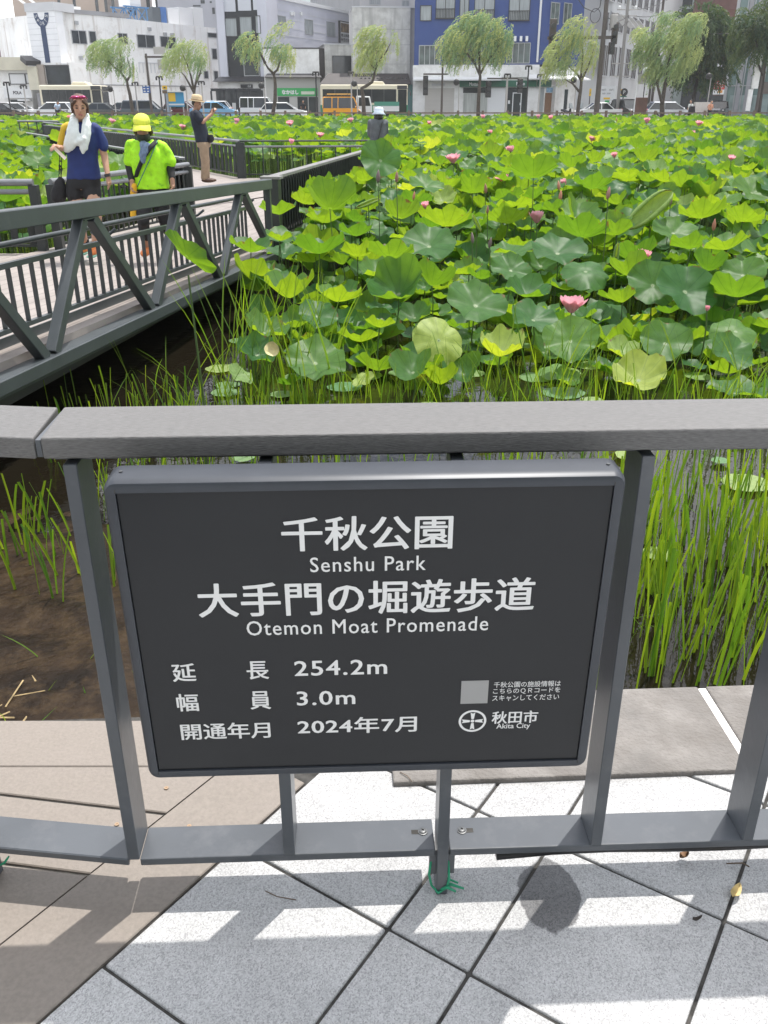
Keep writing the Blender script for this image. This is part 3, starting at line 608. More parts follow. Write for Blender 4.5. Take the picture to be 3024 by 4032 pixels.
# ================================================================== lotus, floating pads, reeds and flowers
def leaf_mat(name, top, thru, mix=0.45, rough=0.5, veins=True, spec=0.35, vary=1.0):
    m = bpy.data.materials.new(name); m.use_nodes = True; t = m.node_tree; b = t.nodes['Principled BSDF']; out = t.nodes['Material Output']
    _set(b, 'Roughness', rough); _set(b, 'Specular IOR Level', spec)
    uv = t.nodes.new('ShaderNodeUVMap'); uv.uv_map = 'leaf'; sp = t.nodes.new('ShaderNodeSeparateXYZ'); t.links.new(uv.outputs[0], sp.inputs[0])
    tint = t.nodes.new('ShaderNodeUVMap'); tint.uv_map = 'tint'; ts = t.nodes.new('ShaderNodeSeparateXYZ'); t.links.new(tint.outputs[0], ts.inputs[0])
    oi = t.nodes.new('ShaderNodeObjectInfo')
    add = t.nodes.new('ShaderNodeMath'); add.operation = 'ADD'; t.links.new(ts.outputs[0], add.inputs[0]); t.links.new(oi.outputs['Random'], add.inputs[1])
    fr = t.nodes.new('ShaderNodeMath'); fr.operation = 'FRACT'; t.links.new(add.outputs[0], fr.inputs[0])
    def tinted(c, hue, val):
        r = t.nodes.new('ShaderNodeValToRGB'); e = r.color_ramp.elements
        e[0].color = (c[0]*(1-hue)*(1-val), c[1]*(1-val), c[2]*(1+hue)*(1-val), 1); e[1].color = (min(1,c[0]*(1+hue)*(1+val)), min(1,c[1]*(1+val*0.8)), c[2]*(1-hue)*(1+val), 1)
        t.links.new(fr.outputs[0], r.inputs[0])
        return r.outputs[0]
    ct = tinted(top, 0.22*vary, 0.26*vary); cu = tinted(thru, 0.18*vary, 0.24*vary)
    if veins:
        at = t.nodes.new('ShaderNodeMath'); at.operation = 'ARCTAN2'
        sx = t.nodes.new('ShaderNodeMath'); sx.operation = 'SUBTRACT'; sx.inputs[1].default_value = 0.5; t.links.new(sp.outputs[0], sx.inputs[0])
        sy = t.nodes.new('ShaderNodeMath'); sy.operation = 'SUBTRACT'; sy.inputs[1].default_value = 0.5; t.links.new(sp.outputs[1], sy.inputs[0])
        t.links.new(sy.outputs[0], at.inputs[0]); t.links.new(sx.outputs[0], at.inputs[1])
        mu = t.nodes.new('ShaderNodeMath'); mu.operation = 'MULTIPLY'; mu.inputs[1].default_value = 11.0; t.links.new(at.outputs[0], mu.inputs[0])
        sn = t.nodes.new('ShaderNodeMath'); sn.operation = 'SINE'; t.links.new(mu.outputs[0], sn.inputs[0])
        nz = t.nodes.new('ShaderNodeTexNoise'); nz.inputs['Scale'].default_value = 9; nz.inputs['Detail'].default_value = 4; t.links.new(uv.outputs[0], nz.inputs['Vector'])
        r = t.nodes.new('ShaderNodeValToRGB'); r.color_ramp.elements[0].position = 0.93; r.color_ramp.elements[1].position = 1.0; t.links.new(sn.outputs[0], r.inputs[0])
        r.color_ramp.elements[0].color = (1,1,1,1); r.color_ramp.elements[1].color = (0.50,0.58,0.5,1)
        r3 = t.nodes.new('ShaderNodeValToRGB'); r3.color_ramp.elements[0].position = 0.3; r3.color_ramp.elements[1].position = 0.7; r3.color_ramp.elements[0].color = (0.82,0.84,0.8,1); r3.color_ramp.elements[1].color = (1.12,1.08,1.1,1)
        t.links.new(nz.outputs[0], r3.inputs[0])
        def mul(a, bb, f=1.0):
            x = t.nodes.new('ShaderNodeMixRGB'); x.blend_type = 'MULTIPLY'; x.inputs[0].default_value = f; t.links.new(a, x.inputs[1]); t.links.new(bb, x.inputs[2]); return x.outputs[0]
        ct = mul(mul(ct, r3.outputs[0]), r.outputs[0], 0.10); cu = mul(mul(cu, r3.outputs[0], 0.7), r.outputs[0], 0.7)
    if veins:                              # browned rim patches and the pale spot over the stem
        dx = t.nodes.new('ShaderNodeVectorMath'); dx.operation = 'DISTANCE'; dx.inputs[1].default_value = (0.5,0.5,0); t.links.new(uv.outputs[0], dx.inputs[0])
        n4 = t.nodes.new('ShaderNodeTexNoise'); n4.inputs['Scale'].default_value = 4.0; n4.inputs['Detail'].default_value = 5; t.links.new(uv.outputs[0], n4.inputs['Vector'])
        if hasattr(n4, 'noise_dimensions'): n4.noise_dimensions = '4D'; t.links.new(oi.outputs['Random'], n4.inputs['W'])
        ma = t.nodes.new('ShaderNodeMath'); ma.operation = 'MULTIPLY_ADD'; ma.inputs[1].default_value = 1.15; t.links.new(dx.outputs['Value'], ma.inputs[0]); t.links.new(n4.outputs[0], ma.inputs[2])
        rb = t.nodes.new('ShaderNodeValToRGB'); rb.color_ramp.elements[0].position = 0.0; rb.color_ramp.elements[0].color = (0,0,0,1); rb.color_ramp.elements[1].position = 1.0
        mm = t.nodes.new('ShaderNodeMapRange'); mm.inputs['From Min'].default_value = 1.14; mm.inputs['From Max'].default_value = 1.20; t.links.new(ma.outputs[0], mm.inputs['Value'])
        def over(cur, col):
            x = t.nodes.new('ShaderNodeMixRGB'); x.inputs[2].default_value = col; t.links.new(mm.outputs[0], x.inputs[0]); t.links.new(cur, x.inputs[1]); return x.outputs[0]
        ct = over(ct, (0.20,0.13,0.05,1)); cu = over(cu, (0.22,0.12,0.03,1))
        ms = t.nodes.new('ShaderNodeMapRange'); ms.inputs['From Min'].default_value = 0.045; ms.inputs['From Max'].default_value = 0.025; t.links.new(dx.outputs['Value'], ms.inputs['Value'])
        x = t.nodes.new('ShaderNodeMixRGB'); x.inputs[2].default_value = (0.36,0.46,0.26,1); t.links.new(ms.outputs[0], x.inputs[0]); t.links.new(ct, x.inputs[1]); ct = x.outputs[0]
    t.links.new(ct, b.inputs['Base Color'])
    tr = t.nodes.new('ShaderNodeBsdfTranslucent'); t.links.new(cu, tr.inputs['Color'])
    mx = t.nodes.new('ShaderNodeMixShader'); mx.inputs[0].default_value = mix
    t.links.new(b.outputs[0], mx.inputs[1]); t.links.new(tr.outputs[0], mx.inputs[2]); t.links.new(mx.outputs[0], out.inputs[0])
    return m
M_leaf = leaf_mat('lotus leaf', (0.064,0.180,0.047), (0.27,0.48,0.018), 0.46, 0.46)
M_leafp = leaf_mat('young lotus leaf', (0.27,0.42,0.14), (0.48,0.66,0.03), 0.45, 0.5)
M_pad = leaf_mat('floating pad', (0.21,0.34,0.14), (0.3,0.45,0.03), 0.25, 0.35)
M_blade = leaf_mat('reed blade', (0.085,0.185,0.03), (0.31,0.52,0.02), 0.45, 0.4, veins=False)
M_petal = leaf_mat('lotus petal', (0.90,0.50,0.57), (0.95,0.52,0.60), 0.5, 0.6, veins=False, vary=0.15)
M_bud = leaf_mat('lotus bud', (0.42,0.25,0.20), (0.55,0.32,0.26), 0.25, 0.6, veins=False)
M_stem = mat('lotus stem', (0.075,0.13,0.035), 0.55, var=0.3, vscale=6)
M_pod = mat('seed pod', (0.45,0.42,0.08), 0.6)
M_dead = mat('yellowed leaf', (0.62,0.56,0.30), 0.6, var=0.15, vscale=30)

def leaf_geo(kind, seed, nr=7, na=32):
    r0 = random.Random(seed); ph = [r0.uniform(0, 6.28) for _ in range(6)]; k1 = r0.choice((4,5,5,6)); fa = r0.uniform(0, PI)
    cup, wav, fold = {'open': (0.15,0.10,0.06), 'cup': (0.42,0.13,0.12), 'deep': (0.66,0.15,0.18), 'droop': (-0.20,0.07,-0.10), 'flat': (0.0,0.012,0.0), 'fold': (0.30,0.06,0.62)}[kind]
    vs = [(0,0,-0.0)]; uvs = [(0.5,0.5)]
    for i in range(1, nr+1):
        r = (i/nr)**0.9
        for j in range(na):
            a = 2*PI*j/na
            er = 1+0.045*math.sin(2*a+ph[0])+0.035*math.sin(3*a+ph[1])+0.020*math.sin(7*a+ph[2])+(0.014*math.sin(11*a+ph[5]) if na > 30 else 0)
            x = r*er*math.cos(a); y = r*er*math.sin(a)
            z = cup*(r**1.45)+wav*(r**2.3)*math.sin(k1*a+ph[3])+0.45*wav*(r**3)*math.sin((2*k1+1)*a+ph[4])+(0.16*wav*(r**6)*math.sin(15*a+ph[1]) if na > 30 else 0)
            z += fold*abs(x*math.cos(fa)+y*math.sin(fa))**1.2*r
            if kind in ('open','droop'): z += 0.10*math.exp(-(r/0.22)**2)*-0.6+0.05
            if kind != 'flat': z += 0.025*noise.noise((x*3+seed, y*3, 1.0))
            sh = 1.0-0.18*max(0, cup)*r
            vs.append((x*sh, y*sh, z)); uvs.append((0.5+0.5*r*math.cos(a), 0.5+0.5*r*math.sin(a)))
    fs = [(0, 1+j, 1+(j+1)%na) for j in range(na)]
    for i in range(nr-1):
        for j in range(na):
            k = (j+1)%na; fs.append((1+i*na+j, 1+(i+1)*na+j, 1+(i+1)*na+k, 1+i*na+k))
    return vs, fs, uvs
def rolled_geo(seed, fat=0.26, open_=0.35):
    """young leaf still rolled from both sides, lying along local y"""
    r0 = random.Random(seed); vs = []; uvs = []; fs = []; nu, nv = 24, 12
    for j in range(nv+1):
        v = -1+2*j/nv; w = math.sqrt(max(0.02, 1-abs(v)**2.4))
        for i in range(nu+1):
            u = -1+2*i/nu; s = abs(u); sg = 1 if u > 0 else -1
            if s < 0.45: x = sg*s*open_/0.45*0.7; z = 0.10*(s/0.45)**2
            else:
                th = (s-0.45)/0.55*PI*2.6; rr = fat*0.36*(1-0.09*th); x = sg*(open_*0.7+math.sin(th)*rr); z = 0.10+rr*0+fat*0.36-math.cos(th)*rr
            zz = z*w+0.10*v*v+0.012*math.sin(v*40)*(s > 0.6)
            vs.append((x*w, v, zz)); uvs.append((0.5+0.5*u, 0.5+0.5*v))
    for j in range(nv):
        for i in range(nu): k = j*(nu+1)+i; fs.append((k,k+1,k+nu+2,k+nu+1))
    return vs, fs, uvs
def leaf_object_mesh(name, geo, m, tint):
    vs, fs, uvs = geo; me = bpy.data.meshes.new(name); me.from_pydata(vs, [], fs); me.materials.append(m)
    u1 = me.uv_layers.new(name='leaf'); u2 = me.uv_layers.new(name='tint')
    for l in me.loops: u1.data[l.index].uv = uvs[l.vertex_index]; u2.data[l.index].uv = (tint, 0.0)
    me.polygons.foreach_set('use_smooth', [True]*len(me.polygons)); me.update(); return me

def canopy(d):
    P = ((5.5,-0.56),(6.5,-0.46),(8,-0.26),(10,-0.06),(14,0.15),(20,0.30),(40,0.31),(80,0.13))
    if d <= P[0][0]: return P[0][1]
    for (a, za), (b, zb) in zip(P, P[1:]):
        if d <= b: return za+(zb-za)*(d-a)/(b-a)
    return P[-1][1]
def on_canopy(px, py, lift=0.0):
    lo, hi = 3.0, 80.0
    for _ in range(40):
        m = (lo+hi)/2
        if atd(px, py, m).z > canopy(m)+lift: lo = m
        else: hi = m
    return atd(px, py, (lo+hi)/2)

# blocked ground: the promenade
def inside(x, y, poly):
    c = False; n = len(poly); j = n-1
    for i in range(n):
        xi, yi = poly[i]; xj, yj = poly[j]
        if (yi > y) != (yj > y) and x < (xj-xi)*(y-yi)/(yj-yi)+xi: c = not c
        j = i
    return c
def xy(v): return (v.x, v.y)
BLOCK = [
    [xy(TP(-4,-0.35,0)), xy(TP(TL+0.3,-0.30,0)), xy(F1+Vector((0.35,-0.2,0))), xy(F2+Vector((0.45,-0.1,0))), (RE.x+0.4,RE.y+0.45), (RC.x+0.3,RC.y+0.45), xy(LB1+Vector((0.4,0.5,0))), (-17,46), xy(LA1+Vector((-0.35,-0.1,0))), xy(LA0+Vector((-0.35,-0.3,0))), xy(Pq+Vector((-0.4,0.6,0))), xy(TP(-4,LW+0.4,0))],
    [(-60,9.0),(-3.6,8.8),(-3.6,11.25),(-60,11.25)],
    [(-40,46.0),(-15.4,44.0),(-15.4,46.8),(-40,49.2)],
    [(-6,0),(-0.85,0),(-0.85,6.8),(-1.15,8.4),(-3,8.4)],
    [(-60,0),(-2.4,0),(-2.4,9.5),(-60,9.5)],
]
def free(x, y): return not any(inside(x, y, p) for p in BLOCK)

# stems: unit height cylinder shared by every individual
mb = MB(); mb.tube([(0,0,0),(0.02,0.01,0.35),(0.012,-0.012,0.7),(0,0,1)], [0.0075,0.0068,0.006,0.0055], 6, cap=False); _st = mb.build('stem', M_stem, local=True, smooth=True, recalc=False); ME_STEM = _st.data; bpy.data.objects.remove(_st)
kinds = ['open','open','open','open','cup','cup','cup','cup','deep','deep','droop','fold']
ME_LEAF = [(k, leaf_object_mesh('lotus_blade', leaf_geo(k, 11+i, 9, 44), M_leaf, i*0.083)) for i, k in enumerate(kinds)]
ME_PALE = [(k, leaf_object_mesh('lotus_blade', leaf_geo(k, 61+i, 9, 44), M_leafp, i*0.2)) for i, k in enumerate(('droop','cup','open','deep'))]
ME_ROLL = [('roll', leaf_object_mesh('lotus_blade', rolled_geo(5+i, 0.34, 0.2+0.12*i), M_leafp, i*0.3)) for i in range(3)]
ME_FOLD = leaf_object_mesh('lotus_blade', leaf_geo('cup', 333, 9, 44), M_leaf, 0.6)
def pick(lst, kind, r): return r.choice([m for k, m in lst if k == kind] or [m for k, m in lst])
def lotus(p, rad, me, tilt, az, spin, label, group, name='lotus_plant'):
    """p = blade centre; tilt away from level towards azimuth az (0 = +x, 90 = away from us)"""
    zb = ZW
    t = empty(name, (p.x, p.y, zb), label, 'lotus leaf', group)
    st = bpy.data.objects.new('stem', ME_STEM); COL.objects.link(st); st.parent = t; st.scale = (1.0, 1.0, max(0.03, p.z-zb)); st.rotation_euler = (0,0,spin)
    bl = bpy.data.objects.new('blade', me); COL.objects.link(bl); bl.parent = t; bl.location = (0,0,p.z-zb); bl.scale = (rad, rad, rad)
    bl.rotation_euler = (Matrix.Rotation(az,3,'Z') @ Matrix.Rotation(tilt,3,'Y') @ Matrix.Rotation(-az+spin,3,'Z')).to_euler()
    return t
FRONT, BACK, RIGHT, LEFT = R(-90), R(90), 0.0, R(180)
lr = random.Random(21)
# measured leaves: px, py, width in photo pixels, mesh kind, tilt, azimuth, label
HERO = [
 (1242,1432,250,'open',24,-80,'broad blue green lotus leaf lying open low over the water, left of centre'),
 (1011,1400,180,'cup',28,-50,'blue green lotus leaf beside the yellowed leaf scrap, near the bridge shadow'),
 (1040,1312,190,'cup',20,-30,'dark shaded lotus leaf behind the yellowed scrap, near the bridge end'),
 (1250,1247,160,'open',30,-70,'grey green lotus leaf half hidden by tall grass below the louvre wall'),
 (1495,1290,135,'cup',16,80,'small cupped lotus leaf with a yellow underside above the pale tilted disc'),
 (1329,1189,205,'cup',14,60,'lotus leaf with a yellow scalloped rim in front of the grass clump'),
 (1570,1160,250,'deep',34,-110,'large lotus leaf folded up at its right side, above the pale tilted disc'),
 (1700,1125,180,'deep',30,60,'glowing cupped lotus leaf with dark veins at the right of the largest folded one'),
 (1257,1000,240,'cup',12,95,'wide lotus leaf with its yellow green underside showing, below the louvre wall end post'),
 (1409,1010,155,'cup',20,95,'small notched yellow green lotus leaf next to the wide one under the louvre wall'),
 (1539,1020,205,'cup',16,90,'lotus leaf with a pale upper rim and yellow underside right of the notched one'),
 (1690,972,225,'open',26,-95,'blue green lotus leaf with a long shadow across it behind the folded leaf'),
 (1480,1085,160,'cup',14,-60,'green lotus leaf partly hidden between the notched leaf and the large folded leaf'),
 (1100,845,160,'cup',10,110,'lotus leaf with a turned over right edge against the foot of the louvre wall'),
 (1299,822,215,'deep',38,85,'tall fan shaped lotus leaf glowing yellow green before the louvre wall'),
 (1498,633,165,'open',58,-90,'pale green lotus leaf standing upright before the far end of the louvre wall'),
 (1402,930,150,'cup',16,90,'yellow green lotus leaf below the rolled leaf by the louvre wall'),
 (1575,860,150,'deep',34,80,'glowing lotus leaf with fan veins right of the rolled leaf by the wall'),
 (1872,1205,245,'open',28,-75,'flat blue green lotus leaf with a scalloped front edge in the middle of the bed'),
 (2099,1262,200,'open',26,-60,'blue green lotus leaf just left below the largest pink flower'),
 (2245,1345,225,'open',36,-100,'blue green lotus leaf right below the largest pink flower, with its back edge folded up'),
 (2195,1000,220,'open',22,-85,'grey green lotus leaf behind the largest pink flower'),
 (2290,935,225,'cup',20,70,'yellow underside lotus leaf above the grey green one, left of the rolled pair'),
 (2306,1070,195,'droop',24,-90,'dark shaded lotus leaf just behind the largest pink flower on its right'),
 (2570,1125,210,'open',46,-100,'deep green shaded lotus leaf hanging steeply, below the drooping pink flower'),
 (2697,1150,245,'open',40,-80,'big blue green lotus leaf hanging steeply at the right, beside a tall stem'),
 (2618,1354,205,'open',38,-95,'dark blue green lotus leaf low at the right above the pale cupped leaf'),
 (2873,1390,190,'open',40,-60,'blue green lotus leaf low at the right, leaning to the right'),
 (2897,1306,190,'droop',26,-90,'dark shaded lotus leaf at the right edge near the small pink bud'),
 (2897,1170,240,'cup',22,70,'wide lotus leaf with a yellow curled front rim at the right edge'),
 (2785,1065,150,'deep',34,60,'yellow green lotus leaf with a pale rounded top, beside a grey green one'),
 (2925,1085,180,'open',32,-120,'grey green lotus leaf at the right edge below the yellow green ones'),
 (2721,980,165,'cup',20,95,'yellow green lotus leaf right of the tall stem at the right'),
 (2650,920,180,'open',28,-75,'blue green lotus leaf right of the big rolled leaf'),
 (2426,925,150,'cup',26,90,'yellow green lotus leaf directly above the small rolled pair'),
 (2075,1165,190,'cup',14,-80,'cupped lotus leaf left of the largest pink flower'),
 (2011,1067,165,'open',30,-80,'grey green lotus leaf crossed by a thin shadow left of the dark shaded one'),
 (1860,760,170,'cup',22,90,'yellow green lotus leaf with dark veins below the second pink flower from the left'),
 (2100,700,210,'cup',24,90,'wide glowing lotus leaf left of the tall pink buds'),
 (2330,745,165,'cup',14,75,'yellow green lotus leaf right of the tall pink buds'),
 (2440,740,100,'droop',40,-90,'small pale lotus leaf with a rolled top edge right of the tall buds'),
 (2000,880,190,'cup',18,90,'yellow green lotus leaf in the sun left below the pink flower'),
 (1760,890,200,'cup',24,85,'yellow green lotus leaf between the tall fan leaf and the pink flowers'),
 (2960,760,170,'open',30,-70,'grey green lotus leaf high at the right edge'),
 (2760,860,190,'cup',20,90,'yellow green lotus leaf right of the big rolled leaf, higher up'),
 (150,640,110,'open',26,-60,'pale grey lotus leaf behind the handrail fence at the far left'),
 (90,575,110,'cup',20,85,'yellow green lotus leaf above the handrail fence at the far left edge'),
 (240,560,100,'cup',24,95,'yellow green lotus leaf beside the paper of the woman in blue'),
]
PALE = [
 (1728,1340,205,'droop',52,-78,'pale green lotus disc tilted towards us in the middle, above the railing'),
 (1970,1400,200,'deep',10,-90,'pale yellow green lotus leaf folded into a deep cup above the railing'),
 (2442,1394,150,'cup',22,-60,'pale yellow green lotus leaf behind thin reeds, below the small rolled pair'),
 (2514,1500,235,'cup',24,-110,'pale yellow green lotus leaf with a pointed lip, just above the railing at right'),
 (939,1479,110,'open',40,-20,'pale green lotus leaf standing on edge low by the bridge shadow'),
]
ROLL = [
 (735,1010,225,1,52,-38,0.0,'yellow green folded lotus leaf leaning in front of the bridge truss'),
 (2562,835,215,2,28,40,0.0,'big lotus leaf with both edges rolled, in the sunny bed at the upper right'),
 (2426,1011,105,0,78,85,0.0,'small pair of cream rolled leaf edges standing upright above the largest flower'),
 (1450,808,105,0,30,20,0.0,'half rolled lotus leaf beside a dark bud, right of the tall fan leaf'),
 (1875,880,75,0,70,120,0.0,'thin rolled lotus leaf in the shade left of the pink flowers'),
]
individuals = 0
def place(px, py, w, lift=0.0):
    p = on_canopy(px, py, lift); dmax = 0.60/w*FPX/0.93
    if p.y > dmax: p = atd(px, py, max(dmax, p.y*0.72))
    zc = p.y*_c-(p.z-EYE)*_s
    return p, w/FPX*zc/2
HP = []
for px, py, w, k, tl, az, lab in HERO:
    p, r = place(px, py, w); lotus(p, r, pick(ME_LEAF, k, lr), R(tl), R(az), lr.uniform(0,6.28), lab, 'lotus leaves'); HP.append((p.x, p.y, r)); individuals += 1
for px, py, w, k, tl, az, lab in PALE:
    p, r = place(px, py, w); lotus(p, r, pick(ME_PALE, k, lr), R(tl), R(az), lr.uniform(0,6.28), lab, 'lotus leaves'); HP.append((p.x, p.y, r)); individuals += 1
for px, py, L, k, tl, az, sp_, lab in ROLL:
    p, r = place(px, py, L, 0.1)
    if px == 735: p = atd(px, py, 4.9); r = L/FPX*5.3/2
    t_ = empty('lotus_plant', (p.x, p.y, ZW), lab, 'lotus leaf', 'lotus leaves'); individuals += 1
    st = bpy.data.objects.new('stem', ME_STEM); COL.objects.link(st); st.parent = t_; st.scale = (1,1,p.z-ZW-(0.10 if px == 735 else 0.0))
    bl = bpy.data.objects.new('blade', ME_ROLL[k][1]); COL.objects.link(bl); bl.parent = t_; bl.location = (0,0,p.z-ZW); bl.scale = (r,r,r)
    # local y = length, shown in the picture plane at angle az from the horizontal
    ca, sa = math.cos(R(az)), math.sin(R(az))
    if px == 735: bl.data = ME_FOLD; bl.scale = (r*0.42,r,r*0.6); L_ = Vector((0.62,0.10,-0.55)).normalized(); N_ = Vector((0.45,0.75,0.35))
    else: L_ = Vector((ca, 0.15, sa)).normalized(); N_ = Vector((-0.2*sa,-0.6,0.7))
    X_ = L_.cross(N_).normalized(); N_ = X_.cross(L_).normalized()
    bl.rotation_euler = Matrix((X_, L_, N_)).transposed().to_euler()
# floating pads (on the water)
ME_PAD = [leaf_object_mesh('pad', leaf_geo('flat', 90+i, 4, 36), M_pad, i*0.25) for i in range(4)]
PADS = [(2219,1546,165),(2107,1486,130),(2210,1462,150),(2314,1438,120),(1860,1470,100),(866,1450,115),(895,1515,95),(888,1544,115),(1112,1551,95),(1163,1482,95),(1358,1522,135),(1445,1479,120),(1582,1468,100),(1351,1323,120),(939,1341,80),(2940,1900,190),(2835,1812,70),(2600,2180,130),(2480,1790,120),(960,1800,90),(1700,1600,120),(2330,1575,90),(2480,1290,120),(2750,1480,110),(2050,1360,90)]
plab = ['pale floating lotus pad nearest the middle of the railing, half in shade','round floating lotus pad left of the one nearest the railing','floating lotus pad in shadow below the left leaf of the largest flower','small floating lotus pad in the shade of the reeds below the largest flower','small floating lotus pad left of the deep pale cup','wet floating lotus pad by the bridge shadow, uppermost of three','wet floating lotus pad by the bridge shadow, middle of three','wet floating lotus pad by the bridge shadow, lowest of three','small floating lotus pad just behind the railing, below the broad open leaf','floating lotus pad under the front rim of the broad open leaf','browned floating lotus pad with water drops right of the broad open leaf','floating lotus pad right of the browned one','floating lotus pad under the pale tilted disc','floating lotus pad among stems below the cupped small leaf','floating lotus pad at the edge of the bridge shadow, farthest left','large pale floating lotus pad under the railing at the right edge','tiny floating lotus pad left of the large pale one under the railing','floating lotus pad seen between reeds beside the right end of the sign','floating lotus pad just under the top rail right of the sign','floating lotus pad just under the top rail at the left of the sign','floating lotus pad behind the railing below the pale tilted disc','small floating lotus pad right of the pad nearest the middle','floating lotus pad deep among stems below the drooping flower','floating lotus pad among stems left of the low right leaf','floating lotus pad between the cupped leaf and the flower stem']
for i, (px, py, w) in enumerate(PADS):
    p = atz(px, py, ZW+0.006+0.0012*i); zc = p.y*_c-(p.z-EYE)*_s; r = w/FPX*zc/2
    o = bpy.data.objects.new('floating_pad', ME_PAD[i%4]); COL.objects.link(o); o.location = p; o.scale = (r,r,r); o.rotation_euler = (0,0,lr.uniform(0,6.28)); tag(o, plab[i], 'lily pad', 'floating lotus pads')
# yellowed scrap on a leaf
def scrap(px, py, d, w, label):
    p = atd(px, py, d); r = w/FPX*d*0.5; vs, fs, uv_ = leaf_geo('fold', 401, 4, 18); M_ = Matrix.Translation(p) @ Matrix.Rotation(R(62),4,'X') @ Matrix.Scale(r,4)
    mb = MB(); mb.add([M_ @ Vector(v) for v in vs], fs); tag(mb.build('leaf_scrap', M_dead, smooth=True, recalc=False), label, 'leaf')
scrap(1072, 1378, 6.15, 62, 'cream yellowed leaf scrap on the rim of a blue green lotus leaf')

FL = [
 (2253,1190,104,0,'largest pink lotus flower, wide open, low in the bed at the right'),
 (2115,850,66,1,'cup shaped pink lotus flower in the sun, upper middle of the bed'),
 (2534,1000,62,1,'pink lotus flower with drooping lower petals beside a tall stem at the right'),
 (1981,700,50,0,'pink lotus flower between glowing leaves, nearest the tall buds on their left'),
 (2785,1212,30,2,'small pink lotus flower opening at the tip of a dark leaf at the right'),
 (1677,805,40,1,'pink lotus flower half hidden behind yellow green leaves, right of the tall fan leaf'),
 (1786,622,48,0,'pink lotus flower above the upright pale leaf on its right'),
 (2222,716,38,2,'round pink lotus flower topping the cluster of tall buds'),
 (2011,588,34,1,'pink lotus flower in the middle distance behind the crowded leaves'),
 (2548,474,30,1,'pink lotus flower near the street before the white hatchback'),
 (2751,484,26,0,'pale pink lotus flower near the street before the glass building'),
 (2729,524,24,1,'small pink lotus flower below the pale one near the street at the right'),
 (2120,458,24,1,'small pink lotus flower before the green shop front'),
 (1901,460,20,1,'tiny pink lotus flower before the shuttered shop front'),
 (2170,462,20,1,'tiny pink lotus flower before the wooden shop door'),
 (1690,484,20,1,'tiny pink lotus flower right of the person in the grey jacket'),
 (1143,484,26,0,'pink lotus flower before the white hatchback on the street, left of centre'),
 (1382,472,22,0,'pink lotus flower below the orange van'),
 (932,476,24,1,'pink lotus flower just right of the man in the hat'),
 (928,492,22,2,'dull pink lotus flower right of the man in the hat, below a brighter one'),
 (717,498,24,0,'pink lotus flower left of the man in the hat'),
 (1146,556,24,1,'pink lotus flower standing above the rod railing'),
 (1260,530,26,0,'pink lotus flower behind the rod railing, right of another'),
 (275,462,22,1,'pink lotus flower beside the left shoulder of the woman in blue'),
 (439,475,24,0,'pink lotus flower between the woman in blue and the yellow cap'),
 (2420,610,26,1,'pink lotus flower far off between two glowing leaves at the right'),
 (2880,620,26,0,'pink lotus flower in the middle distance at the right edge'),
 (1930,520,22,1,'pink lotus flower far off, above the middle of the bed'),
 (2330,545,24,0,'pale pink lotus flower far off, right of the middle of the bed'),
]
BUDS = [(1489,694,50,'dull pink lotus bud in front of the upright pale leaf'),(1562,697,44,'pink lotus bud right of the upright pale leaf'),(1860,936,44,'faded pink lotus bud left of the dark shaded leaf'),(1930,955,44,'pink lotus bud on a tall bare stem in the left middle of the bed'),(1912,742,40,'pink lotus bud left of the cup shaped flower'),(2207,770,44,'lowest pink lotus bud of the tall cluster'),(2200,730,38,'middle pink lotus bud of the tall cluster'),(2396,760,50,'greenish lotus bud on a tall stem right of the cluster'),(2642,790,34,'small pink lotus bud right of the big rolled leaf'),(1630,770,34,'pink lotus bud beside the half hidden flower'),(2812,885,48,'greenish lotus bud on a thick stem at the right'),(1345,450,18,'tiny lotus bud left below the orange van'),(2428,470,26,'dull pink lotus bud before the parking sign'),(1920,826,34,'brown lotus bud on a bare stem, left of the cup shaped flower')]
# the rest of the bed: jittered grid, largest in the picture become individuals, the rest one mass
cand = []
CLEAR = [(px, py, w*0.62, place(px, py, w)[0].y) for px, py, w, *_ in HERO+PALE]+[(q[0], q[1], q[2]*1.15, on_canopy(q[0], q[1], 0.10 if q[1] > 640 else 0.24).y*0.97) for q in FL]+[(q[0], q[1], q[2]*1.6, on_canopy(q[0], q[1], 0.14).y*0.97) for q in BUDS if q[1] > 520]+[(q[0], q[1], q[2]*0.7, on_canopy(q[0], q[1], 0.1).y*0.95) for q in ROLL if q[0] != 735]
def width_at(y): return y*0.475+1.2
y = 6.0
while y < 71.5:
    dens = 0.25 if y < 9 else (0.27 if y < 16 else (0.36 if y < 30 else 0.48))
    x = -width_at(y)
    while x < width_at(y):
        px_ = x+lr.uniform(-0.5,0.5)*dens; py_ = y+lr.uniform(-0.5,0.5)*dens
        if free(px_, py_) and not (py_ < 6.9 and lr.random() < 0.86) and not (py_ < 7.5 and lr.random() < 0.50) and not (py_ < 8.6 and lr.random() < 0.3):
            cand.append((px_, py_))
        x += dens
    y += dens
pts = []
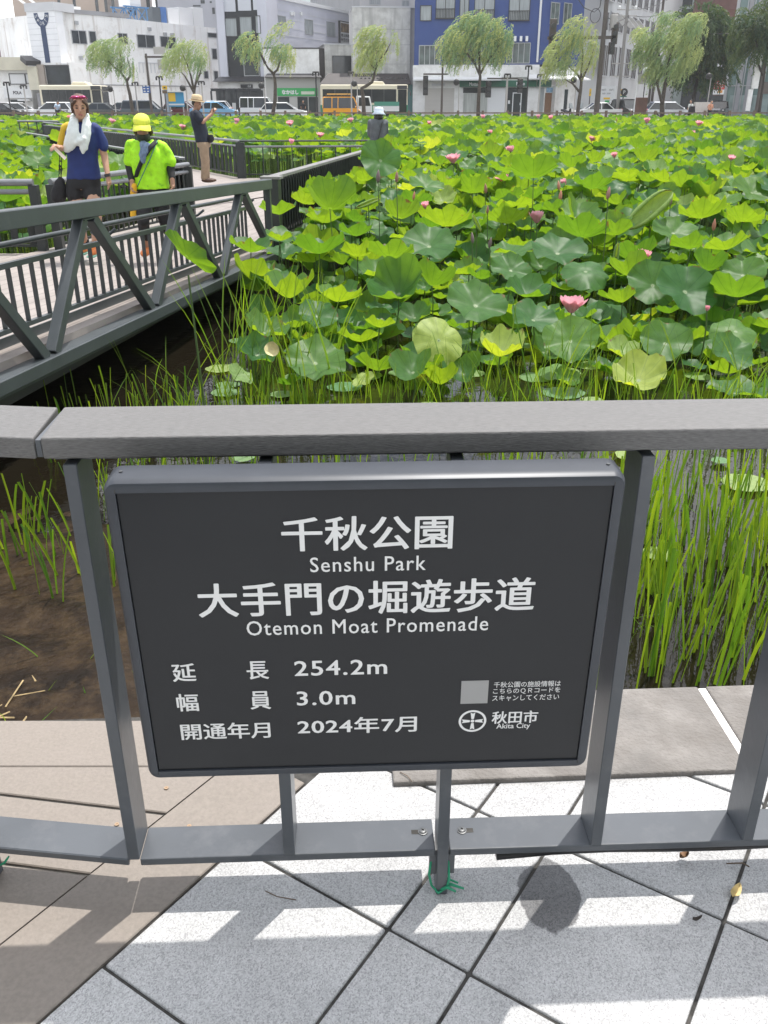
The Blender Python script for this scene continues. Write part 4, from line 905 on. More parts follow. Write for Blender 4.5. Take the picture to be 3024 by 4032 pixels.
for x, y in cand:
    rad = lr.uniform(0.13, 0.27)*(1.0 if y < 20 else 1.12)
    low = lr.random() < (0.42 if y < 9 else 0.34)
    z = canopy(y)+lr.gauss(0,0.09) - (lr.uniform(0.15,0.45) if low else 0)
    z = max(z, ZW+0.12)
    # keep clear of the measured leaves
    if any((x-hx)**2+(y-hy)**2 < (hr*0.9+rad*0.35)**2 for hx, hy, hr in HP) : z = max(ZW+0.10, z-0.42)
    if y < 73:
        zc_ = y*_c-(z-EYE)*_s; qx = 1512+FPX*x/zc_; qy = 2016-FPX*(y*_s+(z-EYE)*_c)/zc_; qw = rad/zc_*FPX
        if any(y < fy-0.05 and abs(qx-fx) < fw*0.5+qw*0.85 and abs(qy-fy_) < fw*0.5+qw*0.55 for fx, fy_, fw, fy in CLEAR):
            z -= 0.42
            if z < ZW+0.15 or lr.random() < 0.75: continue
    pts.append((x, y, z, rad))
def on_view(x, y, z):
    zc = y*_c-(z-EYE)*_s; u = x/zc; v = (y*_s+(z-EYE)*_c)/zc
    return abs(u) < 0.46 and -0.6 < v < 0.6
def size_of(p): return p[3]/(p[1]*_c-(p[2]-EYE)*_s)*(1.0 if p[2] > canopy(p[1])-0.2 else 0.55)*(1 if on_view(p[0],p[1],p[2]) else 0)
y = 6.55                                 # a lower tier of small leaves filling the gaps
while y < 18:
    x = -1.2
    while x < width_at(y):
        a, b = x+lr.uniform(-.15,.15), y+lr.uniform(-.15,.15)
        if free(a, b) and lr.random() < 0.8: pts.append((a, b, max(ZW+0.08, canopy(b)-lr.uniform(0.22,0.5)), lr.uniform(0.09,0.19)))
        x += 0.30
    y += 0.30
pts.sort(key=size_of, reverse=True)
def orient(r, y):
    q = r.random()
    if q < 0.44: return r.choice(('cup','cup','deep')), R(r.uniform(4,30)), R(90+r.uniform(-70,70))     # leans away: the lit underside shows
    if q < 0.86: return r.choice(('open','open','cup','fold')), R(r.uniform(8,36)), R(-90+r.uniform(-60,60))
    return r.choice(('droop','open')), R(r.uniform(0,25)), r.uniform(0,6.28)
NIND = 299-individuals
for x, y, z, rad in pts[:NIND]:
    k, tl, az = orient(lr, y); me = pick(ME_LEAF, k, lr)
    if lr.random() < 0.08: me = pick(ME_PALE, 'cup', lr)
    if x > -1.6: lab, grp = ('ordinary green lotus leaf on a stem in the crowded front bed', 'lotus leaves in the front of the bed')
    else: lab, grp = ('ordinary green lotus leaf in the enclosed bed left of the footbridge', 'lotus leaves left of the footbridge')
    lotus(Vector((x,y,z)), rad, me, tl, az, lr.uniform(0,6.28), lab, grp)
# mass
LOD = {d: {k: [leaf_geo(k, 200+7*i+ord(k[0]), nr, na) for i in range(4)] for k in ('open','cup','deep','droop','fold')} for d, nr, na in ((0,4,26),(1,3,14))}
import numpy as np
def mass(name, items, label, m):
    V = []; F = []; U1 = []; U2 = []; nb = 0; mi = []
    for (geo, M_, tint, stem, kx) in items:
        vs, fs, uvs = geo; A = np.array(vs) @ np.array(M_.to_3x3()).T+np.array(M_.translation)
        V.append(A); F += [tuple(nb+i for i in f) for f in fs]; U1 += uvs; U2 += [(tint,0)]*len(vs); mi += [kx]*len(fs); nb += len(vs)
        if stem:
            x, y, z = M_.translation; w = 0.008
            V.append(np.array([(x-w,y,ZW),(x+w,y,ZW),(x+w*.7,y,z),(x-w*.7,y,z),(x,y-w,ZW),(x,y+w,ZW),(x,y+w*.7,z),(x,y-w*.7,z)])); F += [(nb,nb+1,nb+2,nb+3),(nb+4,nb+5,nb+6,nb+7)]; U1 += [(0.5,0.5)]*8; U2 += [(0,0)]*8; mi += [1,1]; nb += 8
    me = bpy.data.meshes.new(name); me.from_pydata(np.concatenate(V).tolist(), [], F)
    for q in m: me.materials.append(q)
    me.polygons.foreach_set('material_index', mi); me.polygons.foreach_set('use_smooth', [True]*len(F))
    li = np.zeros(len(me.loops), dtype=np.int32); me.loops.foreach_get('vertex_index', li)
    a = me.uv_layers.new(name='leaf'); a.data.foreach_set('uv', np.array(U1)[li].ravel()); c = me.uv_layers.new(name='tint'); c.data.foreach_set('uv', np.array(U2)[li].ravel())
    me.update(); o = bpy.data.objects.new(name, me); COL.objects.link(o); return tag(o, label, 'lotus bed', kind='stuff')
items = []
for x, y, z, rad in pts[NIND:]:
    k, tl, az = orient(lr, y); lod = 0 if y < 26 else 1
    M_ = Matrix.Translation((x,y,z)) @ Matrix.Rotation(az,4,'Z') @ Matrix.Rotation(tl,4,'Y') @ Matrix.Rotation(lr.uniform(0,6.28),4,'Z') @ Matrix.Scale(rad,4)
    items.append((lr.choice(LOD[lod][k]), M_, lr.random(), y < 40, 0 if lr.random() > 0.05 else 2))
mass('lotus_field', items, 'dense far bed of green lotus leaves filling the moat to the street', [M_leaf, M_stem, M_leafp])
print('lotus individuals', individuals+NIND, 'mass', len(items))

# flowers
def petal_geo(n=7):
    vs = []; fs = []
    for j in range(n):
        v = j/(n-1); w = 0.36*math.sin(PI*min(1, v*0.86+0.10))**0.8*(1 if v < 0.96 else 0.35)
        for i in (-2,-1,0,1,2):
            u = i/2; vs.append((u*w, v, 0.16*(u*u)*w*2-0.0))
    for j in range(n-1):
        for i in range(4): k = j*5+i; fs.append((k,k+1,k+6,k+5))
    return vs, fs
PET = petal_geo()
def flower_mesh(seed, openness):
    r0 = random.Random(seed); mb = MB()
    for ring, (cnt, op, L) in enumerate(((7, openness, 1.0),(7, openness*0.72, 0.95),(5, openness*0.42, 0.85))):
        for q in range(cnt):
            az = 2*PI*(q+0.5*ring)/cnt+r0.uniform(-.12,.12); ang = R(op+r0.uniform(-9,9)); vs = []
            for x, v, z in PET[0]:
                b = ang*(0.45+0.75*v)-0.62*v*v*min(1, ang)     # curls back up at the tip
                rr = 0.10+v*L*math.sin(b)-z*math.cos(b); zz = v*L*math.cos(b)+z*math.sin(b)
                p = Vector((x*L, rr, zz)); p.rotate(Euler((0,0,az))); vs.append(p)
            mb.add(vs, PET[1])
    return mb
def with_uv(o):
    me = o.data; a = me.uv_layers.new(name='leaf'); c = me.uv_layers.new(name='tint')
    for l in me.loops: a.data[l.index].uv = (0.5,0.5); c.data[l.index].uv = (0.3,0)
ME_FLW = []
for i, op in enumerate((62,48,30)):
    o = flower_mesh(i, op).build('petals', M_petal, local=True, smooth=True, recalc=False); with_uv(o); ME_FLW.append(o.data); bpy.data.objects.remove(o)
mb = MB(); mb.lathe([(0.02,0.02),(0.14,0.12),(0.24,0.36),(0.23,0.40),(0.05,0.40)], (0,0,0), 12); o = mb.build('seed_pod', M_pod, local=True, smooth=True); ME_PD = o.data; bpy.data.objects.remove(o)
mb = MB(); mb.lathe([(0.05,-1),(0.30,-0.75),(0.42,-0.3),(0.38,0.15),(0.22,0.62),(0.03,1.0)], (0,0,0), 10); o = mb.build('bud', M_bud, local=True, smooth=True); with_uv(o); ME_BUD = o.data; bpy.data.objects.remove(o)
for px, py, w, k, lab in FL:
    p = on_canopy(px, py, 0.10 if py > 640 else 0.24); zc = p.y*_c-(p.z-EYE)*_s; r = w/FPX*zc*0.5
    if r > 0.115: q = 0.115/r; p = atd(px, py, p.y*max(q, 0.8)); zc = p.y*_c-(p.z-EYE)*_s; r = min(0.13, w/FPX*zc*0.5)
    t_ = empty('lotus_flower', (p.x,p.y,ZW), lab, 'lotus flower', 'pink lotus flowers'); h = p.z-ZW-r*0.8
    for nm, me, sc in (('petals', ME_FLW[k], (r*(1.5 if py > 640 else 1.75),)*3), ('seed_pod', ME_PD, (r*0.9,)*3)):
        o = bpy.data.objects.new(nm, me); COL.objects.link(o); o.parent = t_; o.location = (0,0,h); o.scale = sc; o.rotation_euler = (R(lr.uniform(-14,14)), R(lr.uniform(-14,14)), lr.uniform(0,6.28))
    st = bpy.data.objects.new('stem', ME_STEM); COL.objects.link(st); st.parent = t_; st.scale = (1,1,h)
for px, py, L, lab in BUDS:
    p = on_canopy(px, py, 0.16 if py > 640 else 0.26); zc = p.y*_c-(p.z-EYE)*_s; r = L/FPX*zc*0.5
    if r > 0.075: p = atd(px, py, p.y*0.8); zc = p.y*_c-(p.z-EYE)*_s; r = min(0.085, L/FPX*zc*0.5)
    t_ = empty('lotus_bud', (p.x,p.y,ZW), lab, 'lotus bud', 'lotus buds'); h = p.z-ZW
    o = bpy.data.objects.new('bud', ME_BUD); COL.objects.link(o); o.parent = t_; o.location = (0,0,h); o.scale = (r*0.8,r*0.8,r); o.rotation_euler = (R(lr.uniform(-9,9)), R(lr.uniform(-9,9)), 0)
    st = bpy.data.objects.new('stem', ME_STEM); COL.objects.link(st); st.parent = t_; st.scale = (0.9,0.9,h-r*0.9)

# reeds and grasses
def blade_items(r0, x, y, z0, h, w, lean, az, blunt=True, bend=0.25):
    n = 6; vs = []; fs = []; uvs = []; d = Vector((math.cos(az), math.sin(az), 0)); s = Vector((-d.y, d.x, 0))
    fa = r0.uniform(0, PI); s = Vector((math.cos(fa), math.sin(fa), 0))
    for i in range(n):
        t = i/(n-1); c = Vector((x,y,z0))+d*(h*(lean*t+bend*t*t))+Vector((0,0,h*(t-0.35*bend*t*t)))
        ww = w*(0.75+0.5*t-0.45*t*t) if blunt else w*(1-t)**0.6*(0.7+0.6*t)+0.0006
        k = Vector((-s.y,s.x,0))*ww*0.22
        vs += [c-s*ww/2+k, c, c+s*ww/2+k]; uvs += [(0.5,t)]*3
    for i in range(n-1): a = i*3; fs += [(a,a+1,a+4,a+3),(a+1,a+2,a+5,a+4)]
    return (vs, fs, uvs)
I4 = Matrix(); ri = []
rr = random.Random(77)
def add_blade(px, py, h, w, lean, blunt=True, bend=0.2, tint=None): 
    ri.append((blade_items(rr, px, py, ZW-0.02, h, w, lean, rr.uniform(0,6.28), blunt, bend), I4, rr.random() if tint is None else tint, False, 0))
for _ in range(900):          # thick reeds beyond the kerb at the right
    x = rr.uniform(0.45, 2.3); y = rr.uniform(2.75, 4.3)-0.15*rr.random()
    dn = noise.noise((x*2.2, y*2.2, 0.5))
    if dn < -0.22: continue
    add_blade(x, y, rr.uniform(0.22, 0.56), rr.uniform(0.007, 0.020), rr.uniform(0.0, 0.16), rr.random() < 0.75, rr.uniform(0, 0.12))
for _ in range(480):          # thinner stand behind the sign and under the rail
    x = rr.uniform(-1.5, 2.6); y = rr.uniform(4.2, 5.9)
    if noise.noise((x*1.6, y*1.6, 5.5)) < -0.05: continue
    add_blade(x, y, rr.uniform(0.20, 0.50), rr.uniform(0.006, 0.014), rr.uniform(0.0, 0.18), rr.random() < 0.7, rr.uniform(0, 0.15))
for _ in range(260):          # short blunt stand in front of the bridge shadow
    add_blade(rr.uniform(-2.3,-0.2), rr.uniform(5.0,6.2), rr.uniform(0.10,0.34), rr.uniform(0.006,0.014), rr.uniform(0,0.14), True, 0.06)
for _ in range(560):          # fine grass filling the open strip before the leaves
    x = rr.uniform(-0.9,3.1); y = rr.uniform(5.4,7.0)
    if noise.noise((x*1.3, y*1.3, 9.5)) < -0.12: continue
    add_blade(x, y, rr.uniform(0.15,0.55), rr.uniform(0.005,0.011), rr.uniform(0.0,0.3), rr.random() < 0.3, rr.uniform(0,0.3))
for _ in range(60):           # dead bent stalks between the reeds
    x = rr.uniform(0.45,2.3); y = rr.uniform(2.75,4.3); add_blade(x, y, rr.uniform(0.12,0.35), 0.006, rr.uniform(0.3,1.0), False, rr.uniform(0.1,0.6))
for _ in range(130):           # sparse clumps over the mud at the left
    cx, cy = rr.choice(((-1.55,3.6),(-1.25,3.5),(-1.0,3.75),(-1.45,4.2),(-0.75,3.5),(-1.75,3.9),(-1.2,4.3),(-0.72,4.2)))
    add_blade(cx+rr.gauss(0,0.10), cy+rr.gauss(0,0.12), rr.uniform(0.18,0.44), rr.uniform(0.008,0.016), rr.uniform(0.0,0.22), True, 0.1)
for _ in range(110): add_blade(rr.uniform(-1.9,-0.5), 1.75+abs(rr.gauss(0,0.5)), rr.uniform(0.06,0.26), 0.010, rr.uniform(0.1,0.6), False, 0.3)
for _ in range(70):           # tall arching grass at the bridge end
    x = rr.uniform(-1.35,-0.35); y = rr.uniform(6.1,7.6); add_blade(x, y, rr.uniform(0.55,1.05), rr.uniform(0.010,0.022), rr.uniform(0.05,0.30), False, rr.uniform(0.05,0.35))
for _ in range(26): add_blade(rr.uniform(-1.9,-1.0), rr.uniform(5.4,6.6), rr.uniform(0.35,0.7), 0.010, rr.uniform(0.05,0.4), False, rr.uniform(0.2,0.6))
for _ in range(80):           # tall thin blades among the front leaves at the right
    x = rr.uniform(0.7,3.0); y = rr.uniform(5.2,6.6); add_blade(x, y, rr.uniform(0.35,0.85), rr.uniform(0.008,0.016), rr.uniform(0.0,0.35), False, rr.uniform(0,0.4))
o = mass('reeds', ri, 'blunt green reeds and grass standing in the shallow water behind the railing', [M_blade]); o['category'] = 'reeds'
# straw litter at the water edge on the left
M_straw = mat('straw', (0.36,0.27,0.14), 0.8, var=0.4, vscale=20)
mb = MB()
for _ in range(420):
    x = rr.uniform(-2.3,-0.5); y = 1.65+abs(rr.gauss(0,0.45)); y = min(y, 4.0); a = rr.uniform(0,PI); L = rr.uniform(0.03,0.16); z = ZW+0.055-0.035*(y-1.5)-0.06*max(0,(x+1.35))+0.035
    d = Vector((math.cos(a), math.sin(a), rr.uniform(-.1,.1)))*L/2; c = Vector((x,y,max(z, ZW+0.006))); mb.tube([c-d, c+d], rr.uniform(0.0015,0.004), 4)
tag(mb.build('straw_litter', M_straw), 'dry straw and stalk litter on the mud at the left water edge', 'litter', kind='stuff')
# ================================================================== people
def grow(mb, name, m, parent, voxel=0.008, smooth=4, fold=0.0, fscale=9.0, stretch=(1,1,0.45)):
    """the collected shapes become one continuous surface"""
    o = mb.build(name, m, parent, recalc=True)
    r = o.modifiers.new('r', 'REMESH'); r.mode = 'VOXEL'; r.voxel_size = voxel; r.use_smooth_shade = True
    s = o.modifiers.new('s', 'SMOOTH'); s.iterations = smooth; s.factor = 0.5
    dg = bpy.context.evaluated_depsgraph_get(); dg.update(); me = bpy.data.meshes.new_from_object(o.evaluated_get(dg))
    o.modifiers.clear(); old = o.data; o.data = me; bpy.data.meshes.remove(old); me.name = name
    if fold:
        nrm = [v.normal.copy() for v in me.vertices]
        for v, nv in zip(me.vertices, nrm):
            q = Vector((v.co.x*fscale*stretch[0], v.co.y*fscale*stretch[1], v.co.z*fscale*stretch[2]))
            v.co += nv*(fold*(noise.noise(q)+0.5*noise.noise(q*2.3)))
    me.polygons.foreach_set('use_smooth', [True]*len(me.polygons)); me.update(); return o
def loft(mb, rings, n=20, az=0.0):
    """rings: (centre, rx, ry[, turn]) with horizontal ellipses; capped"""
    vs = []; fs = []; m = len(rings)
    for r in rings:
        c, rx, ry = r[:3]; t = az+(r[3] if len(r) > 3 else 0)
        for j in range(n):
            a = 2*PI*j/n; x = rx*math.copysign(abs(math.cos(a))**0.85, math.cos(a)); y = ry*math.copysign(abs(math.sin(a))**0.85, math.sin(a))
            vs.append(Vector(c)+Vector((x*math.cos(t)-y*math.sin(t), x*math.sin(t)+y*math.cos(t), 0)))
    for i in range(m-1):
        for j in range(n): k = (j+1) % n; fs.append((i*n+j, i*n+k, (i+1)*n+k, (i+1)*n+j))
    fs += [tuple(range(n))[::-1], tuple((m-1)*n+j for j in range(n))]; mb.add(vs, fs)
def chain(mb, pts, rad, n=10):
    """limb with rounded joints"""
    mb.tube(pts, rad, n)
    for p, r in zip(pts, rad if hasattr(rad,'__len__') else [rad]*len(pts)): mb.ball(p, r*0.99, 10, 7)
def hand(mb, w, d, palm, s=1.0, curl=0.5, thumb=1):
    """w wrist, d direction of the fingers, palm = direction the palm faces"""
    d = Vector(d).normalized(); palm = Vector(palm); side = d.cross(palm).normalized(); palm = side.cross(d).normalized(); w = Vector(w)
    for k in range(3): mb.ball(w+d*(0.022+0.026*k)*s, (0.030*s,0.026*s,0.030*s), 8, 6)
    for j, L in zip((-1.5,-0.5,0.5,1.5), (0.062,0.076,0.080,0.068)):
        a = w+d*0.082*s+side*j*0.019*s; b = a+(d*(1-curl*0.3)+palm*curl*0.5)*L*0.5*s; c = b+(d*(1-curl)+palm*curl)*L*0.5*s; chain(mb, [a,b,c], [0.0095*s,0.0088*s,0.0078*s], 7)
    a = w+d*0.030*s+side*thumb*0.024*s; b = a+(d*0.5+side*thumb*0.8+palm*0.4)*0.036*s; c = b+(d*0.9+side*thumb*0.25+palm*0.4)*0.032*s; chain(mb, [a,b,c], [0.012*s,0.011*s,0.009*s], 7)
M_skin = mat('skin', (0.50,0.29,0.20), 0.5, var=0.06, vscale=14, spec=0.35); M_skin2 = mat('tanned skin', (0.40,0.22,0.145), 0.5, var=0.06, vscale=14)
M_hairb = mat('brown hair', (0.085,0.045,0.028), 0.5, var=0.35, vscale=60, stretch=(1,1,0.15)); M_hairk = mat('black hair', (0.012,0.010,0.010), 0.45, var=0.3, vscale=60)
M_bluesh = mat('blue sports shirt', (0.013,0.030,0.145), 0.7, var=0.10, vscale=14); M_yel = mat('yellow sleeve', (0.62,0.42,0.03), 0.7); M_blk = mat('black cloth', (0.014,0.014,0.016), 0.8, var=0.2, vscale=12)
M_towel = mat('white towel', (0.72,0.77,0.75), 0.95, var=0.05, vscale=30, bump=0.4, bscale=180); M_paper = mat('cream paper', (0.80,0.70,0.60), 0.7)
M_neon = mat('neon yellow green shirt', (0.42,0.88,0.015), 0.7, var=0.10, vscale=20, dirt=(0.22,0.60,0.02), dscale=14, dpos=(0.56,0.66)); M_neoncap = mat('neon yellow cap', (0.78,0.84,0.09), 0.7)
M_orsh = mat('orange shoe', (0.75,0.22,0.06), 0.6); M_lav = mat('blue grey scarf', (0.16,0.22,0.33), 0.8, var=0.3, vscale=30); M_navyp = mat('navy polo', (0.012,0.018,0.034), 0.75, var=0.2, vscale=10)
M_khaki = mat('khaki trousers', (0.33,0.24,0.16), 0.8, var=0.12, vscale=12); M_straw2 = mat('straw hat', (0.58,0.45,0.28), 0.8, var=0.12, vscale=40); M_brsh = mat('dark brown shoe', (0.07,0.035,0.02), 0.6)
M_jack = mat('grey jacket', (0.105,0.115,0.125), 0.8, var=0.22, vscale=9); M_bagg = mat('dark grey bag', (0.045,0.045,0.045), 0.7); M_pale = mat('pale blue hat', (0.55,0.62,0.72), 0.7, var=0.05); M_purple = mat('mirrored sunglasses', (0.35,0.04,0.12), 0.12, 0.6)
M_dark = mat('dark eye', (0.02,0.014,0.012), 0.3); M_lip = mat('lips', (0.36,0.13,0.11), 0.5); M_watch = mat('watch', (0.05,0.045,0.05), 0.3); M_mint = mat('mint shoe', (0.25,0.55,0.42), 0.6)
PEOPLE = 'people on the promenade'
def head(mb, c, f, s=1.0, up=Vector((0,0,1)), ears=True):
    """skull, jaw, nose; c = centre of the head, f = facing (unit)"""
    f = Vector(f).normalized(); sd = f.cross(up).normalized(); u = sd.cross(f).normalized(); c = Vector(c)
    Rm = Matrix((sd, f, u)).transposed().to_4x4()
    mb.ball(c+u*0.022*s-f*0.008*s, (0.073*s,0.088*s,0.092*s), 14, 10, Rm); mb.ball(c-u*0.040*s+f*0.018*s, (0.058*s,0.066*s,0.074*s), 12, 9, Rm); mb.ball(c-u*0.088*s+f*0.048*s, (0.028*s,0.026*s,0.022*s), 8, 6, Rm)
    mb.tube([c+u*0.018*s+f*0.078*s, c-u*0.012*s+f*0.096*s, c-u*0.024*s+f*0.090*s], [0.009*s,0.013*s,0.013*s], 7)
    for k in (-1,1):
        mb.ball(c+sd*k*0.034*s+f*0.063*s-u*0.015*s, (0.022*s,0.016*s,0.02*s), 8, 6, Rm)
        if ears: mb.ball(c+sd*k*0.074*s-u*0.010*s-f*0.012*s, (0.010*s,0.018*s,0.030*s), 8, 6, Rm)
    return f, sd, u
def face(parent, c, f, s, sd, u, mouth=True, eyes=True):
    c = Vector(c)
    if eyes:
        for k in (-1,1):
            p = c+sd*k*0.032*s+f*0.074*s+u*0.008*s
            mb = MB(); mb.ball(p, (0.014*s,0.008*s,0.0055*s), 8, 6, Matrix((sd,f,u)).transposed().to_4x4()); mb.build('eye', M_dark, parent, smooth=True)
            mb = MB(); mb.tube([p+u*0.021*s-sd*0.015*s, p+u*0.026*s+f*0.004*s, p+u*0.021*s+sd*0.015*s-f*0.004*s], 0.0042*s, 5); mb.build('eyebrow', M_hairb, parent)
    if mouth:
        p = c-u*0.055*s+f*0.081*s; mb = MB(); mb.ball(p, (0.024*s,0.009*s,0.008*s), 8, 6, Matrix((sd,f,u)).transposed().to_4x4()); mb.build('mouth', M_lip, parent, smooth=True)

# ---- the woman in blue, walking towards us
D1 = 10.0; K5 = 800/1659.0
def A(cx, cy, dd=0.0, D=D1): return atd(cx*K5, 350+cy*K5, D+dd)
zf = A(730,1345).z
w = empty('person', (A(690,1345).x, D1, zf), 'woman in a blue shirt with one yellow sleeve and black shorts on the footbridge', 'person', PEOPLE)
hc = A(650,148,-0.05); ff = Vector((0.30,-0.92,-0.24)); mb = MB(); f_, sd_, u_ = head(mb, hc, ff, 1.0, ears=False)
mb.tube([hc-Vector((0,-0.02,0.06)), A(655,255,0.02), A(660,300,0.02)], [0.050,0.050,0.062], 12)
loft(mb, [(A(668,310),0.135,0.08),(A(670,380),0.150,0.098),(A(675,560),0.125,0.085),(A(680,640),0.130,0.09),(A(682,760),0.160,0.10),(A(682,820),0.150,0.095)])
sR, sL = A(530,318), A(800,318)
eR, wR = A(508,480,0.03), A(492,482,-0.20)
chain(mb, [sR,eR,wR], [0.040,0.040,0.028]); hand(mb, wR, (-0.45,-0.75,0.15), (0.4,0.2,-0.8), 1.0, 0.8, 1)
eL, wL = A(852,545,0.02), A(880,705,-0.08)
chain(mb, [sL+Vector((-0.02,0,-0.015)),eL,wL], [0.040,0.040,0.027]); hand(mb, wL, (0.10,-0.15,-1), (-0.9,-0.1,0), 1.0, 0.45, 1)
hR, hL = A(620,800), A(745,800); kR, aR = A(632,1040,-0.10), A(700,1270,0.05); kL, aL = A(790,1045,-0.22), A(775,1290,-0.12)
chain(mb, [hR,kR,A(655,1130,0.0),aR], [0.084,0.054,0.052,0.034]); chain(mb, [hL,kL,A(785,1140,-0.14),aL], [0.084,0.054,0.052,0.034])
mb.ball(aR+Vector((0,-0.06,-0.04)), (0.04,0.09,0.03)); mb.ball(aL+Vector((0,-0.06,-0.04)), (0.04,0.09,0.03))
body = grow(mb, 'body', M_skin, w, 0.0065, 3)
face(w, hc, f_, 1.0, sd_, u_)
# hair pulled back, with a side strand, and mirrored sunglasses on top
mb = MB(); Rm = Matrix((sd_,f_,u_)).transposed().to_4x4()
mb.ball(hc+u_*0.036-f_*0.030, (0.086,0.088,0.086), 16, 10, Rm); mb.ball(hc-f_*0.055-u_*0.035, (0.078,0.055,0.085), 12, 8, Rm)
for k in (-1,1): mb.tube([hc+sd_*k*0.030+f_*0.072+u_*0.080, hc+sd_*k*0.072+f_*0.040+u_*0.040, hc+sd_*k*0.082-f_*0.008-u_*0.015, hc+sd_*k*0.074-f_*0.035-u_*0.07], [0.013,0.014,0.013,0.010], 8)
mb.tube([hc-f_*0.06-u_*0.07, A(600,215,0.10), A(598,250,0.10)], [0.05,0.04,0.02], 8)
grow(mb, 'hair', M_hairb, w, 0.008, 2, 0.005, 40)
mb = MB()
for k in (-1,1): mb.ball(hc+sd_*k*0.038+f_*0.052+u_*0.106, (0.042,0.020,0.016), 12, 8, Rm)
mb.tube([hc+sd_*-0.088+u_*0.075, hc+sd_*-0.06+f_*0.04+u_*0.115, hc+sd_*0.06+f_*0.04+u_*0.115, hc+sd_*0.088+u_*0.075], 0.008, 6)
grow(mb, 'sunglasses', M_purple, w, 0.006, 2)
# shirt, with the sleeve on the left of the picture in yellow
mb = MB()
loft(mb, [(A(664,270,0.02),0.085,0.060),(A(664,300,0.01),0.145,0.082),(A(668,350),0.168,0.112),(A(672,450),0.168,0.116),(A(676,580),0.158,0.110),(A(680,660),0.168,0.114),(A(682,738),0.184,0.124)])
chain(mb, [A(765,312),A(792,330),A(832,420,0.01),A(843,470,0.01)], [0.050,0.050,0.053,0.056], 12)
grow(mb, 'shirt', M_bluesh, w, 0.011, 4, 0.009, 12)
mb = MB(); chain(mb, [A(565,308),A(535,328),A(514,410,0.02),A(508,455,0.02)], [0.050,0.052,0.053,0.054], 12); grow(mb, 'sleeve', M_yel, w, 0.010, 4, 0.007, 14)
mb = MB(); loft(mb, [(A(680,715),0.168,0.116),(A(682,780),0.184,0.126),(A(683,812),0.178,0.12)])
chain(mb, [hR,A(612,862,-0.03)], [0.106,0.100]); chain(mb, [hL,A(757,872,-0.05)], [0.106,0.100]); grow(mb, 'shorts', M_blk, w, 0.012, 3, 0.006, 12)
for a, m in ((aR,M_orsh),(aL,M_orsh)):
    mb = MB(); mb.ball(a+Vector((-0.005,-0.075,-0.045)), (0.046,0.125,0.040), 12, 8); mb.ball(a+Vector((0,0.0,-0.02)), (0.046,0.055,0.05), 10, 8); sh = grow(mb, 'shoe', m, w, 0.008, 2)
    mb = MB(); mb.box(tuple(a+Vector((-0.048,-0.19,-0.088))), tuple(a+Vector((0.044,0.05,-0.066)))); mb.build('sole', M_mint, sh, bevel=0.008)
for a in (aR, aL):
    mb = MB(); mb.tube([a+Vector((0,0,-0.01)), a+Vector((0,0,0.055))], [0.042,0.042], 12); mb.build('sock', M_blk, w)
mb = MB(); mb.tube([wL+Vector((-0.005,0,0.015)), wL+Vector((0.002,0,-0.015))], 0.034, 12); mb.build('wristwatch', M_watch, w)
# towel round the neck, paper in the hand, drawstring bag on the arm
mb = MB()
loft(mb, [(A(607,238,-0.03),0.045,0.035),(A(600,290,-0.09),0.055,0.028),(A(592,360,-0.13),0.072,0.022),(A(585,430,-0.14),0.085,0.020),(A(562,490,-0.13),0.062,0.018),(A(545,520,-0.12),0.022,0.014)])
loft(mb, [(A(703,232,-0.03),0.035,0.035),(A(708,290,-0.09),0.048,0.028),(A(702,370,-0.13),0.055,0.024),(A(690,430,-0.15),0.055,0.022),(A(685,490,-0.15),0.042,0.020),(A(678,530,-0.15),0.014,0.012)])
mb.tube([A(600,245,0.0), A(605,228,0.06), A(655,222,0.09), A(702,224,0.06), A(708,240,0.0)], [0.042,0.04,0.036,0.04,0.04], 10)
mb.tube([A(625,445,-0.14), A(660,425,-0.155), A(700,400,-0.15)], [0.03,0.035,0.03], 8)
tw = grow(mb, 'towel', M_towel, None, 0.009, 3, 0.006, 26, (1.2,1,0.3)); tag(tw, 'white towel hanging round the neck of the woman in blue', 'towel')
mb = MB(); a, b_, c, d_ = A(432,488,-0.30), A(448,470,-0.30), A(545,560,-0.26), A(528,582,-0.28); n_ = Vector((0,-0.001,0.0004))
mb.hexa([a,b_,c,d_,a+n_,b_+n_,c+n_,d_+n_]); tag(mb.build('leaflet', M_paper), 'cream leaflet held by the woman in blue', 'leaflet')
mb = MB(); loft(mb, [(A(492,725,-0.05),0.022,0.022),(A(490,750,-0.05),0.045,0.04),(A(486,800,-0.05),0.068,0.06),(A(482,860,-0.05),0.082,0.07),(A(482,900,-0.05),0.078,0.066),(A(484,925,-0.05),0.05,0.05)])
for dx in (-0.012,0.012): mb.tube([A(490,740,-0.05)+Vector((dx,0,0)), A(494,600,-0.04)+Vector((dx,0,0)), A(498,490,0.0)+Vector((dx,0,0))], 0.0075, 6)
bg = grow(mb, 'drawstring_bag', M_blk, None, 0.007, 3, 0.007, 18); tag(bg, 'black drawstring bag hanging from the bent arm of the woman in blue', 'bag')

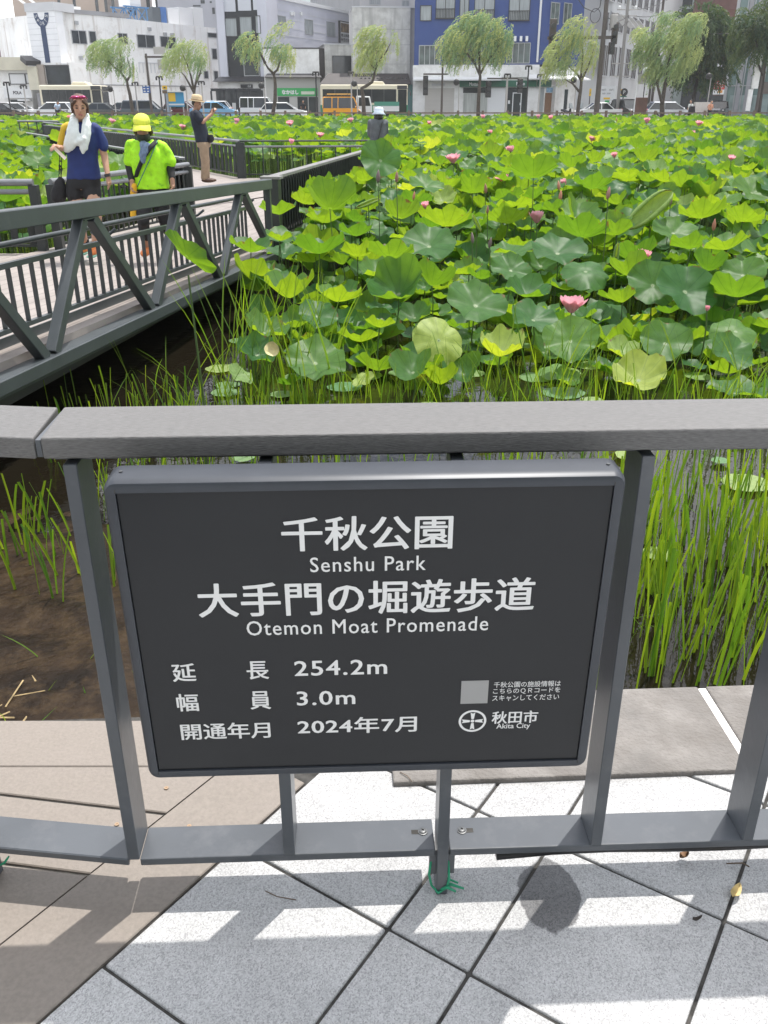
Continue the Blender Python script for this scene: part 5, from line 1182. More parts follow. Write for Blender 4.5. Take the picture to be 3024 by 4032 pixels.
# ---- the person in the neon shirt and cap
D2 = 9.9
def B(cx, cy, dd=0.0): return A(cx, cy, dd, D2)
p2 = empty('person', (B(1190,1370).x, D2, B(1190,1370).z), 'person in a neon shirt, yellow cap and dark face mask on the footbridge', 'person', PEOPLE)
hc = B(1162,315,-0.06); ff = Vector((0.14,-0.95,-0.26)); mb = MB(); f_, sd_, u_ = head(mb, hc, ff, 0.98)
mb.tube([hc-Vector((0,-0.03,0.06)), B(1180,430,0.02), B(1188,470,0.02)], [0.050,0.052,0.066], 12)
loft(mb, [(B(1195,460),0.13,0.08),(B(1210,560),0.155,0.105),(B(1230,720),0.145,0.10),(B(1240,850),0.160,0.105)])
s1, s2 = B(1065,455), B(1335,455); e1_, w1 = B(1060,640,0.04), B(1078,755,-0.10); e2_, w2 = B(1392,640,0.03), B(1405,735,-0.06)
chain(mb, [s1+Vector((0.01,0,-0.01)),e1_,w1], [0.040,0.040,0.028]); hand(mb, w1, (0.05,-0.25,-1), (0.8,-0.3,0), 0.95, 0.8, -1)
chain(mb, [s2+Vector((-0.02,0,-0.02)),e2_,w2], [0.040,0.040,0.028]); hand(mb, w2, (0.05,-0.2,-1), (-0.8,-0.3,0), 0.95, 0.8, 1)
h1, h2 = B(1175,880), B(1305,880); k1_, a1 = B(1170,1080,-0.18), B(1195,1295,0.0); k2_, a2 = B(1345,1080,0.02), B(1400,1240,0.20)
chain(mb, [h1,k1_,B(1178,1170,-0.1),a1], [0.085,0.056,0.052,0.036]); chain(mb, [h2,k2_,B(1368,1150,0.1),a2], [0.085,0.056,0.052,0.036])
for a in (a1,a2): mb.ball(a+Vector((0,-0.06,-0.04)), (0.04,0.09,0.03))
grow(mb, 'body', M_skin2, p2, 0.0065, 3); face(p2, hc, f_, 0.98, sd_, u_, mouth=False)
Rm = Matrix((sd_,f_,u_)).transposed().to_4x4()
mb = MB(); mb.ball(hc-u_*0.078+f_*0.028, (0.066,0.072,0.046), 12, 9, Rm); mb.tube([hc-u_*0.06, B(1180,425,-0.0), B(1184,450,0.0)], [0.066,0.066,0.074], 12); grow(mb, 'face_mask', mat('dark green mask', (0.030,0.040,0.026), 0.8), p2, 0.008, 3)
mb = MB(); mb.ball(hc+u_*0.062-f_*0.012, (0.086,0.097,0.070), 16, 10, Rm); mb.ball(hc+u_*0.052-f_*0.012, (0.087,0.098,0.030), 16, 8, Rm); cp = grow(mb, 'cap', M_neoncap, p2, 0.007, 3, 0.003, 20)
mb = MB(); N = 11; vs = []
for k in range(N):
    a = R(20+140*k/(N-1)); e = hc+u_*(0.044-0.014*abs(math.cos(a)))
    vs += [e+sd_*0.088*math.cos(a)+f_*0.085*math.sin(a), e+sd_*0.100*math.cos(a)+f_*(0.085*math.sin(a)+0.105*math.sin(a)**0.8)-u_*(0.030*abs(math.cos(a))**2+0.018)]
vs2 = [v+u_*0.006 for v in vs]; L = len(vs)
mb.add(vs+vs2, [(2*k,2*k+1,2*k+3,2*k+2) for k in range(N-1)]+[(L+2*k,L+2*k+2,L+2*k+3,L+2*k+1) for k in range(N-1)]+[(2*k+1,L+2*k+1,L+2*k+3,2*k+3) for k in range(N-1)]); mb.build('brim', M_neoncap, cp, smooth=True)
mb = MB()
for k in (-1,1): mb.tube([hc+sd_*k*0.074-f_*0.01+u_*0.005, hc+sd_*k*0.080-f_*0.035-u_*0.06, hc+sd_*k*0.066-f_*0.045-u_*0.10], [0.018,0.022,0.014], 8)
mb.ball(hc-f_*0.05-u_*0.03, (0.08,0.05,0.075), 10, 8, Rm); grow(mb, 'hair', M_hairb, p2, 0.008, 2, 0.004, 40)
mb = MB(); loft(mb, [(B(1185,418,0.02),0.080,0.062),(B(1190,445,0.01),0.135,0.085),(B(1198,500),0.170,0.115),(B(1212,600),0.182,0.128),(B(1232,720),0.180,0.124),(B(1245,815),0.190,0.128)])
chain(mb, [B(1090,450),s1,B(1060,540,0.02),B(1052,592,0.03)], [0.050,0.052,0.058,0.064], 12); chain(mb, [B(1305,458),B(1330,468),B(1372,550,0.02),B(1386,592,0.02)], [0.050,0.052,0.058,0.066], 12)
grow(mb, 'shirt', M_neon, p2, 0.011, 4, 0.011, 11)
for a, b_ in ((B(1058,590,0.03),w1),(B(1385,590,0.02),w2)):
    mb = MB(); m_ = e1_ if b_ is w1 else e2_; chain(mb, [a,m_,m_.lerp(b_,0.88)], [0.052,0.048,0.036]); grow(mb, 'arm_sleeve', M_blk, p2, 0.009, 3)
mb = MB(); loft(mb, [(B(1238,790),0.165,0.112),(B(1240,850),0.178,0.118),(B(1242,885),0.17,0.115)]); chain(mb, [h1,k1_,B(1178,1170,-0.1),a1+Vector((0,0,0.03))], [0.096,0.066,0.060,0.044]); chain(mb, [h2,k2_,B(1368,1150,0.1),a2+Vector((0,0,0.03))], [0.096,0.066,0.060,0.044]); grow(mb, 'leggings', M_blk, p2, 0.011, 3)
for a in (a1,a2):
    mb = MB(); mb.ball(a+Vector((0,-0.07,-0.045)), (0.048,0.125,0.042), 12, 8); mb.ball(a+Vector((0,0,-0.02)), (0.048,0.058,0.055), 10, 8); grow(mb, 'shoe', M_orsh, p2, 0.008, 2)
mb = MB(); mb.tube([B(1165,440,-0.11), B(1180,480,-0.15), B(1165,540,-0.17), B(1175,610,-0.165)], [0.035,0.042,0.040,0.020], 10); mb.tube([B(1205,445,-0.11), B(1190,500,-0.16), B(1160,560,-0.17)], [0.03,0.032,0.02], 8); sc_ = grow(mb, 'scarf', M_lav, None, 0.009, 2, 0.008, 30); tag(sc_, 'blue grey scarf knotted on the chest of the person in the neon shirt', 'scarf')
mb = MB(); mb.tube([B(1275,430,-0.06), B(1225,480,-0.145), B(1170,560,-0.165), B(1120,680,-0.13), B(1105,740,-0.05)], [0.024,0.024,0.022,0.022,0.02], 8, flat=0.5); tag(mb.build('shoulder_strap', M_blk, smooth=True), 'black shoulder strap across the neon shirt', 'strap')
mb = MB(); mb.tube([B(1285,420,-0.06), B(1230,560,-0.165), B(1170,690,-0.16), B(1120,800,-0.14)], 0.005, 6); tag(mb.build('cord', mat('thin green cord', (0.06,0.20,0.16), 0.6), smooth=True), 'thin green cord slung across the neon shirt', 'cord')
mb = MB(); loft(mb, [(B(1096,772,-0.12),0.022,0.02),(B(1094,790,-0.12),0.03,0.02),(B(1090,860,-0.12),0.034,0.016),(B(1090,960,-0.12),0.036,0.016),(B(1088,1045,-0.12),0.034,0.014)]); yb = grow(mb, 'yellow_bag', mat('orange yellow bag', (0.80,0.45,0.02), 0.5), None, 0.007, 2, 0.004, 20); tag(yb, 'orange yellow bag hanging from the hand of the person in the neon shirt', 'bag')

# ---- the man in the straw hat, taking a picture
D3 = 20.0; K3 = 400/1659.0
def Cc(cx, cy, dd=0.0): return atd(700+cx*K3, 340+cy*K3, D3+dd)
man = empty('person', (Cc(470,1575).x, D3, Cc(470,1575).z), 'man in a straw hat and khaki trousers holding up a phone on the boardwalk', 'person', PEOPLE)
hc = Cc(312,290); ff = Vector((0.92,-0.25,-0.12)); mb = MB(); f_, sd_, u_ = head(mb, hc, ff, 1.05)
mb.tube([hc-Vector((0.01,0,0.06)), Cc(292,385), Cc(290,420)], [0.056,0.056,0.07], 10)
loft(mb, [(Cc(300,430),0.11,0.15),(Cc(330,560),0.125,0.16),(Cc(370,720),0.12,0.15),(Cc(410,880),0.125,0.16),(Cc(425,960),0.125,0.155)])
for dy, ex in ((-0.17,0),(0.16,6)):
    s_ = Cc(300,450,dy); e_ = Cc(410+ex,580,dy*1.05); w_ = Cc(555+ex,450,dy*0.30); chain(mb, [s_,e_,w_], [0.055,0.046,0.032], 9); hand(mb, w_, (0.55,-dy*0.5,0.8), (0.1,-dy,0.0), 1.1, 0.7, 1 if dy < 0 else -1)
hp1, hp2 = Cc(425,960,-0.09), Cc(428,960,0.09); kk1, kk2 = Cc(445,1230,-0.10), Cc(455,1230,0.10); an1, an2 = Cc(440,1500,-0.10), Cc(470,1495,0.12)
chain(mb, [hp1,kk1,an1], [0.09,0.062,0.042], 9); chain(mb, [hp2,kk2,an2], [0.09,0.062,0.042], 9)
for a in (an1,an2): mb.ball(a+Vector((0.06,0,-0.05)), (0.10,0.04,0.035))
grow(mb, 'body', M_skin2, man, 0.010, 2); face(man, hc, f_, 1.05, sd_, u_)
Rm = Matrix((sd_,f_,u_)).transposed().to_4x4()
mb = MB(); mb.ball(hc+u_*0.02-f_*0.03, (0.084,0.085,0.075), 12, 8, Rm); grow(mb, 'hair', M_hairk, man, 0.010, 2)
mb = MB(); mb.lathe([(0.150,0.0),(0.155,0.010),(0.108,0.018),(0.100,0.065),(0.090,0.115),(0.055,0.128),(0.01,0.118)], (0,0,0), 20); hatM = Matrix.Translation(hc+u_*0.055-f_*0.005) @ Rm; mb.v = [tuple(hatM @ Vector((x, y*1.12, z))) for x, y, z in mb.v]; ht = mb.build('hat', M_straw2, man, smooth=True)
mb = MB(); mb.lathe([(0.109,0.016),(0.110,0.018),(0.106,0.040),(0.104,0.040)], (0,0,0), 20); mb.v = [tuple(hatM @ Vector((x, y*1.12, z))) for x, y, z in mb.v]; mb.build('hat_band', mat('brown hat band', (0.30,0.20,0.11), 0.8), ht)
mb = MB(); loft(mb, [(Cc(290,395),0.075,0.085),(Cc(293,420),0.115,0.16),(Cc(315,500),0.145,0.19),(Cc(345,620),0.150,0.185),(Cc(380,760),0.145,0.175),(Cc(415,915),0.155,0.185)])
for dy in (-0.17,0.16): chain(mb, [Cc(300,450,dy),Cc(365,540,dy*1.1)], [0.078,0.078], 10)
grow(mb, 'polo_shirt', M_navyp, man, 0.014, 3, 0.010, 10)
mb = MB(); loft(mb, [(Cc(418,900),0.145,0.172),(Cc(426,960),0.145,0.178),(Cc(428,990),0.14,0.17)]); chain(mb, [hp1,kk1,Cc(438,1490,-0.10)], [0.104,0.088,0.076], 10); chain(mb, [hp2,kk2,Cc(465,1485,0.12)], [0.104,0.088,0.076], 10); grow(mb, 'trousers', M_khaki, man, 0.014, 3, 0.010, 9)
for a in (an1,an2):
    mb = MB(); mb.ball(a+Vector((0.07,-0.01,-0.045)), (0.15,0.055,0.045)); mb.ball(a+Vector((0,0,-0.02)), (0.07,0.055,0.06)); grow(mb, 'shoe', M_brsh, man, 0.010, 2)
mb = MB(); c = Cc(592,385,0.0); mb.box((c.x-0.006,c.y-0.075,c.z-0.04),(c.x+0.006,c.y+0.075,c.z+0.04)); tag(mb.build('phone', M_blk, bevel=0.004), 'dark phone held up by the man in the straw hat', 'phone')
mb = MB(); loft(mb, [(Cc(535,790,-0.05),0.04,0.06),(Cc(545,830,-0.05),0.06,0.09),(Cc(548,880,-0.05),0.055,0.09),(Cc(540,920,-0.05),0.03,0.06)]); wb = grow(mb, 'waist_bag', M_blk, None, 0.010, 3); tag(wb, 'black waist bag at the belt of the man in the straw hat', 'bag')

# ---- the person in the grey jacket, seen from behind
D4 = 21.4; K4 = 200/1659.0
def E_(cx, cy, dd=0.0): return atd(1400+cx*K4, 380+cy*K4, D4+dd)
gp = empty('person', (E_(720,1000).x, D4, ZD), 'person in a grey jacket and pale hat, seen from behind at the louvre wall end', 'person', PEOPLE)
hc = E_(760,560); ff = Vector((0.25,0.95,-0.1)); mb = MB(); f_, sd_, u_ = head(mb, hc, ff, 1.0)
mb.tube([hc-Vector((0,0,0.07)), E_(745,720), E_(740,780)], [0.05,0.052,0.066], 10)
loft(mb, [(E_(735,800),0.15,0.09),(E_(735,1000),0.155,0.105),(E_(740,1300),0.13,0.095),(E_(740,1650),0.16,0.11)])
g1, g2 = E_(490,850), E_(965,850); q1, q2 = E_(470,1200,0.1), E_(985,1230,0.08); v1, v2 = E_(520,1330,0.28), E_(960,1340,0.28)
chain(mb, [g1,q1,v1], [0.05,0.042,0.03]); chain(mb, [g2,q2,v2], [0.05,0.042,0.03]); hand(mb, v1, (0.3,0.9,0.2), (0,0,-1), 1, 0.6, 1); hand(mb, v2, (-0.3,0.9,0.2), (0,0,-1), 1, 0.6, -1)
zb = ZD
for dx in (-0.09,0.09): chain(mb, [E_(740,1700)+Vector((dx,0,0)), Vector((gp.location.x+dx*1.1,D4,zb+0.46)), Vector((gp.location.x+dx*1.1,D4,zb+0.08))], [0.085,0.056,0.04]); mb.ball((gp.location.x+dx*1.1,D4+0.06,zb+0.035), (0.042,0.11,0.034))
grow(mb, 'body', M_skin, gp, 0.010, 2)
mb = MB(); Rm = Matrix((sd_,f_,u_)).transposed().to_4x4(); mb.ball(hc-f_*0.02-u_*0.03, (0.105,0.095,0.085), 12, 8, Rm); mb.ball(hc-f_*0.03-u_*0.085, (0.11,0.08,0.06), 12, 8, Rm); grow(mb, 'hair', M_hairk, gp, 0.010, 2, 0.006, 30)
mb = MB(); mb.lathe([(0.150,-0.055),(0.155,-0.045),(0.108,0.0),(0.105,0.05),(0.088,0.095),(0.03,0.108)], (0,0,0), 18); hM = Matrix.Translation(hc+u_*0.030) @ Rm; mb.v = [tuple(hM @ Vector(v)) for v in mb.v]; mb.build('hat', M_pale, gp, smooth=True)
mb = MB(); loft(mb, [(E_(740,700),0.075,0.075),(E_(735,770),0.160,0.10),(E_(735,880),0.205,0.135),(E_(735,1100),0.195,0.140),(E_(745,1350),0.190,0.140),(E_(745,1640),0.205,0.150),(E_(745,1720),0.205,0.150)])
chain(mb, [g1,q1,v1], [0.072,0.066,0.050]); chain(mb, [g2,q2,v2], [0.072,0.066,0.050]); grow(mb, 'jacket', M_jack, gp, 0.014, 3, 0.012, 10)
mb = MB()
for dx in (-0.09,0.09): chain(mb, [E_(740,1700)+Vector((dx,0,0)), Vector((gp.location.x+dx*1.1,D4,zb+0.46)), Vector((gp.location.x+dx*1.1,D4,zb+0.10))], [0.105,0.082,0.07])
grow(mb, 'trousers', M_blk, gp, 0.014, 3)
mb = MB(); loft(mb, [(E_(570,1420,-0.16),0.10,0.05),(E_(570,1480,-0.17),0.14,0.06),(E_(570,1620,-0.17),0.15,0.06),(E_(570,1680,-0.17),0.11,0.05)]); mb.tube([E_(700,1500,-0.16), E_(800,1150,-0.17), E_(870,860,-0.14), E_(880,790,-0.03)], 0.016, 6); sb_ = grow(mb, 'shoulder_bag', M_bagg, None, 0.012, 2); tag(sb_, 'dark grey shoulder bag on the back of the person in the grey jacket', 'bag')

# ================================================================== the street beyond the moat
ZR = -0.10
M_road = mat('asphalt', (0.055,0.055,0.057), 0.85, var=0.25, vscale=2, dirt=(0.075,0.073,0.07), dscale=0.3)
M_walk = mat('sidewalk paving', (0.30,0.29,0.28), 0.85, var=0.15, vscale=3)
M_quay = mat('quay stone', (0.22,0.21,0.19), 0.9, var=0.3, vscale=2)
def flat(name, x0, x1, y0, y1, z, m):
    mb = MB(); mb.add([(x0,y0,z),(x1,y0,z),(x1,y1,z),(x0,y1,z)], [(0,1,2,3)]); return tag(mb.build(name, m, recalc=False), kind='structure')
flat('ground', -700, 700, 72.5, 1200, ZR-0.02, M_walk)
flat('road', -300, 300, 83.5, 101.0, ZR, M_road)
mb = MB(); mb.box((-200,71.8,ZW-1.0),(200,72.6,ZR+0.02)); tag(mb.build('quay_wall', M_quay), kind='structure')
for y0 in (83.2, 101.0):
    mb = MB(); mb.box((-200,y0,ZR-0.05),(200,y0+0.25,ZR+0.13)); tag(mb.build('kerb', M_walk), kind='structure')
mb = MB()
for k in range(-18, 19): mb.add([(k*6.0,92.2,ZR+0.004),(k*6.0+3,92.2,ZR+0.004),(k*6.0+3,92.35,ZR+0.004),(k*6.0,92.35,ZR+0.004)], [(0,1,2,3)])
tag(mb.build('road_marking', mat('white road paint', (0.75,0.75,0.73), 0.7), recalc=False), kind='structure')

class Facade:
    """a vertical wall plane through two plan points; measures the photograph on that plane"""
    def __init__(s, pxa, da, pxb, db, yref=430):
        a = atd(pxa, yref, da); b = atd(pxb, yref, db)
        s.o = Vector((a.x,a.y,0)); s.L = (Vector((b.x,b.y,0))-s.o).length; s.u = (Vector((b.x,b.y,0))-s.o).normalized(); s.n = Vector((s.u.y,-s.u.x,0))   # n towards the viewer
    def hit(s, px, py, off=0.0):
        r = ray(px, py); o = Vector((0,0,EYE)); t = (s.o+s.n*off-o).dot(s.n)/r.dot(s.n); p = o+r*t
        return (p-s.o).dot(s.u), p.z
    def P(s, u, z, off=0.0): return s.o+s.u*u+s.n*off+Vector((0,0,z))
    def rect(s, x0, x1, y0, y1, off=0.0):
        ym = (y0+y1)/2; xm = (x0+x1)/2
        return s.hit(x0,ym,off)[0], s.hit(x1,ym,off)[0], s.hit(xm,y1,off)[1], s.hit(xm,y0,off)[1]
    def slab(s, mb, u0, u1, z0, z1, o0, o1):
        mb.hexa([s.P(u0,z0,o1), s.P(u1,z0,o1), s.P(u1,z0,o0), s.P(u0,z0,o0), s.P(u0,z1,o1), s.P(u1,z1,o1), s.P(u1,z1,o0), s.P(u0,z1,o0)])
    def part(s, name, parent, m, x0, x1, y0, y1, o0, o1, zmin=None, bevel=0):
        u0, u1, z0, z1 = s.rect(x0,x1,y0,y1)
        if zmin is not None: z0 = zmin
        mb = MB(); s.slab(mb, u0, u1, z0, z1, o0, o1); return mb.build(name, m, parent, bevel=bevel)
    def block(s, name, parent, m, u0, u1, z1, depth, z1b=None, z0=ZR-0.03):
        """solid body behind the facade; the roof may fall from z1 to z1b along u"""
        z1b = z1 if z1b is None else z1b; mb = MB()
        mb.hexa([s.P(u0,z0,0), s.P(u1,z0,0), s.P(u1,z0,-depth), s.P(u0,z0,-depth), s.P(u0,z1,0), s.P(u1,z1b,0), s.P(u1,z1b,-depth), s.P(u0,z1,-depth)])
        return mb.build(name, m, parent)
    def window(s, parent, x0, x1, y0, y1, glass, frame, mull=1, fw=0.07, rail=False, sill=True):
        u0, u1, z0, z1 = s.rect(x0,x1,y0,y1)
        mb = MB(); s.slab(mb, u0, u1, z0, z1, 0.004, 0.03); w = mb.build('window', glass, parent)
        mb = MB()
        for a, b, c, d in ((u0-fw,u1+fw,z1,z1+fw),(u0-fw,u1+fw,z0-fw,z0),(u0-fw,u0,z0,z1),(u1,u1+fw,z0,z1)): s.slab(mb, a, b, c, d, 0.003, 0.09)
        for k in range(1, mull+1):
            uc = u0+(u1-u0)*k/(mull+1); s.slab(mb, uc-fw*0.45, uc+fw*0.45, z0, z1, 0.031, 0.075)
        if rail:
            for k in range(13):
                uc = u0+(u1-u0)*k/12; s.slab(mb, uc-0.02, uc+0.02, z0, z0+0.75, 0.16, 0.20)
            s.slab(mb, u0-0.1, u1+0.1, z0+0.75, z0+0.82, 0.14, 0.22); s.slab(mb, u0-0.1, u1+0.1, z0-0.12, z0-0.02, 0.091, 0.22)
        mb.build('frame', frame, w); return w
    def text(s, parent, body, x0, x1, y0, y1, off, m, bold=0.03):
        u0, u1, z0, z1 = s.rect(x0,x1,y0,y1); mb = MB(); h = z1-z0; d = bold*h
        for i, (dx, dz) in enumerate(((0,0),(-1,0),(1,0),(0,1),(0,-1))):
            put_text(mb, body, s.P((u0+u1)/2+dx*d, (z0+z1)/2+dz*d, off+0.002*i), s.u, (0,0,1), u1-u0, h)
        return mb.build('lettering', m, parent, recalc=False)
def bld(name, f, u, label): return empty(name, f.P(u, ZR, 0), label, 'building', 'buildings along the street')

M_white = mat('stained white render', (0.84,0.84,0.83), 0.85, var=0.05, vscale=0.5, dirt=(0.50,0.45,0.40), dscale=0.55, dpos=(0.55,0.78))
def streaks(m, col, lo=0.55, hi=0.75, sc=1.0):
    t = m.node_tree; b = t.nodes['Principled BSDF']; src = b.inputs['Base Color'].links[0].from_socket
    tc = t.nodes.new('ShaderNodeTexCoord'); mp = t.nodes.new('ShaderNodeMapping'); mp.inputs['Scale'].default_value = (0.9*sc,0.9*sc,0.07*sc); t.links.new(tc.outputs['Object'], mp.inputs[0])
    n = t.nodes.new('ShaderNodeTexNoise'); n.inputs['Scale'].default_value = 1.6; n.inputs['Detail'].default_value = 6; t.links.new(mp.outputs[0], n.inputs['Vector'])
    r = t.nodes.new('ShaderNodeValToRGB'); r.color_ramp.elements[0].position = lo; r.color_ramp.elements[1].position = hi; t.links.new(n.outputs[0], r.inputs[0])
    x = t.nodes.new('ShaderNodeMixRGB'); x.inputs[2].default_value = (*col,1); t.links.new(r.outputs[0], x.inputs[0]); t.links.new(src, x.inputs[1]); t.links.new(x.outputs[0], b.inputs['Base Color'])
streaks(M_white, (0.42,0.36,0.31))
M_tile = mat('white panel', (0.85,0.86,0.88), 0.5, var=0.04, vscale=0.6)
M_conc = mat('board marked concrete', (0.60,0.60,0.58), 0.9, var=0.10, vscale=1.2, dirt=(0.38,0.38,0.36), dscale=0.7); streaks(M_conc, (0.36,0.36,0.35), 0.5, 0.72, 1.3)
M_beige = mat('beige tower', (0.47,0.385,0.32), 0.8, var=0.06, vscale=0.4)
M_orange = mat('terracotta tower', (0.60,0.36,0.24), 0.8, var=0.06, vscale=0.4)
M_greyb = mat('grey wall', (0.36,0.36,0.38), 0.8, var=0.10, vscale=0.5, dirt=(0.28,0.27,0.27), dscale=0.4)
M_lgrey = mat('light grey wall', (0.60,0.61,0.63), 0.75, var=0.06, vscale=0.5)
M_siding = mat('pale blue grey siding', (0.55,0.56,0.63), 0.6, var=0.05, vscale=0.5)
M_black = mat('black cladding', (0.016,0.019,0.024), 0.5, var=0.2, vscale=1)
M_blue = mat('cobalt blue wall', (0.028,0.062,0.22), 0.55, var=0.08, vscale=0.6, dirt=(0.035,0.075,0.24), dscale=0.4)
M_shop = mat('off white shop wall', (0.78,0.78,0.77), 0.7, var=0.05, vscale=1, dirt=(0.55,0.54,0.52), dscale=0.6)
M_roofd = mat('dark roof sheet', (0.045,0.045,0.05), 0.5, var=0.2, vscale=2)
M_roofb = mat('dark brown roof', (0.038,0.032,0.032), 0.55, var=0.2, vscale=2)
M_glass = mat('dark window glass', (0.035,0.042,0.048), 0.12, var=0.35, vscale=0.8, spec=0.6)
M_curt = mat('curtained window', (0.30,0.33,0.34), 0.3, var=0.18, vscale=3, stretch=(3,3,0.2), spec=0.6)
M_alu = mat('aluminium frame', (0.42,0.43,0.44), 0.4, 0.3)
M_dkf = mat('dark frame', (0.05,0.05,0.052), 0.5)
M_shut = mat('roller shutter', (0.50,0.48,0.45), 0.5, var=0.06, vscale=4, stretch=(0.1,0.1,12))
M_greens = mat('dark green signboard', (0.015,0.11,0.065), 0.5)
M_bgreen = mat('bright green banner', (0.035,0.36,0.10), 0.55)
M_teal = bpy.data.materials.new('teal glass curtain wall'); M_teal.use_nodes = True; b = M_teal.node_tree.nodes['Principled BSDF']; _set(b,'Base Color',(0.16,0.235,0.225,1)); _set(b,'Roughness',0.15); _set(b,'Specular IOR Level',0.7)
M_rust = mat('red brown brick', (0.15,0.07,0.06), 0.8, var=0.1, vscale=1)
M_red = mat('red sign', (0.55,0.045,0.04), 0.5)
M_txtd = mat('dark letters', (0.05,0.05,0.055), 0.6)
M_cream = mat('cream band', (0.60,0.57,0.46), 0.8, var=0.06, vscale=1)
M_steelb = mat('blue painted steel', (0.06,0.17,0.34), 0.5, var=0.15, vscale=2)
M_tankb = mat('blue tank side', (0.05,0.13,0.33), 0.5, var=0.1, vscale=1)
M_dtank = mat('dark tank front', (0.07,0.085,0.10), 0.6)
M_wood = mat('wood door', (0.20,0.11,0.06), 0.6, var=0.2, vscale=4, stretch=(6,6,1))
M_wframe = mat('white frame', (0.7,0.71,0.72), 0.5)

# --- far left
f = Facade(-60, 220, 47, 222); t = bld('tower_block', f, 8, 'terracotta tower block at the left edge of the photo, far behind the shops')
f.block('wall', t, M_orange, 0, f.L, 40, 12)
f = Facade(60, 160, 130, 160); t = bld('roof_house', f, 2, 'dark brown grey box building standing behind the left roofs, against the sky')
f.block('wall', t, M_greyb, 0, f.L, f.hit(85,92)[1], 8)
f = Facade(-60, 128, 150, 132); t = bld('grey_building', f, 5, 'grey building with roof railing and air conditioners above the cream shop at the far left')
zt = f.hit(40,150)[1]; f.block('wall', t, M_greyb, 0, f.L, f.hit(40,212)[1], 9)
mb = MB(); f.slab(mb, 0, f.L, f.hit(40,226)[1], f.hit(40,212)[1]+0.35, 0.003, 0.3); mb.build('parapet', mat('brown parapet', (0.30,0.24,0.22), 0.8), t)
mb = MB(); u0 = f.hit(0,170)[0]
f.slab(mb, u0-2, f.hit(82,170)[0], f.hit(40,158)[1], f.hit(40,135)[1], -5, -4); f.slab(mb, f.hit(70,170)[0], f.hit(82,170)[0], f.hit(40,220)[1], f.hit(40,135)[1], -4, -1.0)
mb.build('canopy', M_lgrey, t)
mb = MB(); z0 = f.hit(40,212)[1]+0.35
for k in range(14): f.slab(mb, f.hit(0,200)[0]+k*0.55, f.hit(0,200)[0]+k*0.55+0.06, z0, f.hit(40,178)[1], -0.06, 0.0)
f.slab(mb, 0, f.L, f.hit(40,178)[1], f.hit(40,178)[1]+0.07, -0.07, 0.01); mb.build('roof_railing', M_alu, t)
for x in (10, 35, 62, 82):
    mb = MB(); f.slab(mb, f.hit(x,190)[0]-0.45, f.hit(x,190)[0]+0.45, z0, f.hit(x,174)[1], -1.6, -0.8); mb.build('air_conditioner', M_wframe, t)
f = Facade(-70, 108, 133, 108); t = bld('shop_building', f, 6, 'small white corner shop reading POLA with a cream parapet at the left edge')
f.block('wall', t, M_shop, 0, f.L, f.hit(60,230)[1], 7)
f.part('parapet', t, M_cream, -60, 108, 226, 277, 0.004, 0.5)
f.window(t, 40, 99, 292, 330, M_wframe, M_dkf, 0); f.window(t, 103, 115, 292, 327, M_wframe, M_dkf, 0)
f.part('sign_board', t, M_wframe, 22, 128, 345, 386, 0.004, 0.35)
f.text(t, 'POLA', 57, 89, 359, 371, 0.36, M_txtd, 0.06)
f.part('shop_window', t, M_glass, 45, 100, 392, 440, 0.004, 0.06)
mb = MB(); u0, u1, z0, z1 = f.rect(84,126,383,397); f.slab(mb, u0, u1, z0, z0+0.15, 0.1, 1.2); mb.build('awning', M_wframe, t)

# --- white building with the round emblem
f = Facade(160, 107, 300, 105); t = bld('white_building', f, 2.5, 'long stained white building with a tiled corner tower and round dark blue emblem')
zt = f.hit(165,44)[1]; zb = f.hit(190,247)[1]
mb = MB(); ut = f.hit(240,240)[0]
f.slab(mb, 0, ut, zb, zt, -1.2, 0.0); tower = mb.build('tower', M_tile, t)
g = Facade(242, 105.6, 285, 108.0, 244)
mb = MB(); g.slab(mb, 0.0, g.L, zb, zt+0.25, -0.35, 0.06); mb.build('tower_side', M_white, t)
mb = MB(); f.slab(mb, -0.1, ut+0.1, zt, zt+0.8, -3.0, 0.08); mb.build('tower_cap', M_lgrey, t)
mb = MB()
for k in range(1, 9): z = zb+(zt-zb)*k/9; f.slab(mb, 0, ut, z-0.02, z+0.02, -0.1, 0.004)
mb.build('panel_joints', M_lgrey, tower)
# emblem: half ring with letters and a stripe below
M_navy = mat('navy emblem', (0.035,0.06,0.13), 0.6)
uc, zc_ = f.hit(161, 48); ro = (f.hit(190,60)[0]-f.hit(131,60)[0])/2; ro = abs(ro)
zc_ = zt-0.15; N = 28; ring = []
for k in range(N+1):
    a = PI+PI*k/N; ring.append((math.cos(a), math.sin(a)))
mb = MB(); sq = 1.35
mb.add([f.P(uc+ro*x, zc_+ro*y*sq, 0.03) for x, y in ring]+[f.P(uc+ro*0.47*x, zc_+ro*0.47*y*sq, 0.03) for x, y in ring], [(k,k+1,N+2+k,N+1+k) for k in range(N)])
u0 = f.hit(162,120)[0]; w = 0.17*ro*2
mb.add([f.P(uc-w, zc_-ro*sq+0.1, 0.03), f.P(uc+w, zc_-ro*sq+0.1, 0.03), f.P(uc+w, zb, 0.03), f.P(uc-w, zb, 0.03)], [(0,1,2,3)])
em = mb.build('emblem', M_navy, t, recalc=False)
mb = MB()
for k, ch in enumerate('SPORTS'):
    a = R(197+k*29.2); r_ = ro*0.73; c = f.P(uc+r_*math.cos(a), zc_+r_*math.sin(a)*sq, 0.05); ta = a+PI/2
    put_text(mb, ch, c, f.u*math.cos(ta)+Vector((0,0,math.sin(ta))), -f.u*math.sin(ta)+Vector((0,0,math.cos(ta))), ro*0.26, ro*0.34)
mb.build('lettering', M_wframe, em, recalc=False)
f.block('wall', t, M_white, 0.8, f.L-0.05, zb, 2.5)
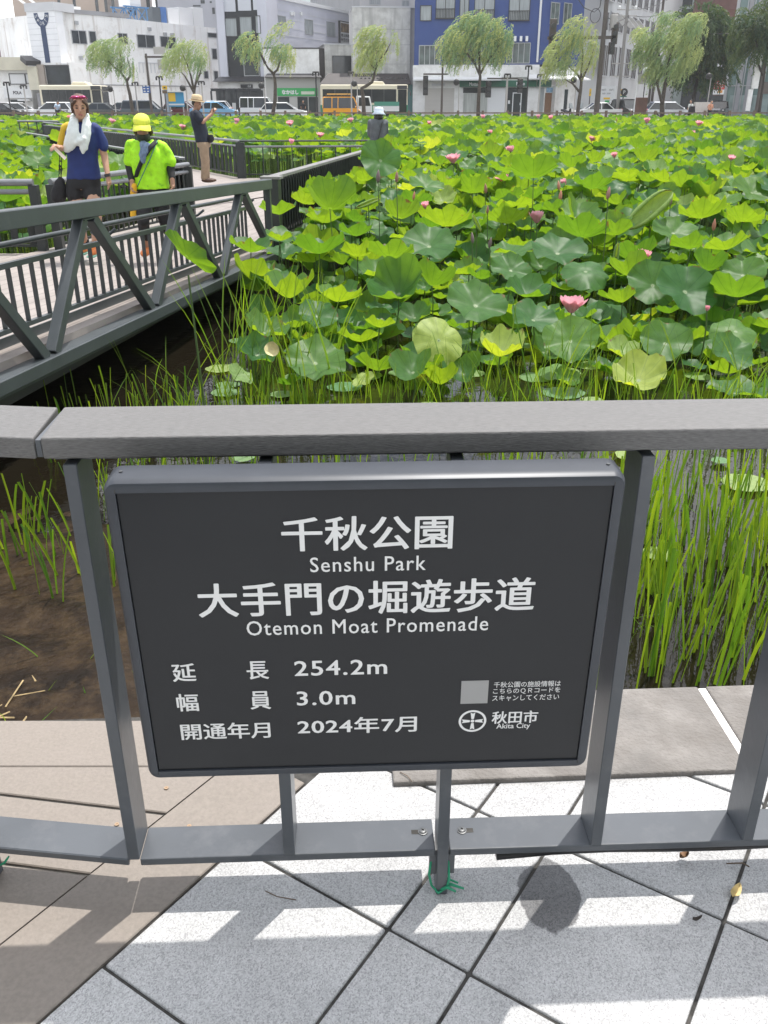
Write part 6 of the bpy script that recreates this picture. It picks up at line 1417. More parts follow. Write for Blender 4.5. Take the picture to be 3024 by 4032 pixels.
f.part('corner_window', t, M_glass, 186, 278, 256, 366, 0.004, 0.05)
mb = MB(); u0, u1, z0, z1 = f.rect(186,278,256,366)
for zz in (z0, z0+(z1-z0)*0.28, z1-0.1): f.slab(mb, u0, u1, zz, zz+0.12, 0.051, 0.12)
mb.build('window_frame', M_dkf, t)
h = Facade(112, 106.9, 186, 106.4); 
h.part('pillar', t, M_cream, 120, 158, 262, 366, 0.0, 0.4, zmin=2.6); h.part('pillar', t, mat('brown pillar', (0.36,0.31,0.27), 0.8), 159, 186, 254, 440, -0.4, 0.2, zmin=ZR)
h.part('low_wall', t, M_greyb, 137, 176, 366, 440, -1.5, -0.6, zmin=ZR)
mb = MB(); a = h.P(*h.hit(102,228), -0.3); b_ = h.P(*h.hit(142,250), 0.5); mb.bar(a, b_, 1.6, 0.5); mb.build('entrance_roof', M_roofd, t)
f = Facade(300, 107.6, 872, 124)
ua = 0; ub = f.hit(800,260)[0]; z1 = f.hit(262,54)[1]; z2 = f.hit(778,98)[1]
f.block('wall', t, M_white, 0, ub, (z1+z2)/2+0.2, 14, (z1+z2)/2-0.2)
f.block('wing', t, M_white, ub+0.01, f.L, f.hit(830,108)[1], 10)
mb = MB(); zm = (z1+z2)/2; f.slab(mb, 0, ub*0.45, zm+0.1, zm+0.5, -0.3, 0.12); mb.build('coping', M_greyb, t)
for w in ((283,338,122,171),(352,376,125,168),(466,500,133,172),(541,607,139,187),(632,690,146,190)): f.window(t, *w, M_glass, M_alu, 1 if w[1]-w[0] > 30 else 0)
for w in ((835,852,193,232),(803,818,281,308),(843,857,281,318),(818,852,131,147)): f.window(t, *w, M_glass, M_alu, 0)
mb = MB(); z = f.hit(500,336)[1]; f.slab(mb, 1, ub-1, z-0.06, z+0.06, 0.004, 0.07); mb.build('cable_duct', M_greyb, t)
for x, y in ((298,90),(316,228),(586,115),(648,135),(676,137)):
    u, z = f.hit(x,y); mb = MB(); f.slab(mb, u-0.2, u+0.2, z-0.18, z+0.18, 0.004, 0.25); mb.build('vent_hood', M_alu, t)
u, z = f.hit(545,252); mb = MB()
for k in range(6): f.slab(mb, u+k*0.55, u+k*0.55+0.08, z-0.9, z+0.1, 0.004, 0.1)
f.slab(mb, u, u+2.9, z+0.1, z+0.2, 0.004, 0.1); mb.build('wall_grille', M_lgrey, t)
u, z = f.hit(500,300)
mb = MB(); f.slab(mb, f.hit(355,258)[0], f.hit(413,258)[0], f.hit(380,260)[1], f.hit(380,257)[1], 0.004, 0.3); f.slab(mb, f.hit(640,276)[0], f.hit(656,276)[0], f.hit(648,278)[1], f.hit(648,274)[1], 0.004, 0.3); mb.build('ledge', M_alu, t)
# roof things
zr = zm
def roofbox(name, x0, x1, y0, y1, m, back=4.0, label=None, cat=None, dep=2.5):
    u0, u1, z0, z1 = f.rect(x0,x1,y0,y1,-back)
    mb = MB(); f.slab(mb, u0, u1, zr-0.6, z1, -back-dep, -back); return mb, u0, u1, z1
mb, *_ = roofbox('x', 600, 632, 28, 82, None, 5); tk = mb.build('roof_tank', [M_dtank, M_tankb]); tag(tk, 'dark blue boxy tank on the roof of the stained white building', 'tank')
mb = MB(); u0, u1, z0, z1 = f.rect(633,655,28,82,-5.1); f.slab(mb, u0, u1, zr-0.6, z1, -7.3, -5.1); mb.build('tank_side', M_tankb, tk)
u0, u1, z0, z1 = f.rect(497,578,28,78,-3.0); fr_ = empty('steel_frame', f.P((u0+u1)/2, zr, -4), 'blue steel support frame with crossed braces on the white building roof', 'roof frame')
mb = MB(); zt_ = z1
for o_ in (-3.0,-5.5):
    for a, b in ((u0,u0),(u1,u1),((u0+u1)/2,(u0+u1)/2)): mb.bar(f.P(a,zr-0.3,o_), f.P(b,zt_,o_), 0.12, 0.12)
    mb.bar(f.P(u0-0.3,zt_,o_), f.P(u1+0.3,zt_,o_), 0.14, 0.16); um = (u0+u1)/2
    for a, b in ((u0,um),(um,u1)): mb.bar(f.P(a,zr,o_), f.P(b,zt_,o_), 0.09, 0.09); mb.bar(f.P(a,zt_,o_), f.P(b,zr,o_), 0.09, 0.09)
mb.build('braces', M_steelb, fr_)
ac = empty('cooling_unit', f.P((u0+u1)/2-0.3, zt_+0.13, -4), 'white cooling unit with two dark louvres on the blue steel frame', 'cooling unit')
mb = MB(); a, b = f.hit(512,12,-3.2)[0], f.hit(554,12,-3.2)[0]; f.slab(mb, a, b, zt_+0.14, zt_+1.9, -5.4, -3.2); mb.build('housing', M_wframe, ac)
for k in (0.12,0.58):
    mb = MB(); f.slab(mb, a+(b-a)*k, a+(b-a)*(k+0.3), zt_+0.9, zt_+1.25, -3.19, -3.14); mb.build('louvre', M_dkf, ac)
for i, (x0, x1, y0, lab) in enumerate(((662,705,34,'grey roof box just right of the blue tank'),(706,760,30,'grey roof box with vents in the middle of the white roof'),(762,800,30,'white roof box at the right end of the white roof'))):
    mb, *_ = roofbox('x', x0, x1, y0, 96, None, 5+i*0.5); tag(mb.build('roof_unit', M_lgrey if i != 2 else M_wframe), lab, 'roof unit')
mb, *_ = roofbox('x', 262, 318, 25, 50, None, 7); tag(mb.build('roof_hut', M_wframe), 'white roof hut with two slanting skylights beside the tiled tower', 'roof hut')
for x in (250, 292):
    a = f.P(f.hit(x,15)[0], f.hit(x,10)[1]+1.0, -9); mb = MB(); mb.bar(a, a+f.u*2.0+Vector((0,0,-1.2)), 0.5, 0.08); tag(mb.build('skylight', M_wframe), 'slanting white skylight above the roof hut, %s' % ('nearer the tower' if x == 250 else 'farther from the tower'), 'skylight')
# towers behind
f = Facade(115, 168, 470, 172); t = bld('tower_block', f, 8, 'tall beige tower with dark vertical window strips behind the stained white building')
f.block('wall', t, M_beige, 0, f.L, 40, 14)
for x in (225, 285, 373, 409, 437):
    f.part('window_strip', t, M_glass, x, x+12, -60, 60, 0.004, 0.05)
f = Facade(470, 175, 640, 178); t = bld('tower_block', f, 8, 'brown grey office tower behind the blue steel frame')
f.block('wall', t, mat('brown grey tower', (0.40,0.36,0.34), 0.8), 0, f.L, 34, 14)
for x in (500, 520, 575, 610): f.part('window_strip', t, M_glass, x, x+14, -60, 60, 0.004, 0.05)
f = Facade(660, 150, 905, 150); t = bld('grey_building', f, 8, 'pale bluish grey building with dark slit windows left of the black fronted building')
f.block('wall', t, mat('bluish grey render', (0.38,0.39,0.43), 0.75, var=0.05, vscale=0.5), 0, f.L, 30, 12)
for w in ((790,806,0,14),(836,846,30,55),(826,834,5,12),(760,790,20,26)): f.part('window', t, M_glass, *w, 0.004, 0.06)
f = Facade(815, 128, 868, 127); t = bld('small_house', f, 3, 'small house with a dark gabled side between the white and the black fronted buildings')
f.block('wall', t, mat('grey brown house side', (0.27,0.25,0.23), 0.85), 0.0, f.L, f.hit(830,345)[1], 8)
mb = MB(); a = f.P(f.hit(798,300)[0], f.hit(798,296)[1], 0.4); b_ = f.P(f.hit(846,330)[0], f.hit(846,330)[1], 0.4); mb.bar(a, b_, 1.0, 0.25); mb.build('roof', M_roofd, t)

# --- black fronted building
f = Facade(893, 108, 1047, 107.5); t = bld('black_building', f, 3, 'black fronted building with a pale side pier, curtained windows and a black pergola shopfront')
f.block('wall', t, M_black, 0.5, f.L-0.4, 30, 10)
f.part('pier', t, M_siding, 886, 905, 307, 330, -10, 0.25, zmin=4.0)
mb = MB(); f.slab(mb, -0.35, 0.49, f.hit(890,307)[1]-0.1, 30, -10.0, 0.3); mb.build('pier', M_siding, t)
mb = MB(); f.slab(mb, f.L-0.39, f.L+0.6, f.hit(890,307)[1]-0.1, 30, -10.0, 0.06); mb.build('pier', M_siding, t)
for w in ((876,926,-40,46),(936,987,-40,42),(996,1026,-40,39)): f.part('window', t, mat('pale blind', (0.55,0.57,0.62), 0.5), *w, 0.004, 0.05)
for w in ((889,932,73,142),(946,991,67,138),(1008,1024,64,130)): f.window(t, *w, M_curt, M_dkf, 0)
f.window(t, 962, 1018, 205, 297, M_glass, M_alu, 0)
u0, u1, z0, z1 = f.rect(884,1046,302,322)
mb = MB(); mb.hexa([f.P(-1.0,z0,1.6), f.P(f.L+0.2,z0,1.6), f.P(f.L+0.2,z0,0.004), f.P(-1.0,z0,0.004), f.P(-0.5,z1,0.3), f.P(f.L,z1,0.3), f.P(f.L,z1,0.005), f.P(-0.5,z1,0.005)]); mb.build('eaves_roof', M_roofd, t)
mb = MB(); f.slab(mb, -0.6, f.L+0.2, ZR, z0-0.01, -3, 0.9); mb.build('shop_wall', M_shop, t)
f.part('sign_board', t, M_black, 957, 1003, 333, 347, 0.91, 1.05); f.text(t, 'そば', 984, 998, 336, 344, 1.06, M_wframe)
f.part('shop_window', t, M_glass, 862, 1045, 356, 445, 0.905, 0.95, zmin=ZR+0.05)
pg = MB(); u0, u1, z0, z1 = f.rect(856,1048,349,360)
for k in range(12): f.slab(pg, u0+(u1-u0)*k/11-0.05, u0+(u1-u0)*k/11+0.05, z0+0.25, z1, 1.0, 2.6)
f.slab(pg, u0, u1, z0, z0+0.24, 2.4, 2.6)
for k in range(5): f.slab(pg, u0+(u1-u0)*k/4-0.08, u0+(u1-u0)*k/4+0.08, ZR, z0, 2.4, 2.56)
f.slab(pg, u0, u0+(u1-u0)*0.55, z0-1.1, z0-1.0, 2.4, 2.5); pg.build('pergola', M_black, t)
for x0, x1, y0, y1 in ((868,884,416,440),(924,944,405,440)): f.part('poster', t, M_wframe, x0, x1, y0, y1, 0.96, 0.98)

# --- pale siding building running back, with the billboard
f = Facade(1040, 109, 1400, 133); t = bld('siding_building', f, 8, 'long pale blue grey siding building with white roof coping behind the green banner shop')
z1 = f.hit(1125,0)[1]; z2 = f.hit(1382,60)[1]
zz = (z1+z2)/2; f.block('wall', t, M_siding, 0, f.L+4, zz, 3.5)
mb = MB(); f.slab(mb, 0, f.L+4, zz, zz+0.35, -0.4, 0.15); mb.build('coping', M_wframe, t)
for w in ((1088,1122,64,93),(1200,1230,79,134),(1287,1317,89,142)): f.window(t, *w, M_curt, M_alu, 1)
mb = MB()
for y in (30,58,88,120,150): z = f.hit(1200,y)[1]; f.slab(mb, 0, f.L, z-0.025, z+0.025, 0.002, 0.02)
mb.build('siding_joints', M_lgrey, t)
for x in (1144,1153,1183): u, z = f.hit(x,54); mb = MB(); f.slab(mb, u-0.18, u+0.18, z-0.18, z+0.18, 0.004, 0.2); mb.build('vent_hood', M_wframe, t)
bb = empty('billboard', f.P(f.hit(1358,172)[0], f.hit(1358,172)[1], 0.2), 'white restaurant billboard with a dark food picture and lines of Japanese writing', 'billboard')
u0, u1, z0, z1 = f.rect(1333,1400,91,174); mb = MB(); f.slab(mb, u0, u1, z0, z1, 0.03, 0.25); mb.build('board', M_wframe, bb)
mb = MB(); f.slab(mb, u0-0.08, u0, z0, z1+0.1, 0.03, 0.3); f.slab(mb, u0, u1, z1, z1+0.1, 0.03, 0.3); mb.build('frame', M_dkf, bb)
f.part('picture', bb, mat('dark food picture', (0.06,0.045,0.035), 0.5, col2=(0.42,0.30,0.18), vscale=1.3, detail=8), 1335, 1399, 96, 131, 0.252, 0.26)
f.text(bb, '郷土料理と', 1336, 1377, 135, 147, 0.262, M_txtd, 0.03); f.text(bb, '秋田の地酒の', 1336, 1386, 152, 166, 0.262, M_txtd, 0.03)

# --- shop with the green banner
f = Facade(1047, 105, 1262, 105.5); t = bld('banner_shop', f, 4, 'white fronted shop with a bright green banner under a thin dark eave')
f.block('wall', t, M_shop, 0, f.L, f.hit(1150,192)[1], 9)
mb = MB(); f.slab(mb, -0.05, f.L+0.05, f.hit(1150,192)[1], f.hit(1150,187)[1], -9, 0.05); mb.build('coping', M_roofd, t)
u0, u1, z0, z1 = f.rect(1042,1266,290,305)
mb = MB(); mb.hexa([f.P(u0,z0,1.2), f.P(u1,z0,1.2), f.P(u1,z0,0.004), f.P(u0,z0,0.004), f.P(u0+0.3,z1,0.3), f.P(u1-0.3,z1,0.3), f.P(u1-0.3,z1,0.005), f.P(u0+0.3,z1,0.005)]); mb.build('eave', M_roofd, t)
f.part('lower_wall', t, mat('grey lower wall', (0.42,0.42,0.40), 0.8), 1050, 1262, 307, 440, 0.006, 0.5, zmin=ZR)
f.part('banner', t, M_bgreen, 1092, 1250, 347, 378, 0.51, 0.6)
f.text(t, 'なかはし', 1111, 1175, 355, 371, 0.61, M_wframe, 0.07)
mb = MB(); u0, u1, z0, z1 = f.rect(1186,1238,360,372); f.slab(mb, u0, u1, z0, z1, 0.605, 0.62); mb.build('banner_patch', mat('pale patch', (0.55,0.60,0.50), 0.6), t)
for x0, x1 in ((1096,1140),(1172,1212),(1216,1252)): f.part('shop_opening', t, M_glass, x0, x1, 382, 445, 0.505, 0.54, zmin=ZR+0.05)

# --- concrete buildings with the brown eave
f = Facade(1284, 110, 1392, 110.5); t = bld('concrete_building', f, 2, 'low grey concrete building with a big dark window, left of the tall concrete block')
f.block('wall', t, M_conc, 0, f.L, f.hit(1335,176)[1], 9)
mb = MB(); f.slab(mb, -0.1, f.L, f.hit(1335,176)[1], f.hit(1335,172)[1], -9, 0.1); mb.build('coping', M_lgrey, t)
f.window(t, 1311, 1386, 222, 293, M_glass, M_dkf, 0)
mb = MB(); f.slab(mb, -1.05, -0.02, ZR, f.hit(1270,189)[1], -9, -0.4); mb.build('side_panel', M_roofb, t)
f = Facade(1392, 106.5, 1628, 107); t = bld('concrete_building', f, 5, 'tall board marked concrete block with a long dark brown eave behind the green bus')
f.block('wall', t, M_conc, 0, f.L-0.45, f.hit(1500,30)[1], 9)
mb = MB(); f.slab(mb, f.L-0.44, f.L+0.1, ZR, f.hit(1600,25)[1], -9, -0.2); mb.build('edge_pier', M_greyb, t)
mb = MB(); f.slab(mb, -0.05, f.L, f.hit(1500,30)[1], f.hit(1500,25)[1], -9, 0.06); mb.build('coping', M_lgrey, t)
mb = MB()
for y in (115,176,252): z = f.hit(1500,y)[1]; f.slab(mb, 0, f.L-0.46, z-0.02, z+0.02, 0.002, 0.012)
mb.build('pour_lines', M_greyb, t)
h = Facade(1262, 104.6, 1612, 105)
u0, u1, z0, z1 = h.rect(1262,1612,288,332)
mb = MB(); mb.hexa([h.P(0,z0,1.6), h.P(h.L,z0-0.0,1.6), h.P(h.L,z0,-1.3), h.P(0,z0,-1.3), h.P(0.9,z1,-0.9), h.P(h.L-0.1,z1,-0.9), h.P(h.L-0.1,z1,-1.29), h.P(0.9,z1,-1.29)]); er = mb.build('eave_roof', M_roofb, t)
for k in range(12):
    mb = MB(); u = h.hit(1418+16*k,315)[0]; mb.bar(h.P(u,z0+0.55,0.95), h.P(u+0.2,z0+0.55,0.95), 0.08, 0.14); mb.build('snow_guard', M_dkf, er)
mb = MB(); h.slab(mb, 0.3, h.L-0.3, ZR, z0-0.02, -1.2, 0.5); mb.build('shop_wall', mat('beige shop wall', (0.47,0.44,0.38), 0.8, var=0.05, vscale=2), t)
mb = MB(); h.slab(mb, h.L-0.29, h.L+0.3, ZR, z0-0.02, -1.2, 0.4); mb.build('side_panel', mat('teal panel', (0.09,0.20,0.20), 0.6), t)
f = Facade(1420, 124, 1640, 124); t = bld('grey_building', f, 4, 'light grey building with two small windows rising behind the concrete block')
f.block('wall', t, mat('pale grey render', (0.50,0.50,0.50), 0.8, var=0.04, vscale=0.5), 0, f.L, 30, 10)
for w in ((1455,1497,-30,17),(1584,1610,3,24)): f.window(t, *w, M_curt, M_alu, 1)
f = Facade(1235, 150, 1420, 150); t = bld('grey_building', f, 4, 'grey corrugated building showing above the siding roof')
f.block('wall', t, mat('corrugated grey', (0.34,0.35,0.37), 0.6, var=0.2, vscale=3, stretch=(8,8,0.05)), 0, f.L, 34, 10)

# --- blue building
f = Facade(1628, 104, 2112, 102.5); t = bld('blue_building', f, 10, 'cobalt blue building over a white shopfront with two Motto signs')
f.block('wall', t, M_blue, 0, f.L, 26, 12, z0=f.hit(1870,256)[1])
g = Facade(2112, 102.5, 2268, 107.5); 
mb = MB(); g.slab(mb, 0.003, g.L, f.hit(1870,256)[1]+0.02, 26, -8, 0.0); mb.build('side_wall', M_blue, t)
M_bwin = mat('blue house window', (0.10,0.125,0.12), 0.2, var=0.5, vscale=1.0, spec=0.7)
for w in ((1657,1697,24,80),): f.window(t, *w, M_curt, M_dkf, 0)
for w in ((1719,1790,-40,70),(1871,1946,-40,74),(2007,2085,-40,78)): f.window(t, *w, M_curt, M_dkf, 1, rail=True)
f.window(t, 1813, 1845, -40, 62, M_curt, M_dkf, 1)
for w in ((1652,1732,181,254),(1756,1838,186,254),(1880,1947,178,250),(1997,2085,171,247)): f.window(t, *w, M_bwin, M_alu, 3)
for w in ((2168,2199,12,92),(2219,2247,14,92)): g.window(t, *w, M_bwin, M_alu, 1)
g.window(t, 2160, 2200, 180, 240, M_bwin, M_dkf, 1)
for x in (2028, 2051, 2074):
    mb = MB(); u, z = f.hit(x,153); mb.bar(f.P(u,z-0.25,0.35), f.P(u,z+0.22,0.25), 0.26, 0.2); mb.build('sign_lamp', M_wframe, t)
mb = MB(); u, z = f.hit(2108,150); f.slab(mb, f.L-0.35, f.L-0.15, f.hit(1870,246)[1], 26, 0.01, 0.2); mb.build('drain_pipe', M_wframe, t)
# white shop storey
zs = f.hit(1870,256)[1]
f.block('shop_storey', t, M_shop, -0.1, f.L+0.05, zs-0.02, 11, z0=ZR-0.03)
mb = MB(); g.slab(mb, 0.06, g.L-0.3, ZR-0.03, zs-0.25, -7, 0.05); mb.build('shop_side', M_shop, t)
mb = MB(); f.slab(mb, -0.1, f.L, f.hit(1870,305)[1], zs-0.0, 0.004, 0.25); mb.build('fascia', M_shop, t)
mb = MB(); g.slab(mb, 0, g.L, f.hit(1870,300)[1], zs-0.2, 0.06, 0.3); mb.build('fascia', M_shop, t)
u0, u1, z0, z1 = f.rect(1630,1975,303,318); mb = MB(); mb.hexa([f.P(u0,z0,1.5), f.P(u1,z0,1.5), f.P(u1,z0,0.26), f.P(u0,z0,0.26), f.P(u0,z0+0.12,1.5), f.P(u1,z0+0.12,1.5), f.P(u1,z1,0.27), f.P(u0,z1,0.27)]); mb.build('awning', M_wframe, t)
u0, u1, z0, z1 = f.rect(2080,2112,294,314); mb = MB(); mb.hexa([f.P(u0,z0,1.6), f.P(f.L,z0,1.6), f.P(f.L,z0,0.26), f.P(u0,z0,0.26), f.P(u0,z0+0.12,1.6), f.P(f.L,z0+0.12,1.6), f.P(f.L,z1,0.27), f.P(u0,z1,0.27)])
mb.hexa([g.P(0,z0,1.6), g.P(g.L,z0,1.6), g.P(g.L,z0,0.31), g.P(0,z0,0.31), g.P(0,z0+0.12,1.6), g.P(g.L,z0+0.12,1.6), g.P(g.L,z1,0.32), g.P(0,z1,0.32)]); mb.build('awning', M_wframe, t)
f.part('sign_band', t, M_greens, 1809, 2112, 317, 342, 0.005, 0.4)
f.text(t, 'Motto', 1849, 1882, 325, 338, 0.42, M_wframe, 0.04); f.text(t, 'Motto', 2033, 2066, 323, 336, 0.42, M_wframe, 0.04)
g.part('sign_band', t, M_greens, 2114, 2160, 315, 342, 0.06, 0.4)
f.part('roller_shutter', t, M_shut, 1673, 1788, 347, 440, 0.005, 0.05, zmin=ZR+0.02)
f.part('shutter_sign', t, M_lgrey, 1700, 1752, 329, 338, 0.005, 0.05)
f.part('shop_window', t, mat('curtained shop window', (0.40,0.42,0.40), 0.3, var=0.25, vscale=2, stretch=(4,4,0.2)), 1824, 1918, 367, 440, 0.005, 0.05, zmin=ZR+0.4)
f.part('shop_window', t, M_glass, 1824, 1918, 345, 366, 0.005, 0.05)
f.part('brick_panel', t, M_wframe, 1922, 1988, 345, 440, 0.005, 0.1, zmin=ZR)
f.part('shop_entrance', t, M_glass, 1996, 2072, 345, 440, 0.005, 0.04, zmin=ZR+0.05)
mb = MB(); u0, u1, z0, z1 = f.rect(2017,2053,364,440)
for a, b in ((u0,u0+0.1),(u1-0.1,u1)): f.slab(mb, a, b, ZR, z1, 0.042, 0.1)
f.slab(mb, u0, u1, z1-0.1, z1, 0.101, 0.11); mb.build('door_frame', M_wframe, t)
for x0, x1, y0, y1 in ((2000,2008,395,409),(2046,2052,404,414)): f.part('notice', t, M_wframe, x0, x1, y0, y1, 0.05, 0.06)
g.part('door', t, M_wood, 2143, 2168, 366, 440, 0.055, 0.1, zmin=ZR); g.part('shop_window', t, M_curt, 2120, 2138, 345, 440, 0.055, 0.08, zmin=ZR+0.1); g.part('shop_window', t, M_glass, 2212, 2232, 352, 430, 0.055, 0.08)
g.part('notice_board', t, mat('blue notice board', (0.25,0.42,0.60), 0.6, var=0.4, vscale=3), 2150, 2180, 345, 364, 0.055, 0.12)
g.part('pillar', t, M_shop, 2170, 2206, 340, 440, 0.055, 0.5, zmin=ZR)

# --- office building on the right and what closes the street
f = Facade(2250, 124, 2372, 127); t = bld('office_building', f, 4, 'pale grey office building with long window bands, right of the blue building')
f.block('wall', t, mat('pale office wall', (0.47,0.48,0.49), 0.75, var=0.04, vscale=0.4), 0, f.L, 34, 12)
g = Facade(2372, 127.0, 2690, 190); M_off = mat('grey office front', (0.44,0.45,0.46), 0.75, var=0.06, vscale=0.4)
g.block('front', t, M_off, 0.01, g.L+6, 34, 12)
for k in range(9):
    x0 = 2374+k*31-0.6*k*k; w = 20-0.9*k
    for y0, y1 in ((45+6*k,118+5*k),(178+5*k,298+3*k),(-90+9*k,-2+7*k)):
        g.window(t, x0, x0+w, y0, y1, M_glass, M_alu, 2, fw=0.12)
for k in range(4):
    mb = MB(); u, z = g.hit(2420+k*28,50+10*k); mb.bar(g.P(u,z,0.1), g.P(u+2.6,z-1.3,1.0), 0.9, 0.06); mb.build('open_casement', M_wframe, t)
f = Facade(2640, 175, 2860, 168); t = bld('street_end_building', f, 5, 'pale building with glass balconies closing the view above the big willow')
f.block('wall', t, mat('pale teal building', (0.40,0.46,0.45), 0.6, var=0.1, vscale=0.5), 0, f.hit(2732,40)[0], 38, 10)
for w in ((2675,2728,-30,26),(2675,2728,36,60)): f.part('window', t, M_glass, *w, 0.004, 0.06)
mb = MB(); f.slab(mb, f.hit(2732,40)[0]+0.01, f.L+2, ZR, 38, -10, 0.3); mb.build('brick_wing', M_rust, t)
mb = MB(); f.slab(mb, 2, f.L+2, ZR, 5.5, 0.31, 0.6); mb.build('dark_shopfront', M_glass, t)
f = Facade(2800, 135, 2878, 134); t = bld('drugstore', f, 2, 'red brown building carrying a red drugstore sign between the trees and the glass building')
f.block('wall', t, M_rust, 0, f.L, f.hit(2860,38)[1], 8)
mb = MB(); f.slab(mb, 1.6, f.L, f.hit(2870,35)[1], f.hit(2870,20)[1], -4, 0.6); mb.build('roof_balcony', M_wframe, t)
f.part('sign_board', t, M_red, 2806, 2880, 314, 352, 0.01, 0.3); f.text(t, 'ツルハ', 2815, 2858, 320, 334, 0.32, M_wframe, 0.05); f.text(t, 'ドラッグ', 2813, 2848, 338, 348, 0.32, M_wframe, 0.04)
f.part('sign_board', t, M_wframe, 2803, 2880, 353, 372, 0.01, 0.28); f.part('sign_stripe', t, mat('orange stripe', (0.70,0.32,0.05), 0.5), 2828, 2845, 355, 366, 0.281, 0.29)
f.part('shop_window', t, M_glass, 2803, 2870, 376, 440, 0.01, 0.1, zmin=ZR)
f.part('white_panel', t, M_wframe, 2800, 2850, 250, 300, 0.01, 0.2)  # plain white panel above the sign boards
f = Facade(2848, 102, 3130, 98); t = bld('glass_building', f, 4, 'teal glass curtain wall building with pale mullions at the right edge')
f.block('glass_wall', t, M_teal, 0, f.L, 30, 14)
mb = MB()
for y in (93,216,337): z = f.hit(2950,y)[1]; f.slab(mb, 0, f.L, z-0.05, z+0.05, 0.004, 0.1)
f.slab(mb, -0.15, 0.15, ZR, 30, -0.1, 0.14); mb.build('mullions', M_alu, t)
for x in (2893, 2920, 2962, 3000):
    mb = MB(); u = f.hit(x,380)[0]; f.slab(mb, u-0.05, u+0.05, ZR, 30, 0.101, 0.15); mb.build('mullion', M_alu, t)
for x in (2905, 2940): 
    mb = MB(); u = f.hit(x,380)[0]; f.slab(mb, u-0.22, u+0.22, ZR, 30, 0.004, 0.06); mb.build('column_behind_glass', M_greyb, t)
f.part('low_glass', t, mat('reflective low glass', (0.30,0.38,0.37), 0.2, var=0.3, vscale=0.7), 2870, 3024, 375, 440, 0.003, 0.05, zmin=ZR+0.1)
